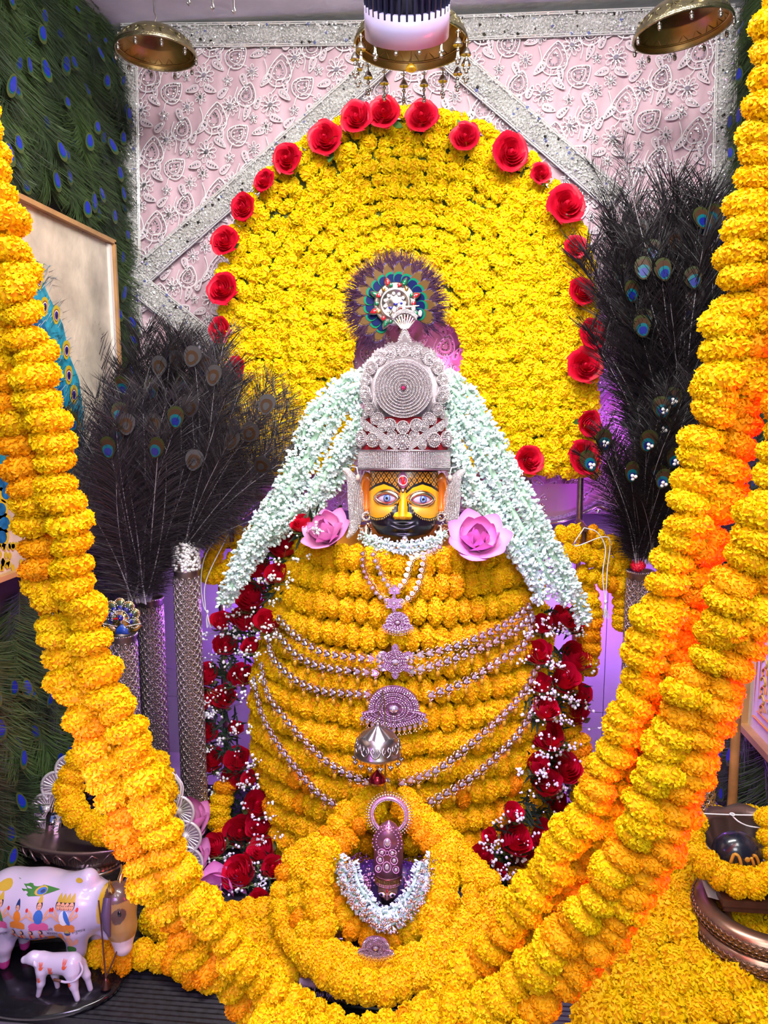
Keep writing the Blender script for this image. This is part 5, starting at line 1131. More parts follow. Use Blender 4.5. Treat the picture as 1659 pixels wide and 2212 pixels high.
sm_ = MB(); inv_ = spot_l.matrix_basis.inverted(); top_ = spot_l.matrix_basis @ Vector((0, 0, .155)); sm_.tube([inv_ @ top_, inv_ @ Vector((top_.x, top_.y, ZC + .6))], .009, 10); part('stem', sm_, M_black, spot_l)
# ------------------------------------------------------------------ small silver canopy on a rod, red bell
cpx = P(816, 1628, 1.80); sc_ = S(1.80); can = tag(link('silver_canopy', None, None, TRS(cpx, (0, 0, 0), sc_)), 'small engraved silver canopy with grape bells before the big pendant', 'canopy')
m1 = MB(); m1.lathe([(52, 0), (54, 2), (54, 7), (51, 10), (50, 22), (45, 36), (38, 46), (36, 47)], 48); part('dome', m1, M_silver_d, can)
m2 = MB(); m2.lathe([(38, 46), (30, 52), (20, 58), (10, 64), (5, 70), (6, 74), (.1, 76)], 48, 0, None, lambda a: 1 + .05 * np.cos(a * 12)); part('fluted_cap', m2, M_silver_d, can)
m3 = MB()
for k in range(12):
    a = 2 * PI * k / 12
    for s_ in (1, -1): m3.tube([(51.5 * f * math.cos(a + s_ * da), 51.5 * f * math.sin(a + s_ * da), z) for f, da, z in ((1, 0, 12), (1, .14, 16), (.96, .22, 26), (.92, .12, 33), (.94, .06, 28), (.98, .1, 22))], 2.0, 5, 0, False)
part('scroll_relief', m3, M_silver_d, can)
for k in range(14):
    a = 2 * PI * k / 14; m4 = MB(); m4.tube([(0, 0, 0), (0, 0, -10)], .8, 5)
    for dx, dy, dz in ((-3, 0, -12), (3, 0, -12), (0, -3, -13), (0, 0, -17), (0, 3, -13)): m4.ell((dx, dy, dz), 3.4, 8, 6)
    part('grape_bell', m4, M_silver_d, can, TRS((53 * math.cos(a), 53 * math.sin(a), 1)))
m5 = MB(); m5.tube([(0, 0, 76), (2, 0, 95), (8, 0, 130), (10, 4, 150)], 1.6, 6); m5.tube([(10, 4, 150), (14, 10, 120), (16, 14, 60), (16, 14, -105)], 1.8, 6); m5.torus((0, 0, 80), 4, 1.5, 14, 6); part('hanging_rod', m5, M_silver_d, can)
rbell = tag(link('red_bell', None, None, TRS(P(815, 1690, 1.80), (0, 0, 0), sc_)), 'tiny red and gold bell hanging under the silver canopy', 'bell'); m6 = MB(); m6.lathe([(20, 0), (20, 4), (18, 12), (12, 20), (5, 26), (3, 30), (.1, 31)], 24, 0); m6.torus((0, 0, 36), 4, 1.2, 14, 5, 1, None); m6.lathe([(20.4, 1), (20.4, 5)], 24, 1); m6.tube([(0, 0, 31), (0, 0, 60)], .8, 5, 1); part('bell_cup', m6, [mat('bell_red', (.35, .02, .04), .2, .8), M_gold], rbell)
# ------------------------------------------------------------------ pedestal and little idol in front
YI = 1.70; pa = PZ(818, 2172, ZP); YPF = pa.y; ped = thing('silver_pedestal', 'engraved silver pedestal with painted-in purple reflections below the little idol', 'pedestal', (pa.x, YPF, ZP)); sP = S(YPF); pw = 185 * sP; pd_ = .15
M_ped = mat('pedestal_silver_purple_lit', (.24, .17, .28), .28, 1.0, noise=30, namp=.3)  # purple reflection is put into the silver's darkened base colour
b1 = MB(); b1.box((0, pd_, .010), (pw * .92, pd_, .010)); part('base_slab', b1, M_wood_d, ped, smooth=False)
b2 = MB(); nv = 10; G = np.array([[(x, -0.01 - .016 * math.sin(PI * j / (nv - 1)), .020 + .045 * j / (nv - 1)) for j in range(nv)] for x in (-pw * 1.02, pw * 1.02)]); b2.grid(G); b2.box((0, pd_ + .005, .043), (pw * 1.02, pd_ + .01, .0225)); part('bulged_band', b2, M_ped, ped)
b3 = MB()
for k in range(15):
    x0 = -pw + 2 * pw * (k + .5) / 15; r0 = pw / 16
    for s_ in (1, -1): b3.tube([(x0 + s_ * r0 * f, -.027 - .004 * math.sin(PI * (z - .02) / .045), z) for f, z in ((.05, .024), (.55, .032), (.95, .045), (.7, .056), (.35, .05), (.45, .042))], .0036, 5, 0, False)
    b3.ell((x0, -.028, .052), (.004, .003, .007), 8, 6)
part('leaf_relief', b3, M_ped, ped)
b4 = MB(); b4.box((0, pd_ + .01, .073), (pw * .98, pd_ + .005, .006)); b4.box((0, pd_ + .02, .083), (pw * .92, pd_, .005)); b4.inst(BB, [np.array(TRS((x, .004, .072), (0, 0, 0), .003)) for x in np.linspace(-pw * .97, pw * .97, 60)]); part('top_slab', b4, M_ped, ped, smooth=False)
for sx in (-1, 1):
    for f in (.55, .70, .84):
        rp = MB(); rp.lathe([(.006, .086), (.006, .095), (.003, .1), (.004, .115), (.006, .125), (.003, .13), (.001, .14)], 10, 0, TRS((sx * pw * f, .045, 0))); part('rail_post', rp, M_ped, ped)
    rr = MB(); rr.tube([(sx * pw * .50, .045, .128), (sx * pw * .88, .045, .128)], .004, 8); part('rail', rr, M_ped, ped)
# idol: pixel units, anchor at chin
IA = P(838, 1940, YI); sI = S(YI); idol = thing('little_idol', 'little bearded idol with tall crown and halo ring in purple light', 'statue', (IA.x, IA.y + .03, ZP + .089)); ii = idol.matrix_basis.inverted() @ TRS(IA, (-.12, 0, 0), sI)
M_iface = mat('idol_face', (.45, .24, .26), .2, .35, vcol=True, coat=.4); M_ir = mat('idol_stones', (.80, .40, .62), .2, .6); M_iset = mat('idol_gold', (.34, .15, .20), .35, .8); M_bodyc = mat('idol_cloth', (.03, .012, .07), .35, noise=300, namp=.9)
zs = np.linspace(40, -6, 70); an = np.linspace(-1.9, 1.9, 80); hw = np.interp(-zs, [-40, -20, -5, 2, 6], [25, 26, 20, 10, 2]); X = hw[:, None] * np.sin(an)[None]; Z = zs[:, None] + 0 * X; Y = -hw[:, None] * .95 * np.cos(an)[None]
fr_ = np.cos(an)[None] > 0; dsp = np.interp(Z, [6, 9, 12, 28, 34], [0, 7, 6, 3, 0]) * np.exp(-(X / 3.2) ** 2) + 2 * np.exp(-((Z - 3) / 2) ** 2 - (X / 6) ** 2) - 2.5 * (np.exp(-((X - 11) / 7) ** 2 - ((Z - 22) / 5) ** 2) + np.exp(-((X + 11) / 7) ** 2 - ((Z - 22) / 5) ** 2)); Y = Y - dsp * fr_
C = np.tile(np.array((.55, .28, .30)), (70, 80, 1)); C[(Z < 4 + .016 * X ** 2) & (np.abs(X) > 4)] = (.01, .008, .012); C[Z < 1] = (.01, .008, .012); C[(Z > 33) & (np.abs(X) > 6)] = (.6, .32, .02); C[(np.abs(X) < 2.5) & (Z > 27)] = (.5, .005, .005)
fb2 = MB(); fb2.grid(np.stack([X, Y, Z], -1)[:, ::-1], 0, col=C[:, ::-1]); part('head', fb2, M_iface, idol, ii)
for sx in (-1, 1):
    eb = MB(); p = almond(10, 6); eb.plate(p, 3, 0); eb.plate(p * .78, 4, 1); eb.ell((0, -4, 0), (3.4, 1.5, 3.4), 10, 6, 2); part('eye', eb, [M_gold, M_eyewhite, M_black], idol, ii @ TRS((sx * 11.5, -22, 21), (0, 0, sx * .35)))
bb2 = MB(); q = random.Random(3)
for k in range(120):
    a = q.uniform(-1.3, 1.3); z0_ = 4 - q.random() * 9; bb2.tube([(22 * math.sin(a) * (1 - .02 * abs(z0_)), -21 * math.cos(a), z0_ + 6 + 3 * abs(a)), (20 * math.sin(a), -24 * math.cos(a), z0_ - 4)], [.9, .2], 4, 0, False)
part('beard', bb2, M_black, idol, ii)
cr = MB(); pr = [(30, 38), (31, 60), (33, 62), (34, 100), (35, 128), (30, 150), (18, 172), (.1, 184)]; cr.lathe(pr, 40, 0); part('crown', cr, M_iset, idol, ii); cro = cr
c2 = MB(); c2.inst(BB, [np.array(TRS((30.5 * math.sin(a), -30.5 * math.cos(a), z), (0, 0, 0), 1.5)) for z in (40, 44, 60) for a in np.linspace(-1.6, 1.6, 44)], 0)
for a in np.linspace(-1.5, 1.5, 26): c2.tube([(31 * math.sin(a), -31 * math.cos(a), 40), (31.5 * math.sin(a), -31.5 * math.cos(a), 56)], 1.2, 4, 1)
part('crown_band', c2, [M_ir, M_gold], idol, ii)
c3 = MB()
for x, z, rx, rz in ((0, 92, 9, 12), (-16, 106, 8, 9), (16, 106, 8, 9), (-12, 124, 9, 8), (12, 124, 9, 8), (-20, 84, 7, 8), (20, 84, 7, 8), (0, 146, 8, 11)):
    y = -math.sqrt(max(10, 36 ** 2 - x * x)) * (1.02 if z < 130 else 1.0) - 1; tt = np.linspace(0, 2 * PI, 22, endpoint=False); c3.ell((x, y, z), (rx * .6, 4, rz * .6), 10, 8, 1); c3.inst(BB, [np.array(TRS((x + rx * math.cos(u), y - 1, z + rz * math.sin(u)), (0, 0, 0), 1.5)) for u in tt], 0)
d = np.column_stack([33 * np.sin(t) * (1 - .2 * np.cos(t)), 34 * np.cos(t)]); d = d + [0, 154]; c3.plate(d, 4, 2, TRS((0, -33, 0))); c3.inst(BB, [np.array(TRS((x * f_, -38, 154 + (z - 154) * f_), (0, 0, 0), 1.8)) for f_ in (1, .75) for x, z in d], 0); c3.ell((0, -38, 148), (7, 4, 9), 10, 8, 1)
part('crown_stones', c3, [M_ir, M_crystal, M_iset], idol, ii)
hl = MB(); hl.torus((0, 0, 0), 40, 5, 48, 8, 0, Matrix.Rotation(PI / 2, 4, 'X'))
for k in range(40):
    a = -.55 + (2 * PI - 2.04) * k / 39 + 0; a = math.radians(-55) + math.radians(290) * k / 39; hl.ell((48 * math.cos(a), 0, 48 * math.sin(a)), (2.6, 2.2, 2.6), 6, 5, 1); hl.ell((54 * math.cos(a), 0, 54 * math.sin(a)), (2.2, 2, 2.2), 6, 5, 2)
hl.inst(BB, [np.array(TRS((r_ * math.cos(a), -5, r_ * math.sin(a)), (0, 0, 0), 1.3)) for r_ in (37, 41) for a in np.linspace(0, 6.28, 70, endpoint=False)], 1)
part('halo_ring', hl, [M_ir, M_crystal, M_rosegold], idol, ii @ TRS((0, 6, 192)))
bo = MB(); G = []
hgt = (IA.z - .0 - (ZP + .089)) / sI
for z, w, dd in ((72, 28, 20), (60, 70, 34), (40, 94, 44), (10, 98, 50), (-40, 92, 56), (-hgt, 84, 60)):
    u = np.linspace(0, 2 * PI, 36, endpoint=False); G.append(np.column_stack([w * np.cos(u), 34 + dd * np.sin(u), np.full(36, z)]))
bo.grid(np.array(G), close_v=True); part('body', bo, M_bodyc, idol, ii)
bs = MB(); q = random.Random(8); bs.inst(BB, [np.array(TRS((q.choice((-1, 1)) * q.uniform(30, 92), -2 + q.uniform(-8, 30), q.uniform(20, 92)), (0, 0, 0), q.uniform(.8, 1.7))) for _ in range(500)], 0); part('bead_cloth', bs, mat('violet_beads', (.20, .04, .42), .2, .6), idol, ii, kind='stuff')
for sx in (-1, 1):
    sb_ = MB(); q = random.Random(sx + 5); sb_.inst(BB, [np.array(TRS((sx * (48 + q.gauss(0, 8)), -18 + q.uniform(-5, 5), 44 + q.gauss(0, 14)), (0, 0, 0), q.uniform(1.2, 3))) for _ in range(90)], 0); sb_.tube([(sx * 70, -10, 70), (sx * 96, -6, 66)], 3, 6, 1); part('shoulder_ornament', sb_, [M_ir, M_crystal], idol, ii)
ij = thing('idol_jasmine', 'small white flower garland with gold bead strings round the little idol', 'garland', P(838, 1990, YI - .06))
jasmine_strand(ij, [P(732, 1850, 1.70), P(745, 1900, 1.66), P(776, 1955, 1.62), P(836, 1995, 1.60), P(894, 1955, 1.62), P(924, 1900, 1.66), P(936, 1850, 1.70)], .024, 91, 1.0); jasmine_strand(ij, [P(762, 1862, 1.68), P(780, 1920, 1.64), P(836, 1972, 1.62), P(888, 1920, 1.64), P(908, 1862, 1.68)], .018, 92, 1.0)
q = random.Random(2); gb = MB(); iv = ij.matrix_basis.inverted()
for off in (-14, 12):
    for p in spline([P(745 + off, 1862, 1.655), P(765 + off * .6, 1940, 1.61), P(836, 2000 - off * .8, 1.568), P(905 - off * .6, 1940, 1.61), P(928 - off, 1862, 1.655)], .011):
        for _ in range(5): gb.ell(tuple(iv @ (p + Vector((q.uniform(-1, 1), q.uniform(-1, .2), q.uniform(-1, 1))) * .008)), q.uniform(.002, .0038), 6, 5, q.choice((0, 0, 1)))
part('gold_bead_strings', gb, [M_rosegold, M_crystal], ij, kind='stuff')
# marigold loops round the little idol
LG = 'marigold loops round the little idol'
def lp(L, y0, y1): return [P(x, y, y0 + (y1 - y0) * i / (len(L) - 1)) for i, (x, y) in enumerate(L)]
garland('marigold_garland', 'outermost marigold loop hung round the little idol', lp([(826, 1712), (765, 1752), (705, 1812), (645, 1848), (616, 1900), (616, 1964)], 1.88, 1.66) + [P(*p) for p in ((637, 2035, 1.58), (683, 2080, 1.51), (738, 2115, 1.45), (797, 2131, 1.42), (860, 2127, 1.42), (922, 2105, 1.44), (985, 2074, 1.49), (1040, 2026, 1.56), (1066, 1962, 1.62))] + lp([(1050, 1900), (1010, 1866), (966, 1815), (920, 1772), (872, 1726)], 1.66, 1.88), .036, .036, LG, seed=301, jit=.1, meshes=MG_ROUND, orange=.04)
garland('marigold_garland', 'inner orange marigold loop just round the little idol', lp([(812, 1742), (768, 1788), (728, 1840), (716, 1900), (735, 1965)], 1.86, 1.66) + lp([(775, 2010), (829, 2030), (888, 2012), (930, 1965)], 1.62, 1.62) + lp([(950, 1900), (940, 1840), (905, 1790), (868, 1744)], 1.68, 1.86), .034, .036, LG, seed=302, jit=.1, meshes=MG_ROUND, orange=.55)
garland('marigold_garland', 'short thick marigold tail hanging left of the little idol', lp([(700, 1838), (684, 1890), (682, 1945), (698, 2000)], 1.68, 1.58), .040, .034, LG, seed=303, meshes=MG_ROUND)
garland('marigold_garland', 'short thick marigold tail hanging right of the little idol', lp([(962, 1850), (962, 1900), (954, 1955), (940, 2005)], 1.68, 1.58), .040, .034, LG, seed=304, meshes=MG_ROUND)
garland('marigold_garland', 'second marigold loop pressed inside the outermost one', [P(*p) for p in ((655, 1880, 1.68), (650, 1950, 1.64), (672, 2015, 1.58), (722, 2062, 1.53), (790, 2084, 1.49), (860, 2082, 1.49), (930, 2055, 1.53), (990, 2010, 1.59), (1025, 1950, 1.64), (1015, 1890, 1.68))], .035, .036, LG, seed=305, meshes=MG_ROUND, orange=.15)
# ------------------------------------------------------------------ side arms with marigold skeins, strings and tassels
def tassel(mb, p, L=.05, m=0):
    q = random.Random(int(p[0] * 1000) % 97); p = Vector(p); mb.ell(tuple(p), (.005, .005, .007), 8, 6, m)
    for _ in range(34):
        a = q.uniform(0, 6.28); mb.tube([p, p + Vector((.005 * math.cos(a), .005 * math.sin(a), -L * .5)), p + Vector((.010 * math.cos(a) + .006, .010 * math.sin(a), -L))], .0007, 3, m, False)
def skein(label, strands, seed, R=.032):
    for i, (L, lab) in enumerate(strands): garland('marigold_skein', lab, [P(*p) for p in L], R, R * .85, 'marigold skeins on the side arms', seed=seed + i, jit=.15, orange=.1)
skein('', [([(455, 1215, 2.34), (470, 1175, 2.33), (505, 1155, 2.32), (540, 1150, 2.34)], 'marigold skein on the left arm, upper coil'), ([(448, 1240, 2.33), (480, 1240, 2.30), (505, 1215, 2.28), (545, 1195, 2.3)], 'marigold skein on the left arm, lower coil'), ([(520, 1170, 2.36), (500, 1240, 2.32), (490, 1290, 2.32)], 'marigold skein on the left arm, hanging tail')], 401)
skein('', [([(1198, 1165, 2.34), (1235, 1150, 2.33), (1290, 1162, 2.32), (1330, 1180, 2.32)], 'marigold skein on the right arm, upper coil'), ([(1210, 1200, 2.31), (1260, 1195, 2.29), (1310, 1215, 2.3), (1345, 1230, 2.31)], 'marigold skein on the right arm, middle coil'), ([(1260, 1240, 2.3), (1300, 1255, 2.29), (1340, 1265, 2.3)], 'marigold skein on the right arm, lower coil'), ([(1342, 1195, 2.31), (1344, 1250, 2.31), (1342, 1300, 2.31), (1340, 1352, 2.31)], 'marigold skein on the right arm, outer tail of flat discs'), ([(1265, 1250, 2.32), (1278, 1320, 2.31), (1275, 1380, 2.31), (1268, 1445, 2.31)], 'marigold skein on the right arm, inner long tail')], 411)
for lab, L1, L2, pole in (('white thread and tassel hanging from the left arm', [(500, 1140), (470, 1160), (442, 1205), (434, 1260), (440, 1310), (448, 1322)], [(500, 1140), (480, 1180), (455, 1230), (442, 1270), (444, 1318)], (500, 1140)), ('white thread and tassel hanging from the right arm', [(1262, 1140), (1240, 1180), (1300, 1160), (1318, 1170), (1312, 1230), (1308, 1300)], [(1262, 1140), (1290, 1150), (1308, 1185), (1302, 1240), (1308, 1305)], (1262, 1140))):
    mb = MB(); Yt = 2.245
    for L in (L1, L2): mb.tube(spline([P(x, y, Yt) for x, y in L], .01), .0018, 5)
    tassel(mb, tuple(P(*L1[-1], Yt))); 
    solo('thread_tassel', mb, M_thread, lab, 'tassel', group='white threads with tassels'); a = P(*pole, 2.29)
    pb = MB(); pb.tube([a + Vector((0, .10, .005)), a + Vector((0, -.03, 0))], .009, 10); pb.tube([a + Vector((0, .0, .0)), a + Vector((0, 0, -.045))], .008, 8); solo('arm_peg', pb, M_wood_d, 'dark wooden peg on the %s arm holding the white thread' % ('left' if 'left' in lab else 'right'), 'peg')
# ------------------------------------------------------------------ pictures on the side walls
M_frame = mat('frame_wood', (.45, .24, .09), .4, noise=12, namp=.2); M_mount = mat('frame_inner', (.80, .74, .70), .4)
def flat(mb, pts, x, m, sgn=1):
    p = np.asarray(pts, float); c = p.mean(0); V = [(x, *c)] + [(x, *q) for q in p]; n = len(p); mb.add(V, [[0, i + 1, (i + 1) % n + 1] for i in range(n)], m)
xp = XPL; tr = PX(237, 523, xp); tl = PX(50, 437, xp); zt = tr.z; y1 = tr.y; zb_ = PX(20, 1240, xp).z; y0 = 1.05
pic = thing('peacock_picture', 'framed painting of a turquoise peacock tail on cream leaning on left wall', 'picture', (xp, y1, zb_)); iv = pic.matrix_basis.inverted()
cb_ = MB(); cb_.box((xp - .006, (y0 + y1) / 2, (zb_ + zt) / 2), (.006, (y1 - y0) / 2, (zt - zb_) / 2)); part('canvas', cb_, mat('cream_canvas', (.58, .50, .40), .35, noise=7, namp=.4, bump=.2, bscale=60), pic, iv, smooth=False)
for nm, c, h in (('frame_rail', ((y0 + y1) / 2, zt), ((y1 - y0) / 2 + .006, .007)), ('frame_rail', ((y0 + y1) / 2, zb_), ((y1 - y0) / 2 + .006, .007)), ('frame_stile', (y1, (zb_ + zt) / 2), (.006, (zt - zb_) / 2)), ('frame_stile', (y0, (zb_ + zt) / 2), (.006, (zt - zb_) / 2))):
    b = MB(); b.box((xp + .002, c[0], c[1]), (.018, h[0], h[1])); part(nm, b, M_frame, pic, iv, smooth=False)
b = MB(); b.box((xp + .004, y1 - .016, (zb_ + zt) / 2), (.006, .009, (zt - zb_) / 2 - .01)); part('inner_slip', b, M_mount, pic, iv, smooth=False)
M_turq = mat('paint_turquoise', (.02, .28, .42), .4, noise=40, namp=.5); M_turq2 = mat('paint_blue', (.01, .12, .30), .4, noise=50, namp=.5); M_och = mat('paint_ochre', (.55, .42, .02), .4); M_brn = mat('paint_brown', (.28, .07, .02), .4); M_ink = mat('paint_ink', (.004, .006, .02), .4); M_viol = mat('paint_violet', (.03, .01, .22), .4); M_paler = mat('paint_pale', (.78, .76, .72), .4)
tail = MB(); x = xp + .0012
def PP(px, py): w = PX(px, py, xp); return (w.y, w.z)
ol = [(70, 560), (105, 640), (135, 700), (150, 770), (170, 820), (180, 900), (178, 960), (150, 1030), (90, 1060), (20, 1040), (-30, 980), (-60, 880), (-40, 760), (0, 660), (40, 590)]
flat(tail, [PP(*p) for p in ol], x, 0); flat(tail, [PP(50 + (a - 50) * .7, 830 + (b - 830) * .75) for a, b in ol], x + .0004, 1)
q = random.Random(4)
for k in range(320):                                      # painted barbs
    a = q.random(); px, py = 75 + 95 * a + q.uniform(-130 * a - 22, 22), 590 + 340 * a + q.uniform(-30, 30); p0, p1, p2 = PP(px, py), PP(px + q.uniform(4, 12), py - q.uniform(8, 20)), PP(px + q.uniform(10, 26), py - q.uniform(8, 26))
    w = .0007; tail.add([(x + .0008, p0[0], p0[1]), (x + .0008, p0[0], p0[1] + 2 * w), (x + .0008, p1[0], p1[1] + 2 * w), (x + .0008, p1[0], p1[1])], [[0, 1, 2, 3]], q.choice((2, 0, 6))); tail.add([(x + .0008, p1[0], p1[1]), (x + .0008, p1[0], p1[1] + 2 * w), (x + .0008, p2[0], p2[1])], [[0, 1, 2]], q.choice((2, 0)))
for ex, ey in ((83, 605), (95, 662), (120, 680), (114, 752), (142, 756), (147, 810), (158, 852), (146, 898), (166, 930), (112, 820), (60, 700), (40, 780), (75, 800), (10, 850), (55, 880), (100, 910), (20, 950), (75, 970), (125, 985)):
    for s_, m in ((1.0, 3), (.66, 4), (.54, 6), (.44, 5), (.2, 2)):
        t = np.linspace(0, 2 * PI, 18, endpoint=False); flat(tail, [PP(ex + 8.5 * s_ * math.sin(a) * (1 + .2 * math.cos(a)) + (1 - s_) * 0, ey - (1 - s_) * -3 - 21 * s_ * math.cos(a)) for a in t], x + .001 + .0004 * (5 - s_ * 5), m)
for px, py in ((0, 1100), (8, 1130), (2, 1160), (12, 1065), (5, 1040)):
    t = np.linspace(0, 2 * PI, 14, endpoint=False); flat(tail, [PP(px + 16 * math.cos(a), py + 22 * math.sin(a)) for a in t], x + .001, 3); flat(tail, [PP(px + 11 * math.cos(a), py + 14 * math.sin(a)) for a in t], x + .0015, 1)
for _ in range(30):
    px, py = q.uniform(-10, 50), q.uniform(1175, 1228); flat(tail, [PP(px + 4 * math.cos(a), py + 8 * math.sin(a)) for a in np.linspace(0, 6, 8)], x + .001, 3)
part('painted_tail', tail, [M_turq, M_turq2, M_ink, M_och, M_brn, M_viol, M_paler], pic, iv, smooth=False)
# right picture
xq = XPR; bl = PX(1612, 1566, xq); zq0, yq1 = bl.z, bl.y; zq1 = PX(1625, 1285, xq).z; yq0 = yq1 - .75
pic2 = thing('ornament_picture', 'wood framed cream panel with orange scroll pattern on the right wall', 'picture', (xq, yq1, zq0)); iv2 = pic2.matrix_basis.inverted(); ym, zm = (yq0 + yq1) / 2, (zq0 + zq1) / 2
b = MB(); b.box((xq + .006, ym, zm), (.006, (yq1 - yq0) / 2, (zq1 - zq0) / 2)); part('panel', b, mat('cream_panel', (.72, .64, .60), .4, noise=6, namp=.1), pic2, iv2, smooth=False)
for nm, c, h in (('frame_rail', (ym, zq1), ((yq1 - yq0) / 2, .010)), ('frame_rail', (ym, zq0), ((yq1 - yq0) / 2 + .01, .010)), ('frame_stile', (yq1, zm), (.010, (zq1 - zq0) / 2)), ('frame_stile', (yq0, zm), (.010, (zq1 - zq0) / 2))):
    b = MB(); b.box((xq - .004, c[0], c[1]), (.022, h[0], h[1])); part(nm, b, M_frame, pic2, iv2, smooth=False)
sc2 = MB(); Hq = zq1 - zq0; Wq = yq1 - yq0
def line(pts, w, m): sc2.tube([(xq - .002, yq1 - a, zq0 + c) for a, c in pts], w, 4, m, False)
for ins, w in ((.05, .004), (.075, .003), (.13, .004), (.155, .003)): line([(ins, ins), (ins, Hq - ins * .8), (Wq - ins, Hq - ins * .8), (Wq - ins, ins), (ins, ins)], w, 0)
for k in range(9):                                        # scrolls along the border
    z = .09 + (Hq - .18) * k / 8; a = np.linspace(0, 4.5, 16); line([(.103 + .020 * (1 - i / 16 * .7) * math.cos(t + (k % 2) * PI), z + .020 * (1 - i / 16 * .7) * math.sin(t)) for i, t in enumerate(a)], .003, k % 2)
for k in range(10):
    yy = .16 + (Wq - .3) * k / 9; a = np.linspace(0, 4.5, 16)
    for zz in (.103, Hq - .10): line([(yy + .020 * (1 - i / 16 * .7) * math.cos(t), zz + .020 * (1 - i / 16 * .7) * math.sin(t)) for i, t in enumerate(a)], .003, k % 2)
line([(.22 + .03 * math.sin(z * 60), z) for z in np.linspace(.18, Hq - .18, 40)], .005, 0); line([(.34 + .03 * math.sin(z * 60), z) for z in np.linspace(.18, Hq - .18, 40)], .005, 1)
part('painted_scrolls', sc2, [mat('paint_orange', (.65, .22, .02), .4), mat('paint_gold', (.70, .42, .05), .4)], pic2, iv2)
# ------------------------------------------------------------------ silver throne at the left
YT = 1.92; sT = S(YT); ta = P(250, 1835, YT); thr = thing('silver_throne', 'silver fan edged throne frame with coloured ribbon at lower left', 'throne', ta); tv = TRS((0, 0, 0), (0, 0, .06), sT)
ang = np.linspace(math.radians(188), math.radians(-12), 60); AX, AZ = 165, 232
arcp = [(AX * math.cos(a) * (1 - .06 * math.sin(a)), AZ * max(-.06, math.sin(a)) ** 1 if math.sin(a) > 0 else -14) for a in ang]
bk = MB(); bk.plate(np.array([(x * .90, z * .93) for x, z in arcp] + [(140, -12), (-140, -12)]), 6, 0, TRS((0, 20, 0))); part('back_panel', bk, mat('throne_dark', (.012, .008, .025), .4, noise=.05, namp=.6), thr, tv)
ar = MB(); ar.tube([(x * .90, 0, z * .92) for x, z in arcp], 11, 8, 0); ar.tube([(x * .99, 2, z * 1.0) for x, z in arcp], 5, 6, 0)
qq = random.Random(1); ar.inst(oct_, [np.array(TRS((arcp[i][0] * .90 + qq.uniform(-10, 10), -9 + qq.uniform(-3, 3), arcp[i][1] * .92 + qq.uniform(-10, 10)), (qq.random() * 6, qq.random() * 6, 0), qq.uniform(2, 3.6))) for i in range(60) for _ in range(12)], 1); part('bead_arch', ar, [M_silver, M_bead], thr, tv, smooth=False)
for i in range(0, 59, 2):
    rb = MB(); a, c = arcp[i], arcp[i + 1]; rb.tube([(a[0] * .97, -8, a[1] * .98), (c[0] * .97, -8, c[1] * .98)], 4, 6); part('ribbon_piece', rb, [M_redgem, M_white, M_greengem, mat('ribbon_pink', (.75, .35, .45), .5), mat('ribbon_blue', (.25, .40, .75), .5), M_gold][(i // 2) % 6], thr, tv)
fan_ = MB()
for k in range(13):
    a = PI * k / 12; fan_.tube([(0, 0, 0), (.9 * math.cos(a), -.1, .9 * math.sin(a))], .045, 5, 0)
fan_.tube([(math.cos(a), -.06, math.sin(a)) for a in np.linspace(0, PI, 18)], .09, 6, 0); fan_.ell((0, -.1, .1), .22, 10, 6, 0); fan_.add([(0, .02, 0)] + [(math.cos(a), .02, math.sin(a)) for a in np.linspace(0, PI, 12)], [[0, i + 1, i] for i in range(1, 12)], 1)
FANM = fan_.mesh('fan_rosette', [mat('silver_pale', (.95, .90, .86), .25, .4), mat('silver_satin', (.72, .62, .60), .35, .4)])
for k in range(13):
    a = math.radians(186 - 16 * k); px_, pz_ = AX * 1.04 * math.cos(a), AZ * 1.02 * math.sin(a); link('fan_rosette', FANM, thr, tv @ TRS((px_, -4, pz_), (0, PI / 2 - math.atan2(AZ * math.sin(a), AX * math.cos(a) * 1.4), 0), 40))
lv = MB(); q = random.Random(6)
for _ in range(120):
    a = q.uniform(0, PI); r = q.uniform(.3, .85); c = np.array((AX * r * math.cos(a), 8, AZ * r * math.sin(a))); d = np.array((q.uniform(-1, 1), -.4, q.uniform(-1, 1))) * 16; n = np.cross(d, (0, 1, 0)); n = n / np.linalg.norm(n) * 4; lv.add([c, c + d * .5 + n, c + d, c + d * .5 - n], [[0, 1, 2, 3]], q.randrange(2))
part('fabric_leaves', lv, [mat('leaf_navy', (.02, .03, .12), .5), mat('leaf_plum', (.10, .02, .08), .5)], thr, tv, smooth=False)
# rear engraved back board peeping above
bb3 = MB(); bb3.tube([(x * 1.06, 26, z * 1.12) for x, z in arcp[8:-8]], 14, 8); bb3.tube([(x * 1.12, 24, z * 1.18) for x, z in arcp[8:-8]], 3, 6); part('engraved_back', bb3, M_silver_d, thr, tv)
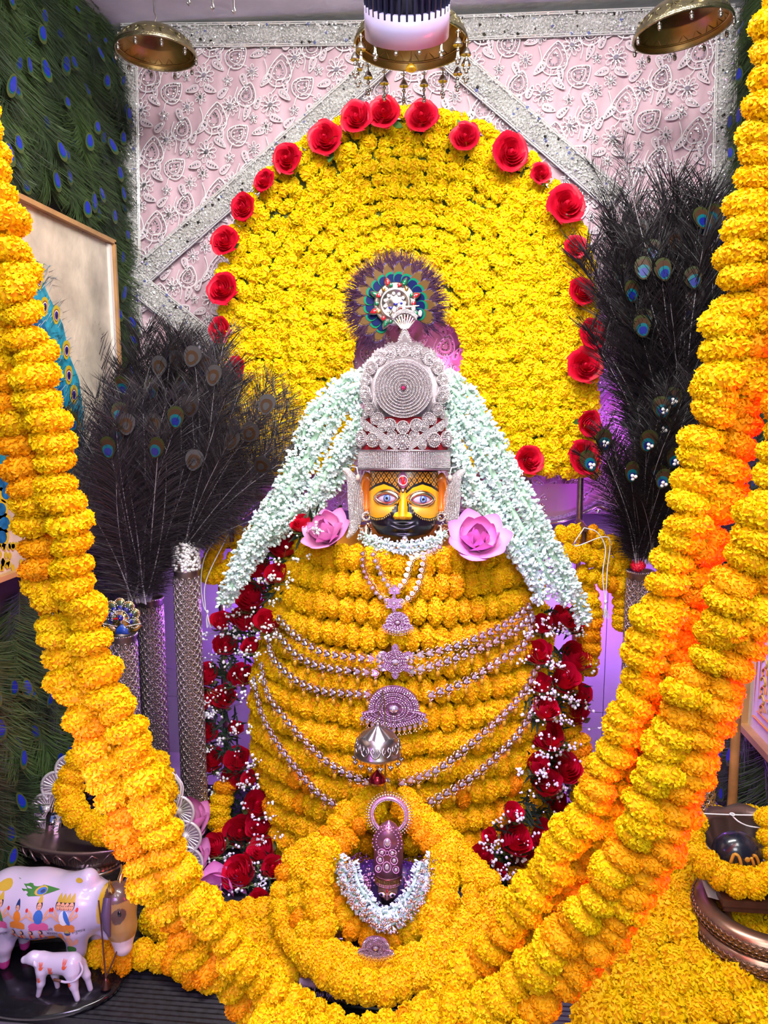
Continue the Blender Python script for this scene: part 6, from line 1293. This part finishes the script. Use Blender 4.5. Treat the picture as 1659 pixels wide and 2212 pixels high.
# lotus dish below the throne and its ribbed stand
db = P(190, 1800, 1.88); ds = S(1.86); dish = thing('lotus_dish', 'dark lotus petal metal dish under the silver throne', 'dish', (db.x, db.y, db.z)); dm = MB(); M_dish = mat('dish_bronze', (.36, .25, .21), .3, .8, noise=30, namp=.3)
dm.lathe([(.001, -46), (110, -46), (150, -20), (172, 8), (180, 18), (172, 20), (150, 6), (120, -8), (.001, -12)], 64, 0, TRS((0, 0, 0), (0, 0, 0), (1, .62, 1))); part('dish_bowl', dm, M_dish, dish, TRS((0, 0, 0), (0, 0, 0), ds))
for k in range(26):
    a = 2 * PI * k / 26; pm = MB(); pm.tube([(-15, 0, -18), (-13, -6, -4), (0, -9, 8), (13, -6, -4), (15, 0, -18)], 2.4, 5); pm.tube([(0, -2, -20), (0, -7, 4)], 1.6, 5); pm.tube([(-7, -1, -20), (-5, -5, -4)], 1.3, 5); pm.tube([(7, -1, -20), (5, -5, -4)], 1.3, 5); part('petal_relief', pm, M_dish, dish, TRS((0, 0, 0), (0, 0, 0), ds) @ TRS((158 * math.cos(a), 158 * .62 * math.sin(a), 0), (0, 0, math.atan2(.62 * math.sin(a), math.cos(a)) + PI / 2)))
stn = P(165, 1950, 1.86); std = thing('ribbed_stand', 'purple lit ribbed round metal stand under the lotus dish', 'stand', (stn.x, stn.y, ZP)); hs = db.z - 46 * ds - ZP
sm2 = MB(); Rr = 118 * ds; sm2.lathe([(Rr * .9, 0), (Rr, .02), (Rr, hs - .03), (Rr * 1.0, hs - .002), (.001, hs - .002)], 120, 0, TRS((0, 0, 0), (0, 0, 0), (1, .62, 1)), lambda a: 1 + .02 * np.sign(np.cos(a * 60))); part('ribbed_drum', sm2, M_silver_d, std)
for z in (.02, hs - .02): t3 = MB(); t3.torus((0, 0, 0), Rr, .008, 64, 8, 0, TRS((0, 0, 0), (0, 0, 0), (1, .62, 1))); part('drum_ring', t3, M_silver_d, std, TRS((0, 0, z)))
garland('marigold_garland', 'thick marigold garland draped inside the silver throne', [P(172, 1640, 1.84), P(150, 1690, 1.82), P(152, 1740, 1.80), P(195, 1780, 1.79), P(250, 1800, 1.79), P(320, 1790, 1.80), P(352, 1740, 1.82), P(348, 1690, 1.84), P(335, 1650, 1.85)], .040, .040, seed=501, meshes=MG_ROUND)
tb2 = MB()
for L in ([(372, 1668), (390, 1690), (386, 1730), (372, 1765)], [(380, 1672), (396, 1700), (388, 1745), (376, 1765)]): tb2.tube(spline([P(x, y, 1.84) for x, y in L], .01), .0016, 5)
tassel(tb2, tuple(P(373, 1768, 1.84)), .045); solo('thread_tassel', tb2, M_thread, 'white thread and tassel hanging beside the throne garland', 'tassel', group='white threads with tassels')
# ------------------------------------------------------------------ painted cow, calf, black base
def smin(a, b, k): h = np.clip(.5 + .5 * (b - a) / k, 0, 1); return b * (1 - h) + a * h - k * h * (1 - h)
def cone(Pt, a, ra, b, rb, sy=1.0):
    a, b = np.array(a, float), np.array(b, float); d = b - a; t = np.clip(((Pt - a) @ d) / (d @ d), 0, 1)
    e = Pt - (a + t[..., None] * d); e = e * np.array((1, sy, 1)); return np.linalg.norm(e, axis=-1) - (ra + (rb - ra) * t)
def sdf_mesh(shapes, lo, hi, n, k):
    lo, hi = np.array(lo, float), np.array(hi, float); h = (hi - lo).max() / n; N = np.ceil((hi - lo) / h).astype(int) + 1
    ax = [lo[i] + h * np.arange(N[i]) for i in range(3)]; Pt = np.stack(np.meshgrid(*ax, indexing='ij'), -1); D = None
    for s_ in shapes:
        v = cone(Pt, *s_); D = v if D is None else smin(D, v, k)
    sgn = D < 0; idx = -np.ones(tuple(N - 1), int); cnt = sum(sgn[a:N[0] - 1 + a, b:N[1] - 1 + b, c:N[2] - 1 + c].astype(int) for a in (0, 1) for b in (0, 1) for c in (0, 1)); act = (cnt > 0) & (cnt < 8); idx[act] = np.arange(act.sum())
    acc = np.zeros((*(N - 1), 3)); w = np.zeros(tuple(N - 1)); m_ = N - 1
    for axis in range(3):
        o = [i for i in range(3) if i != axis]
        for u in (0, 1):
            for v in (0, 1):
                off = [0, 0, 0]; off[o[0]] = u; off[o[1]] = v; sl0 = tuple(slice(off[i], m_[i] + off[i]) for i in range(3)); off2 = off.copy(); off2[axis] = 1; sl1 = tuple(slice(off2[i], m_[i] + off2[i]) for i in range(3))
                d0, d1 = D[sl0], D[sl1]; cr_ = (d0 < 0) != (d1 < 0); t = np.where(cr_, d0 / (d0 - d1 + 1e-12), 0); p = np.zeros((*m_, 3)); p[..., o[0]] = u; p[..., o[1]] = v; p[..., axis] = t; acc += np.where(cr_[..., None], p, 0); w += cr_
    ii_ = np.argwhere(act); V = lo + h * (ii_ + acc[act] / w[act][:, None]); F = []
    for axis in range(3):
        o = [i for i in range(3) if i != axis]; sl0 = [slice(None)] * 3; sl1 = [slice(None)] * 3; sl0[axis] = slice(0, N[axis] - 1); sl1[axis] = slice(1, N[axis]); a0, a1 = sgn[tuple(sl0)], sgn[tuple(sl1)]
        for e, flip in ((a0 & ~a1, 0), (~a0 & a1, 1)):
            q_ = np.argwhere(e); ok = np.all([(q_[:, i] > 0) & (q_[:, i] < N[i] - 1) for i in o], axis=0); q_ = q_[ok]; r = []
            for du, dv in ((-1, -1), (0, -1), (0, 0), (-1, 0)): c = q_.copy(); c[:, o[0]] += du; c[:, o[1]] += dv; r.append(idx[c[:, 0], c[:, 1], c[:, 2]])
            f = np.stack(r, -1); F.append(f if (flip ^ (axis == 1)) else f[:, ::-1])
    F = np.vstack(F); F = F[:, ::-1]; return V, F[(F >= 0).all(1)]
zt_ = ZP + .014; pb_ = PZ(95, 2108, zt_); plate_ = MB(); plate_.lathe([(.001, .012), (.188, .012), (.194, .008), (.194, .002), (.18, 0), (.001, 0)], 72, 0, TRS((0, 0, 0), (0, 0, 0), (1, .62, 1)))
solo('oval_plinth', plate_, mat('base_black', (.008, .007, .010), .18, coat=.5), 'glossy black oval plinth carrying the painted cow and calf', 'plinth', TRS((pb_.x, pb_.y, ZP + .001)))
M_cowp = mat('porcelain_purple_shade', (.60, .52, .66), .3, coat=.5, vcol=True)  # white porcelain with purple-lit shade put into its colour
ca = PZ(106, 2074, zt_); cs_ = S(ca.y) * 1.09; cow = thing('painted_cow', 'large white cow figurine covered with small painted figures', 'figurine', (ca.x, ca.y, zt_)); cM = TRS((0, 0, 0), (0, 0, 0), cs_)
shp = [((-78, 0, 148), 66, (-10, 0, 142), 70), ((-10, 0, 142), 70, (85, 0, 145), 64), ((85, 0, 145), 62, (140, -4, 150), 44), ((70, 0, 188), 26, (104, 0, 206), 24), ((140, -4, 150), 44, (176, -14, 158), 40), ((176, -14, 175), 36, (192, -30, 120), 30), ((192, -30, 120), 29, (198, -40, 82), 20), ((120, -5, 110), 22, (150, -15, 85), 10),
       ((-90, -28, 110), 40, (-84, -30, 60), 20), ((-84, -30, 60), 18, (-88, -30, 8), 11), ((-88, 30, 110), 40, (-74, 30, 60), 20), ((-74, 30, 60), 18, (-76, 30, 8), 11), ((88, -28, 110), 32, (86, -30, 60), 19), ((86, -30, 60), 17, (84, -30, 8), 12), ((100, 28, 110), 30, (104, 30, 60), 18), ((104, 30, 60), 16, (106, 30, 8), 12), ((-40, -4, 82), 20, (-62, -4, 76), 16)]
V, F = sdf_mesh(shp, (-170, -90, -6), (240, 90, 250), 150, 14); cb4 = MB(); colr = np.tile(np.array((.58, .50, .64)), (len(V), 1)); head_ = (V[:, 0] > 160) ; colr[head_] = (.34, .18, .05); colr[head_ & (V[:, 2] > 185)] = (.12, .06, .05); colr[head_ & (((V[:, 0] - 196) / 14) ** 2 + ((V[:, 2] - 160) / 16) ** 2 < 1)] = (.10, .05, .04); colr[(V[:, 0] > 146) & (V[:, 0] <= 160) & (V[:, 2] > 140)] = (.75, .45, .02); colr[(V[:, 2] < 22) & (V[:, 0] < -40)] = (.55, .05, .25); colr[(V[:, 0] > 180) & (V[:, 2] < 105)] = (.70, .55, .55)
cb4.add(V, F, 0, colr); part('cow_body', cb4, M_cowp, cow, cM); bvh = BVHTree.FromPolygons([tuple(v) for v in V], [tuple(f) for f in F])
PAL = [mat('p_' + n, c, .4) for n, c in (('skin', (.72, .36, .22)), ('red', (.62, .03, .02)), ('orange', (.75, .22, .02)), ('pink', (.70, .10, .28)), ('green', (.05, .20, .04)), ('blue', (.04, .15, .50)), ('black', (.01, .01, .012)), ('gold', (.55, .36, .04)), ('navy', (.02, .04, .14)), ('white', (.8, .78, .8)))]
SK, RD, ORG, PKc, GN, BL, BK, GD, NV, WH = range(10)
def decal(mb, pts, m, layer):
    p = np.asarray(pts, float); c = p.mean(0); V = []; n = len(p)
    for f in (0.0, .5, 1.0):
        for r in (p if f else p[:1]):
            xz = c + (r - c) * f; hit = bvh.ray_cast(Vector((xz[0], -300, xz[1])), Vector((0, 1, 0)))[0]; yv = hit.y if hit is not None else -40; V.append((xz[0], yv - .5 - .35 * layer, xz[1]))
    F3 = [[0, 1 + i, 1 + (i + 1) % n] for i in range(n)]; F4 = [[1 + i, 1 + n + i, 1 + n + (i + 1) % n, 1 + (i + 1) % n] for i in range(n)]; mb.F.append((np.array(F3) + mb.n, m)); mb.add(V, F4, m)
def E(cx, cz, rx, rz, rot=0, n=14): a = np.linspace(0, 2 * PI, n, endpoint=False); return rot2(np.column_stack([rx * np.cos(a), rz * np.sin(a)]), rot, 1, (cx, cz))
def seated(mb, x, z, s, robe, top, heads=1, hair=BK, crown=GD, arms=2, sash=None):
    decal(mb, E(x, z - 20 * s, 19 * s, 9 * s), robe, 1); decal(mb, E(x - 10 * s, z - 24 * s, 9 * s, 5 * s, .3), robe, 2); decal(mb, E(x + 10 * s, z - 24 * s, 9 * s, 5 * s, -.3), robe, 2); decal(mb, E(x, z - 2 * s, 9 * s, 13 * s), top, 2)
    if sash is not None: decal(mb, E(x + 5 * s, z - 2 * s, 4 * s, 14 * s, .4), sash, 3)
    for k in range(arms):
        sx = -1 if k % 2 else 1; lv_ = k // 2; decal(mb, E(x + sx * 14 * s, z + (-4 + 8 * lv_) * s, 9 * s, 2.3 * s, sx * (.6 + .4 * lv_)), SK, 2); decal(mb, E(x + sx * 22 * s, z + (2 + 9 * lv_) * s, 2.4 * s, 3.4 * s), (RD if lv_ else SK), 3)
    for k in range(heads):
        hx = x + (k - (heads - 1) / 2) * 8 * s; decal(mb, E(hx, z + 18 * s, 5.6 * s, 7.2 * s), hair, 3 + k); decal(mb, E(hx, z + 16.5 * s, 4.2 * s, 5.6 * s), SK, 4 + k); decal(mb, np.array([(hx - 5 * s, z + 22 * s), (hx + 5 * s, z + 22 * s), (hx + 3 * s, z + 29 * s), (hx, z + 33 * s), (hx - 3 * s, z + 29 * s)]), crown, 4 + k); decal(mb, E(hx - 1.6 * s, z + 17.5 * s, 1 * s, .6 * s, 0, 6), BK, 6 + k); decal(mb, E(hx + 1.6 * s, z + 17.5 * s, 1 * s, .6 * s, 0, 6), BK, 6 + k); decal(mb, E(hx, z + 13.4 * s, 1.2 * s, .6 * s, 0, 6), RD, 6 + k)
def fig(name, fn):
    mb = MB(); fn(mb); part(name, mb, PAL, cow, cM, smooth=False)
def cx(px): return px - 110
def czz(py): return (2078 - py) * .92 + 24
fig('painted_figure', lambda m: seated(m, cx(40), czz(1930), 1.18, PKc, SK, 2, BK, GD, 4, GN)); fig('painted_figure', lambda m: seated(m, cx(88), czz(1930), .95, ORG, ORG, 1, NV, NV, 2)); fig('painted_figure', lambda m: seated(m, cx(134), czz(1930), 1.12, PKc, BL, 1, BK, GD, 4)); fig('painted_figure', lambda m: seated(m, cx(190), czz(1930), 1.2, ORG, WH, 4, BK, GD, 4, BL))
def boat(m):
    decal(m, np.array([(cx(62), czz(1985)), (cx(66), czz(2002)), (cx(110), czz(2008)), (cx(158), czz(2002)), (cx(162), czz(1986)), (cx(110), czz(1996))]), ORG, 1)
    for k in range(4):
        x = cx(76 + 20 * k); decal(m, E(x, czz(1996), 9, 4), BL, 2); decal(m, E(x, czz(1986), 5.5, 8), SK, 3); decal(m, E(x - 3, czz(1986), 2, 7), RD, 4); decal(m, E(x, czz(1972), 4.6, 6.5), BK, 3); decal(m, E(x - 1, czz(1971), 3.2, 4.6), SK, 4)
fig('painted_figure', boat); fig('painted_flame', lambda m: (decal(m, np.array([(cx(12), czz(1996)), (cx(30), czz(1996)), (cx(28), czz(1984)), (cx(21), czz(1976)), (cx(14), czz(1984))]), ORG, 1), decal(m, E(cx(21), czz(1994), 9, 4), NV, 2)))
def standing(m):
    x = cx(196); decal(m, E(x, czz(2000), 8, 14), SK, 1); decal(m, E(x, czz(2022), 11, 9), GN, 2); decal(m, E(x - 5, czz(2042), 4, 14), GD, 1); decal(m, E(x + 5, czz(2042), 4, 14), GD, 1); decal(m, E(x, czz(1978), 6, 8), SK, 2); decal(m, E(x, czz(1971), 7, 6), NV, 3); decal(m, np.array([(x - 6, czz(1970)), (x + 6, czz(1970)), (x, czz(1958))]), GD, 4); decal(m, E(x - 14, czz(1994), 4, 9, .4), SK, 2); decal(m, E(x + 13, czz(2000), 4, 9, -.4), SK, 2); decal(m, E(x - 17, czz(1982), 6, 8), ORG, 3)
fig('painted_figure', standing)
def feath(m):
    decal(m, np.array([(cx(62), czz(1874)), (cx(100), czz(1876)), (cx(135), czz(1880)), (cx(168), czz(1884)), (cx(130), czz(1893)), (cx(105), czz(1893)), (cx(85), czz(1884))]), GN, 1); decal(m, E(cx(128), czz(1886), 13, 6), GD, 2); decal(m, E(cx(130), czz(1886), 10, 4.4), BL, 3); decal(m, E(cx(132), czz(1886), 5, 2.4), NV, 4); decal(m, E(cx(42), czz(1882), 16, 7), GD, 1); decal(m, E(cx(206), czz(1868), 9, 4), GD, 1)
fig('painted_plume', feath)
def text_decal(mb, s, px, py, size):
    cu = bpy.data.curves.new('t', 'FONT'); cu.body = s; cu.size = size; cu.align_x = 'CENTER'; to = bpy.data.objects.new('t', cu); COL.objects.link(to)
    dg = bpy.context.evaluated_depsgraph_get(); me = to.evaluated_get(dg).to_mesh(); vv = [(v.co.x + cx(px), v.co.y + czz(py)) for v in me.vertices]; ff = [tuple(p.vertices) for p in me.polygons]; to.to_mesh_clear() if hasattr(to, 'to_mesh_clear') else None
    V3 = []
    for a, c in vv: hit = bvh.ray_cast(Vector((a, -300, c)), Vector((0, 1, 0)))[0]; V3.append((a, (hit.y if hit is not None else -40) - .7, c))
    tri = [f for f in ff if len(f) == 3]; qd = [f for f in ff if len(f) == 4]
    if V3 and (tri or qd):
        if tri: mb.F.append((np.array(tri) + mb.n, BK))
        if qd: mb.F.append((np.array(qd) + mb.n, BK))
        mb.V.append(np.array(V3)); mb.C.append(np.ones((len(V3), 4))); mb.n += len(V3)
    bpy.data.objects.remove(to); bpy.data.curves.remove(cu)
tm_ = MB()
for s_, px, py, z in (('कपिल', 86, 1962, 11), ('लक्ष्मी', 149, 1968, 10), ('ब्रह्मा', 160, 1980, 10), ('अग्नि', 44, 1990, 10), ('हनुमान', 218, 1972, 10)): text_decal(tm_, s_, px, py, z)
if tm_.V: part('painted_names', tm_, PAL, cow, cM, smooth=False)
M_cowear = mat('cow_ear', (.10, .06, .12), .4)
hd = MB(); hd.tube([(170, -42, 196), (172, -58, 170), (176, -64, 140), (180, -62, 120)], [10, 11, 8, 2], 8, 0); part('ear', hd, M_cowear, cow, cM)
hd = MB(); hd.tube([(186, 20, 196), (192, 30, 176), (194, 34, 150)], [9, 9, 3], 8, 0); part('ear', hd, M_cowear, cow, cM)
for sy in (-1, 1): hn = MB(); hn.tube([(176, -14 + sy * 20, 205), (178, -14 + sy * 30, 222), (176, -14 + sy * 28, 238)], [7, 5, 1.5], 8); part('horn', hn, M_gold, cow, cM)
ey = MB(); ey.ell((198, -50, 165), (5, 3, 7), 10, 6); part('eye', ey, M_black, cow, cM)
rp = MB(); rp.tube(spline([Vector((150, -44, 190)), Vector((160, -58, 150)), Vector((166, -66, 90)), Vector((170, -70, 28))], 4), 1.8, 5); rp.tube(spline([Vector((195, -55, 90)), Vector((184, -66, 60)), Vector((170, -70, 28))], 4), 1.8, 5); part('bell_cord', rp, M_wood_d, cow, cM)
bc = MB(); bc.lathe([(11, 0), (11, 3), (8, 10), (5, 18), (2, 22), (.1, 23)], 18, 0, TRS((170, -70, 5))); part('neck_bell', bc, mat('bell_bronze', (.14, .06, .05), .3, .9), cow, cM)
ka = PZ(128, 2142, zt_); ks = S(ka.y); calf = thing('painted_calf', 'small white calf figurine with red hand prints before the cow', 'figurine', (ka.x, ka.y, zt_)); kM = TRS((0, 0, 0), (0, 0, 0), ks)
shp = [((-32, 0, 76), 23, (38, 0, 80), 26), ((-36, 0, 82), 20, (-60, -4, 92), 15), ((-60, -4, 92), 14, (-80, -8, 88), 9), ((-50, 0, 98), 6, (-40, 8, 96), 4), ((-34, -14, 64), 14, (-36, -16, 34), 9), ((-36, -16, 34), 8.5, (-44, -18, 2), 6), ((-28, 14, 64), 13, (-16, 14, 34), 9), ((-16, 14, 34), 8, (-12, 14, 2), 6), ((44, -12, 66), 19, (48, -16, 36), 10), ((48, -16, 36), 9.5, (58, -20, 2), 6.5), ((50, 14, 66), 17, (66, 14, 40), 9), ((66, 14, 40), 8, (74, 14, 2), 6.5)]
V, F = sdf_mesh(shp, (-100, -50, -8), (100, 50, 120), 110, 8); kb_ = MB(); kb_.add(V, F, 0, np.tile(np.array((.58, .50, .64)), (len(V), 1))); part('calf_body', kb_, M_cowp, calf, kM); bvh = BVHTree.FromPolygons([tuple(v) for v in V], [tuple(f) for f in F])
for x, z, s in ((-30, 84, 1), (-6, 74, 1.1), (30, 92, 1.1), (-36, 50, .8), (42, 46, .9)):
    hp = MB(); decal(hp, E(x, z - 4 * s, 4.4 * s, 4.2 * s), 0, 1)
    for k in range(4): decal(hp, E(x + (k - 1.5) * 2.4 * s, z + 4.5 * s, 1.0 * s, 5.6 * s, -(k - 1.5) * .12, 8), 0, 1)
    decal(hp, E(x + 5.4 * s, z - 2 * s, 1 * s, 3.6 * s, -.6, 8), 0, 1); part('hand_print', hp, mat('print_red', (.72, .10, .03), .5) if x == -30 else bpy.data.materials['print_red'], calf, kM, smooth=False)
tl_ = MB(); tl_.tube(spline([Vector((62, -6, 92)), Vector((70, -10, 72)), Vector((58, -22, 56)), Vector((38, -29, 54)), Vector((20, -27, 54))], 4), 3.0, 8); tl_.tube(spline([Vector((24, -27.5, 54)), Vector((12, -28, 56)), Vector((4, -26, 55))], 3), [4, 4.5, 4, 3.4, 3, 2.4, 1][:len(spline([Vector((24, -27.5, 54)), Vector((12, -28, 56)), Vector((4, -26, 55))], 3))] if False else 3.4, 8, 1); part('tail', tl_, [mat('calf_white_purple_shade', (.58, .50, .64), .3, coat=.4), M_wood_d], calf, kM)  # calf's white also carries the purple shade in its colour
ee = MB(); ee.tube([(-52, -12, 94), (-46, -20, 88), (-42, -20, 80)], [4, 5.5, 2], 8, 0); ee.ell((-68, -15.5, 95), (3.2, 1.5, 2.2), 8, 6, 1); part('ear_and_eye', ee, [bpy.data.materials['calf_white_purple_shade'], M_ink], calf, kM)
# marigolds lying on the platform at the left
GP = 'marigold strands lying on the platform'
def on(px, py, dz=.035): return PZ(px, py, ZP + dz)
garland('marigold_garland', 'marigold strand lying on the black mat behind the calf', [on(216, 2060), on(270, 2072), on(330, 2066), on(390, 2085), on(450, 2110)], .036, .038, GP, seed=601, meshes=MG_ROUND, orange=.25)
garland('marigold_garland', 'marigold strand lying behind the first strand near the cow bell', [on(330, 1985), on(370, 2010), on(420, 2032), on(470, 2050)], .038, .040, GP, seed=602, meshes=MG_ROUND)
for i, (a, b_, c) in enumerate((((440, 1985), (520, 1975), (600, 1965)), ((470, 2030), (545, 2020), (620, 2020)), ((520, 2075), (580, 2065), (640, 2060)), ((560, 2115), (610, 2105), (650, 2095)))):
    garland('marigold_garland', ['rearmost', 'second', 'third', 'front'][i] + ' marigold strand of the heap left of the silver pedestal', [on(*a, .04), on(*b_, .05), on(*c, .04)], .040, .042, GP, seed=610 + i, meshes=MG_ROUND)
for i, L in enumerate(([(1090, 2010), (1150, 1990), (1215, 1965)], [(1080, 2060), (1150, 2035), (1220, 2010)], [(1060, 2115), (1140, 2085), (1230, 2055)])):
    garland('marigold_garland', ['rearmost', 'middle', 'front'][i] + ' marigold strand of the heap right of the silver pedestal', [on(*p, .04) for p in L], .040, .042, GP, seed=620 + i, meshes=MG_ROUND, orange=.3)
# ------------------------------------------------------------------ flower carpet at the right
carp = thing('marigold_carpet', 'sloping carpet of yellow marigolds filling the lower right corner', 'flower carpet', on(1450, 2150)); iv = carp.matrix_basis.inverted(); q = random.Random(9); r_i = 0
bedm = MB(); G = []
def bedz(x, y): return ZP + .10 + .16 * max(0, min(1, (y - 1.30) / .55))
X0, X1 = .10, XR - .06; ysr = np.arange(1.16, 2.02, .058)
def bedx(y): return X0 + max(0, (y - 1.2)) * .72
gx = np.linspace(0, 1, 10); gy = np.linspace(1.12, 2.02, 12); Gb = np.array([[(bedx(y) + (X1 - bedx(y)) * x, y, bedz(x, y) - .03) for y in gy] for x in gx]); bedm.grid(Gb); bedm.grid(np.array([[(X0 + (X1 - X0) * x, 1.12, bedz(x, 1.12) - .03), (X0 + (X1 - X0) * x, 1.12, ZP)] for x in gx])); bedm.grid(np.array([[(bedx(y), y, bedz(X0, y) - .03), (bedx(y), y, ZP)] for y in gy])); part('flower_bed', bedm, M_core, carp, iv)
HEc = [marigold(60 + i, 230, flat=.75, hemi=True, L=.28, w=.24).mesh('carpet_flower', [M_carpet, M_core], False) for i in range(4)]
cnt = 0
for y in ysr:
    for x in np.arange(bedx(y) + .01, X1, .057):
        if cnt >= 300: break
        cnt += 1; xx, yy = x + q.uniform(-.01, .01), y + q.uniform(-.008, .008) + .12 * (x - .6)
        link('marigold', q.choice(HEc), carp, iv @ frame((xx, yy, bedz(xx, yy) - .008 + q.uniform(-.006, .01)), (q.uniform(-.35, .35), -.35 + q.uniform(-.3, .3), 1), (q.random(), q.random(), 0), .040 * q.uniform(.85, 1.2)))
# ------------------------------------------------------------------ bowl with black stone at the right
YW = 1.72; wa = P(1625, 1850, YW); sw_ = S(YW); bowl = thing('lotus_bowl', 'scalloped dark bronze lotus bowl around the black stone at right', 'bowl', wa); bm = MB(); M_lb = mat('bowl_bronze', (.22, .15, .14), .3, .85, noise=30, namp=.3)
a = np.linspace(0, 2 * PI, 96, endpoint=False); G = []
for r, z, sc in ((.001, -40, 0), (60, -40, 0), (88, -10, .02), (104, 30, .06), (112, 52, .09), (106, 55, .09), (98, 30, .06), (80, -6, .02), (50, -30, 0), (.001, -32, 0)):
    rr = r * (1 + sc * np.abs(np.sin(a * 5))); G.append(np.column_stack([rr * np.cos(a), rr * .75 * np.sin(a), z + 60 * sc * np.abs(np.sin(a * 5)) + ((16 + 34 * (np.sin(a) < 0)) * np.sin(a) if r > 80 else 0)]))
bm.grid(np.array(G), close_v=True); part('bowl_body', bm, M_lb, bowl, TRS((0, 0, 0), (0, 0, 0), sw_))
st = MB(); st.ell((0, 0, 0), (52, 40, 46), 28, 20); stone = tag(link('black_stone', None, None, TRS(P(1592, 1842, YW - .05), (0, 0, 0), sw_)), 'smooth black oval stone with yellow sandal marks in the right bowl', 'stone'); part('stone_body', st, mat('stone_black', (.010, .012, .026), .22, coat=.5), stone)
mk = MB()
for xs_ in ([(-24, 4, -30), (-25, 8, -5), (-20, 9, 12), (-12, 9, 10), (-6, 8, -8), (-3, 6, -30)], [(18, 7, 12), (24, 8, 10), (32, 6, -8), (36, 4, -28)], [(14, 8, 8), (20, 8, -8), (24, 7, -30)]): mk.tube(spline([Vector((x, -math.sqrt(max(.02, 1 - (x / 52) ** 2 - (z / 46) ** 2)) * 40 - 1.0, z + 6)) for x, _, z in xs_], 3), 3.4, 6)
mk.ell((6, -40, 10), (6, 2, 6), 10, 6); part('sandal_mark', mk, mat('sandal_paste', (.62, .28, .03), .6), stone)
garland('marigold_garland', 'marigold garland hung round the bowl with the black stone', [P(1495, 1775, 1.70), P(1492, 1822, 1.66), P(1520, 1862, 1.63), P(1560, 1890, 1.61), P(1610, 1905, 1.60), P(1665, 1900, 1.60), P(1720, 1870, 1.62)], .034, .036, seed=701, meshes=MG_ROUND)
garland('marigold_garland', 'few marigolds at the far right above the bowl', [P(1655, 1768, 1.70), P(1665, 1810, 1.68), P(1672, 1845, 1.66)], .028, .034, seed=702, meshes=MG_ROUND)
th_ = MB(); th_.tube(spline([P(1505, 1757, 1.72), P(1580, 1760, 1.72), P(1690, 1762, 1.72)], .02), .0018, 5); th_.tube(spline([P(1580, 1760, 1.72), P(1596, 1775, 1.70), P(1625, 1786, 1.70), P(1690, 1790, 1.70)], .01), .0018, 5); th_.torus(tuple(P(1582, 1759, 1.715)), .005, .0018, 14, 5, 0, None); solo('string', th_, M_thread, 'white string stretched above the bowl at the far right', 'string')
cl = MB(); G = np.array([[P(x + 10 * v, y + 45 * v, 1.66 - .05 * v) + Vector((0, 0, .004 * math.sin(i * 1.7 + v * 3))) for v in (0, .5, 1)] for i, (x, y) in enumerate(((1505, 1868), (1530, 1892), (1560, 1905), (1600, 1912), (1660, 1915)))]); G[0, 2] = P(1530, 1938, 1.60); cl.grid(G); Gc = G + np.array((0, .003, -.002)); cl.grid(Gc[::-1]); solo('white_cloth', cl, mat('cloth_white', (.72, .62, .64), .8, noise=20, namp=.15), 'stained white cloth corner hanging under the right bowl', 'cloth')
stl = P(1660, 1945, 1.60); sq = S(1.60); stool = thing('wooden_stool', 'little dark wooden stool under the white cloth at right', 'stool', (stl.x, stl.y, P(1560, 1992, 1.60).z)); hS = stl.z - P(1560, 1992, 1.60).z
b = MB(); b.box((0, .06, hS), (.105, .08, .008)); b.box((0, .06, hS - .014), (.10, .076, .008)); part('stool_top', b, M_wood_d, stool, smooth=False)
for sx in (-1, 1):
    for yy in (0, .12): l_ = MB(); l_.lathe([(.010, 0), (.012, .01), (.007, hS * .45), (.012, hS - .02)], 12, 0, TRS((sx * .085, yy, 0))); part('leg', l_, M_wood_d, stool)
co = thing('scaled_coil', 'scale patterned metal coil ring stand below the wooden stool', 'ring stand', (stl.x, stl.y + .03, P(1600, 2040, 1.60).z)); M_coil = mat('coil_bronze', (.34, .20, .15), .3, .85, noise=20, namp=.2); h2 = P(1560, 1960, 1.60).z - P(1600, 2040, 1.60).z
SCL = MB(); SCL.tube([(.5 * math.cos(a), -.05, .5 * math.sin(a)) for a in np.linspace(PI, 2 * PI, 9)], .16, 5, 0, False)
for k, (zf, R0) in enumerate(((.25, .128), (.72, .122))):
    c_ = MB(); c_.torus((0, 0, 0), R0, .026, 64, 14, 0, None, .95); sm3 = []
    for i in range(72):
        for j in range(4):
            th2 = 2 * PI * (i + .5 * (j % 2)) / 72; ph = -.75 + j * .42; rr = R0 + .026 * math.cos(ph); sm3.append(np.array(Matrix.Rotation(th2, 4, 'Z') @ TRS((0, -rr, .026 * math.sin(ph)), (-ph, 0, 0), .012)))
    c_.inst(SCL, sm3); part('coil_ring', c_, M_coil, co, TRS((0, 0, h2 * zf)))
po = MB(); a_, b2_ = P(1590, 1480, 1.95), P(1580, 1830, 1.95); po.tube([(b2_.x, b2_.y, ZP), (a_.x, a_.y, a_.z + .25)], [.0125, .0115], 12); solo('wooden_pole', po, M_wood, 'upright brown wooden pole behind the right bowl', 'pole')
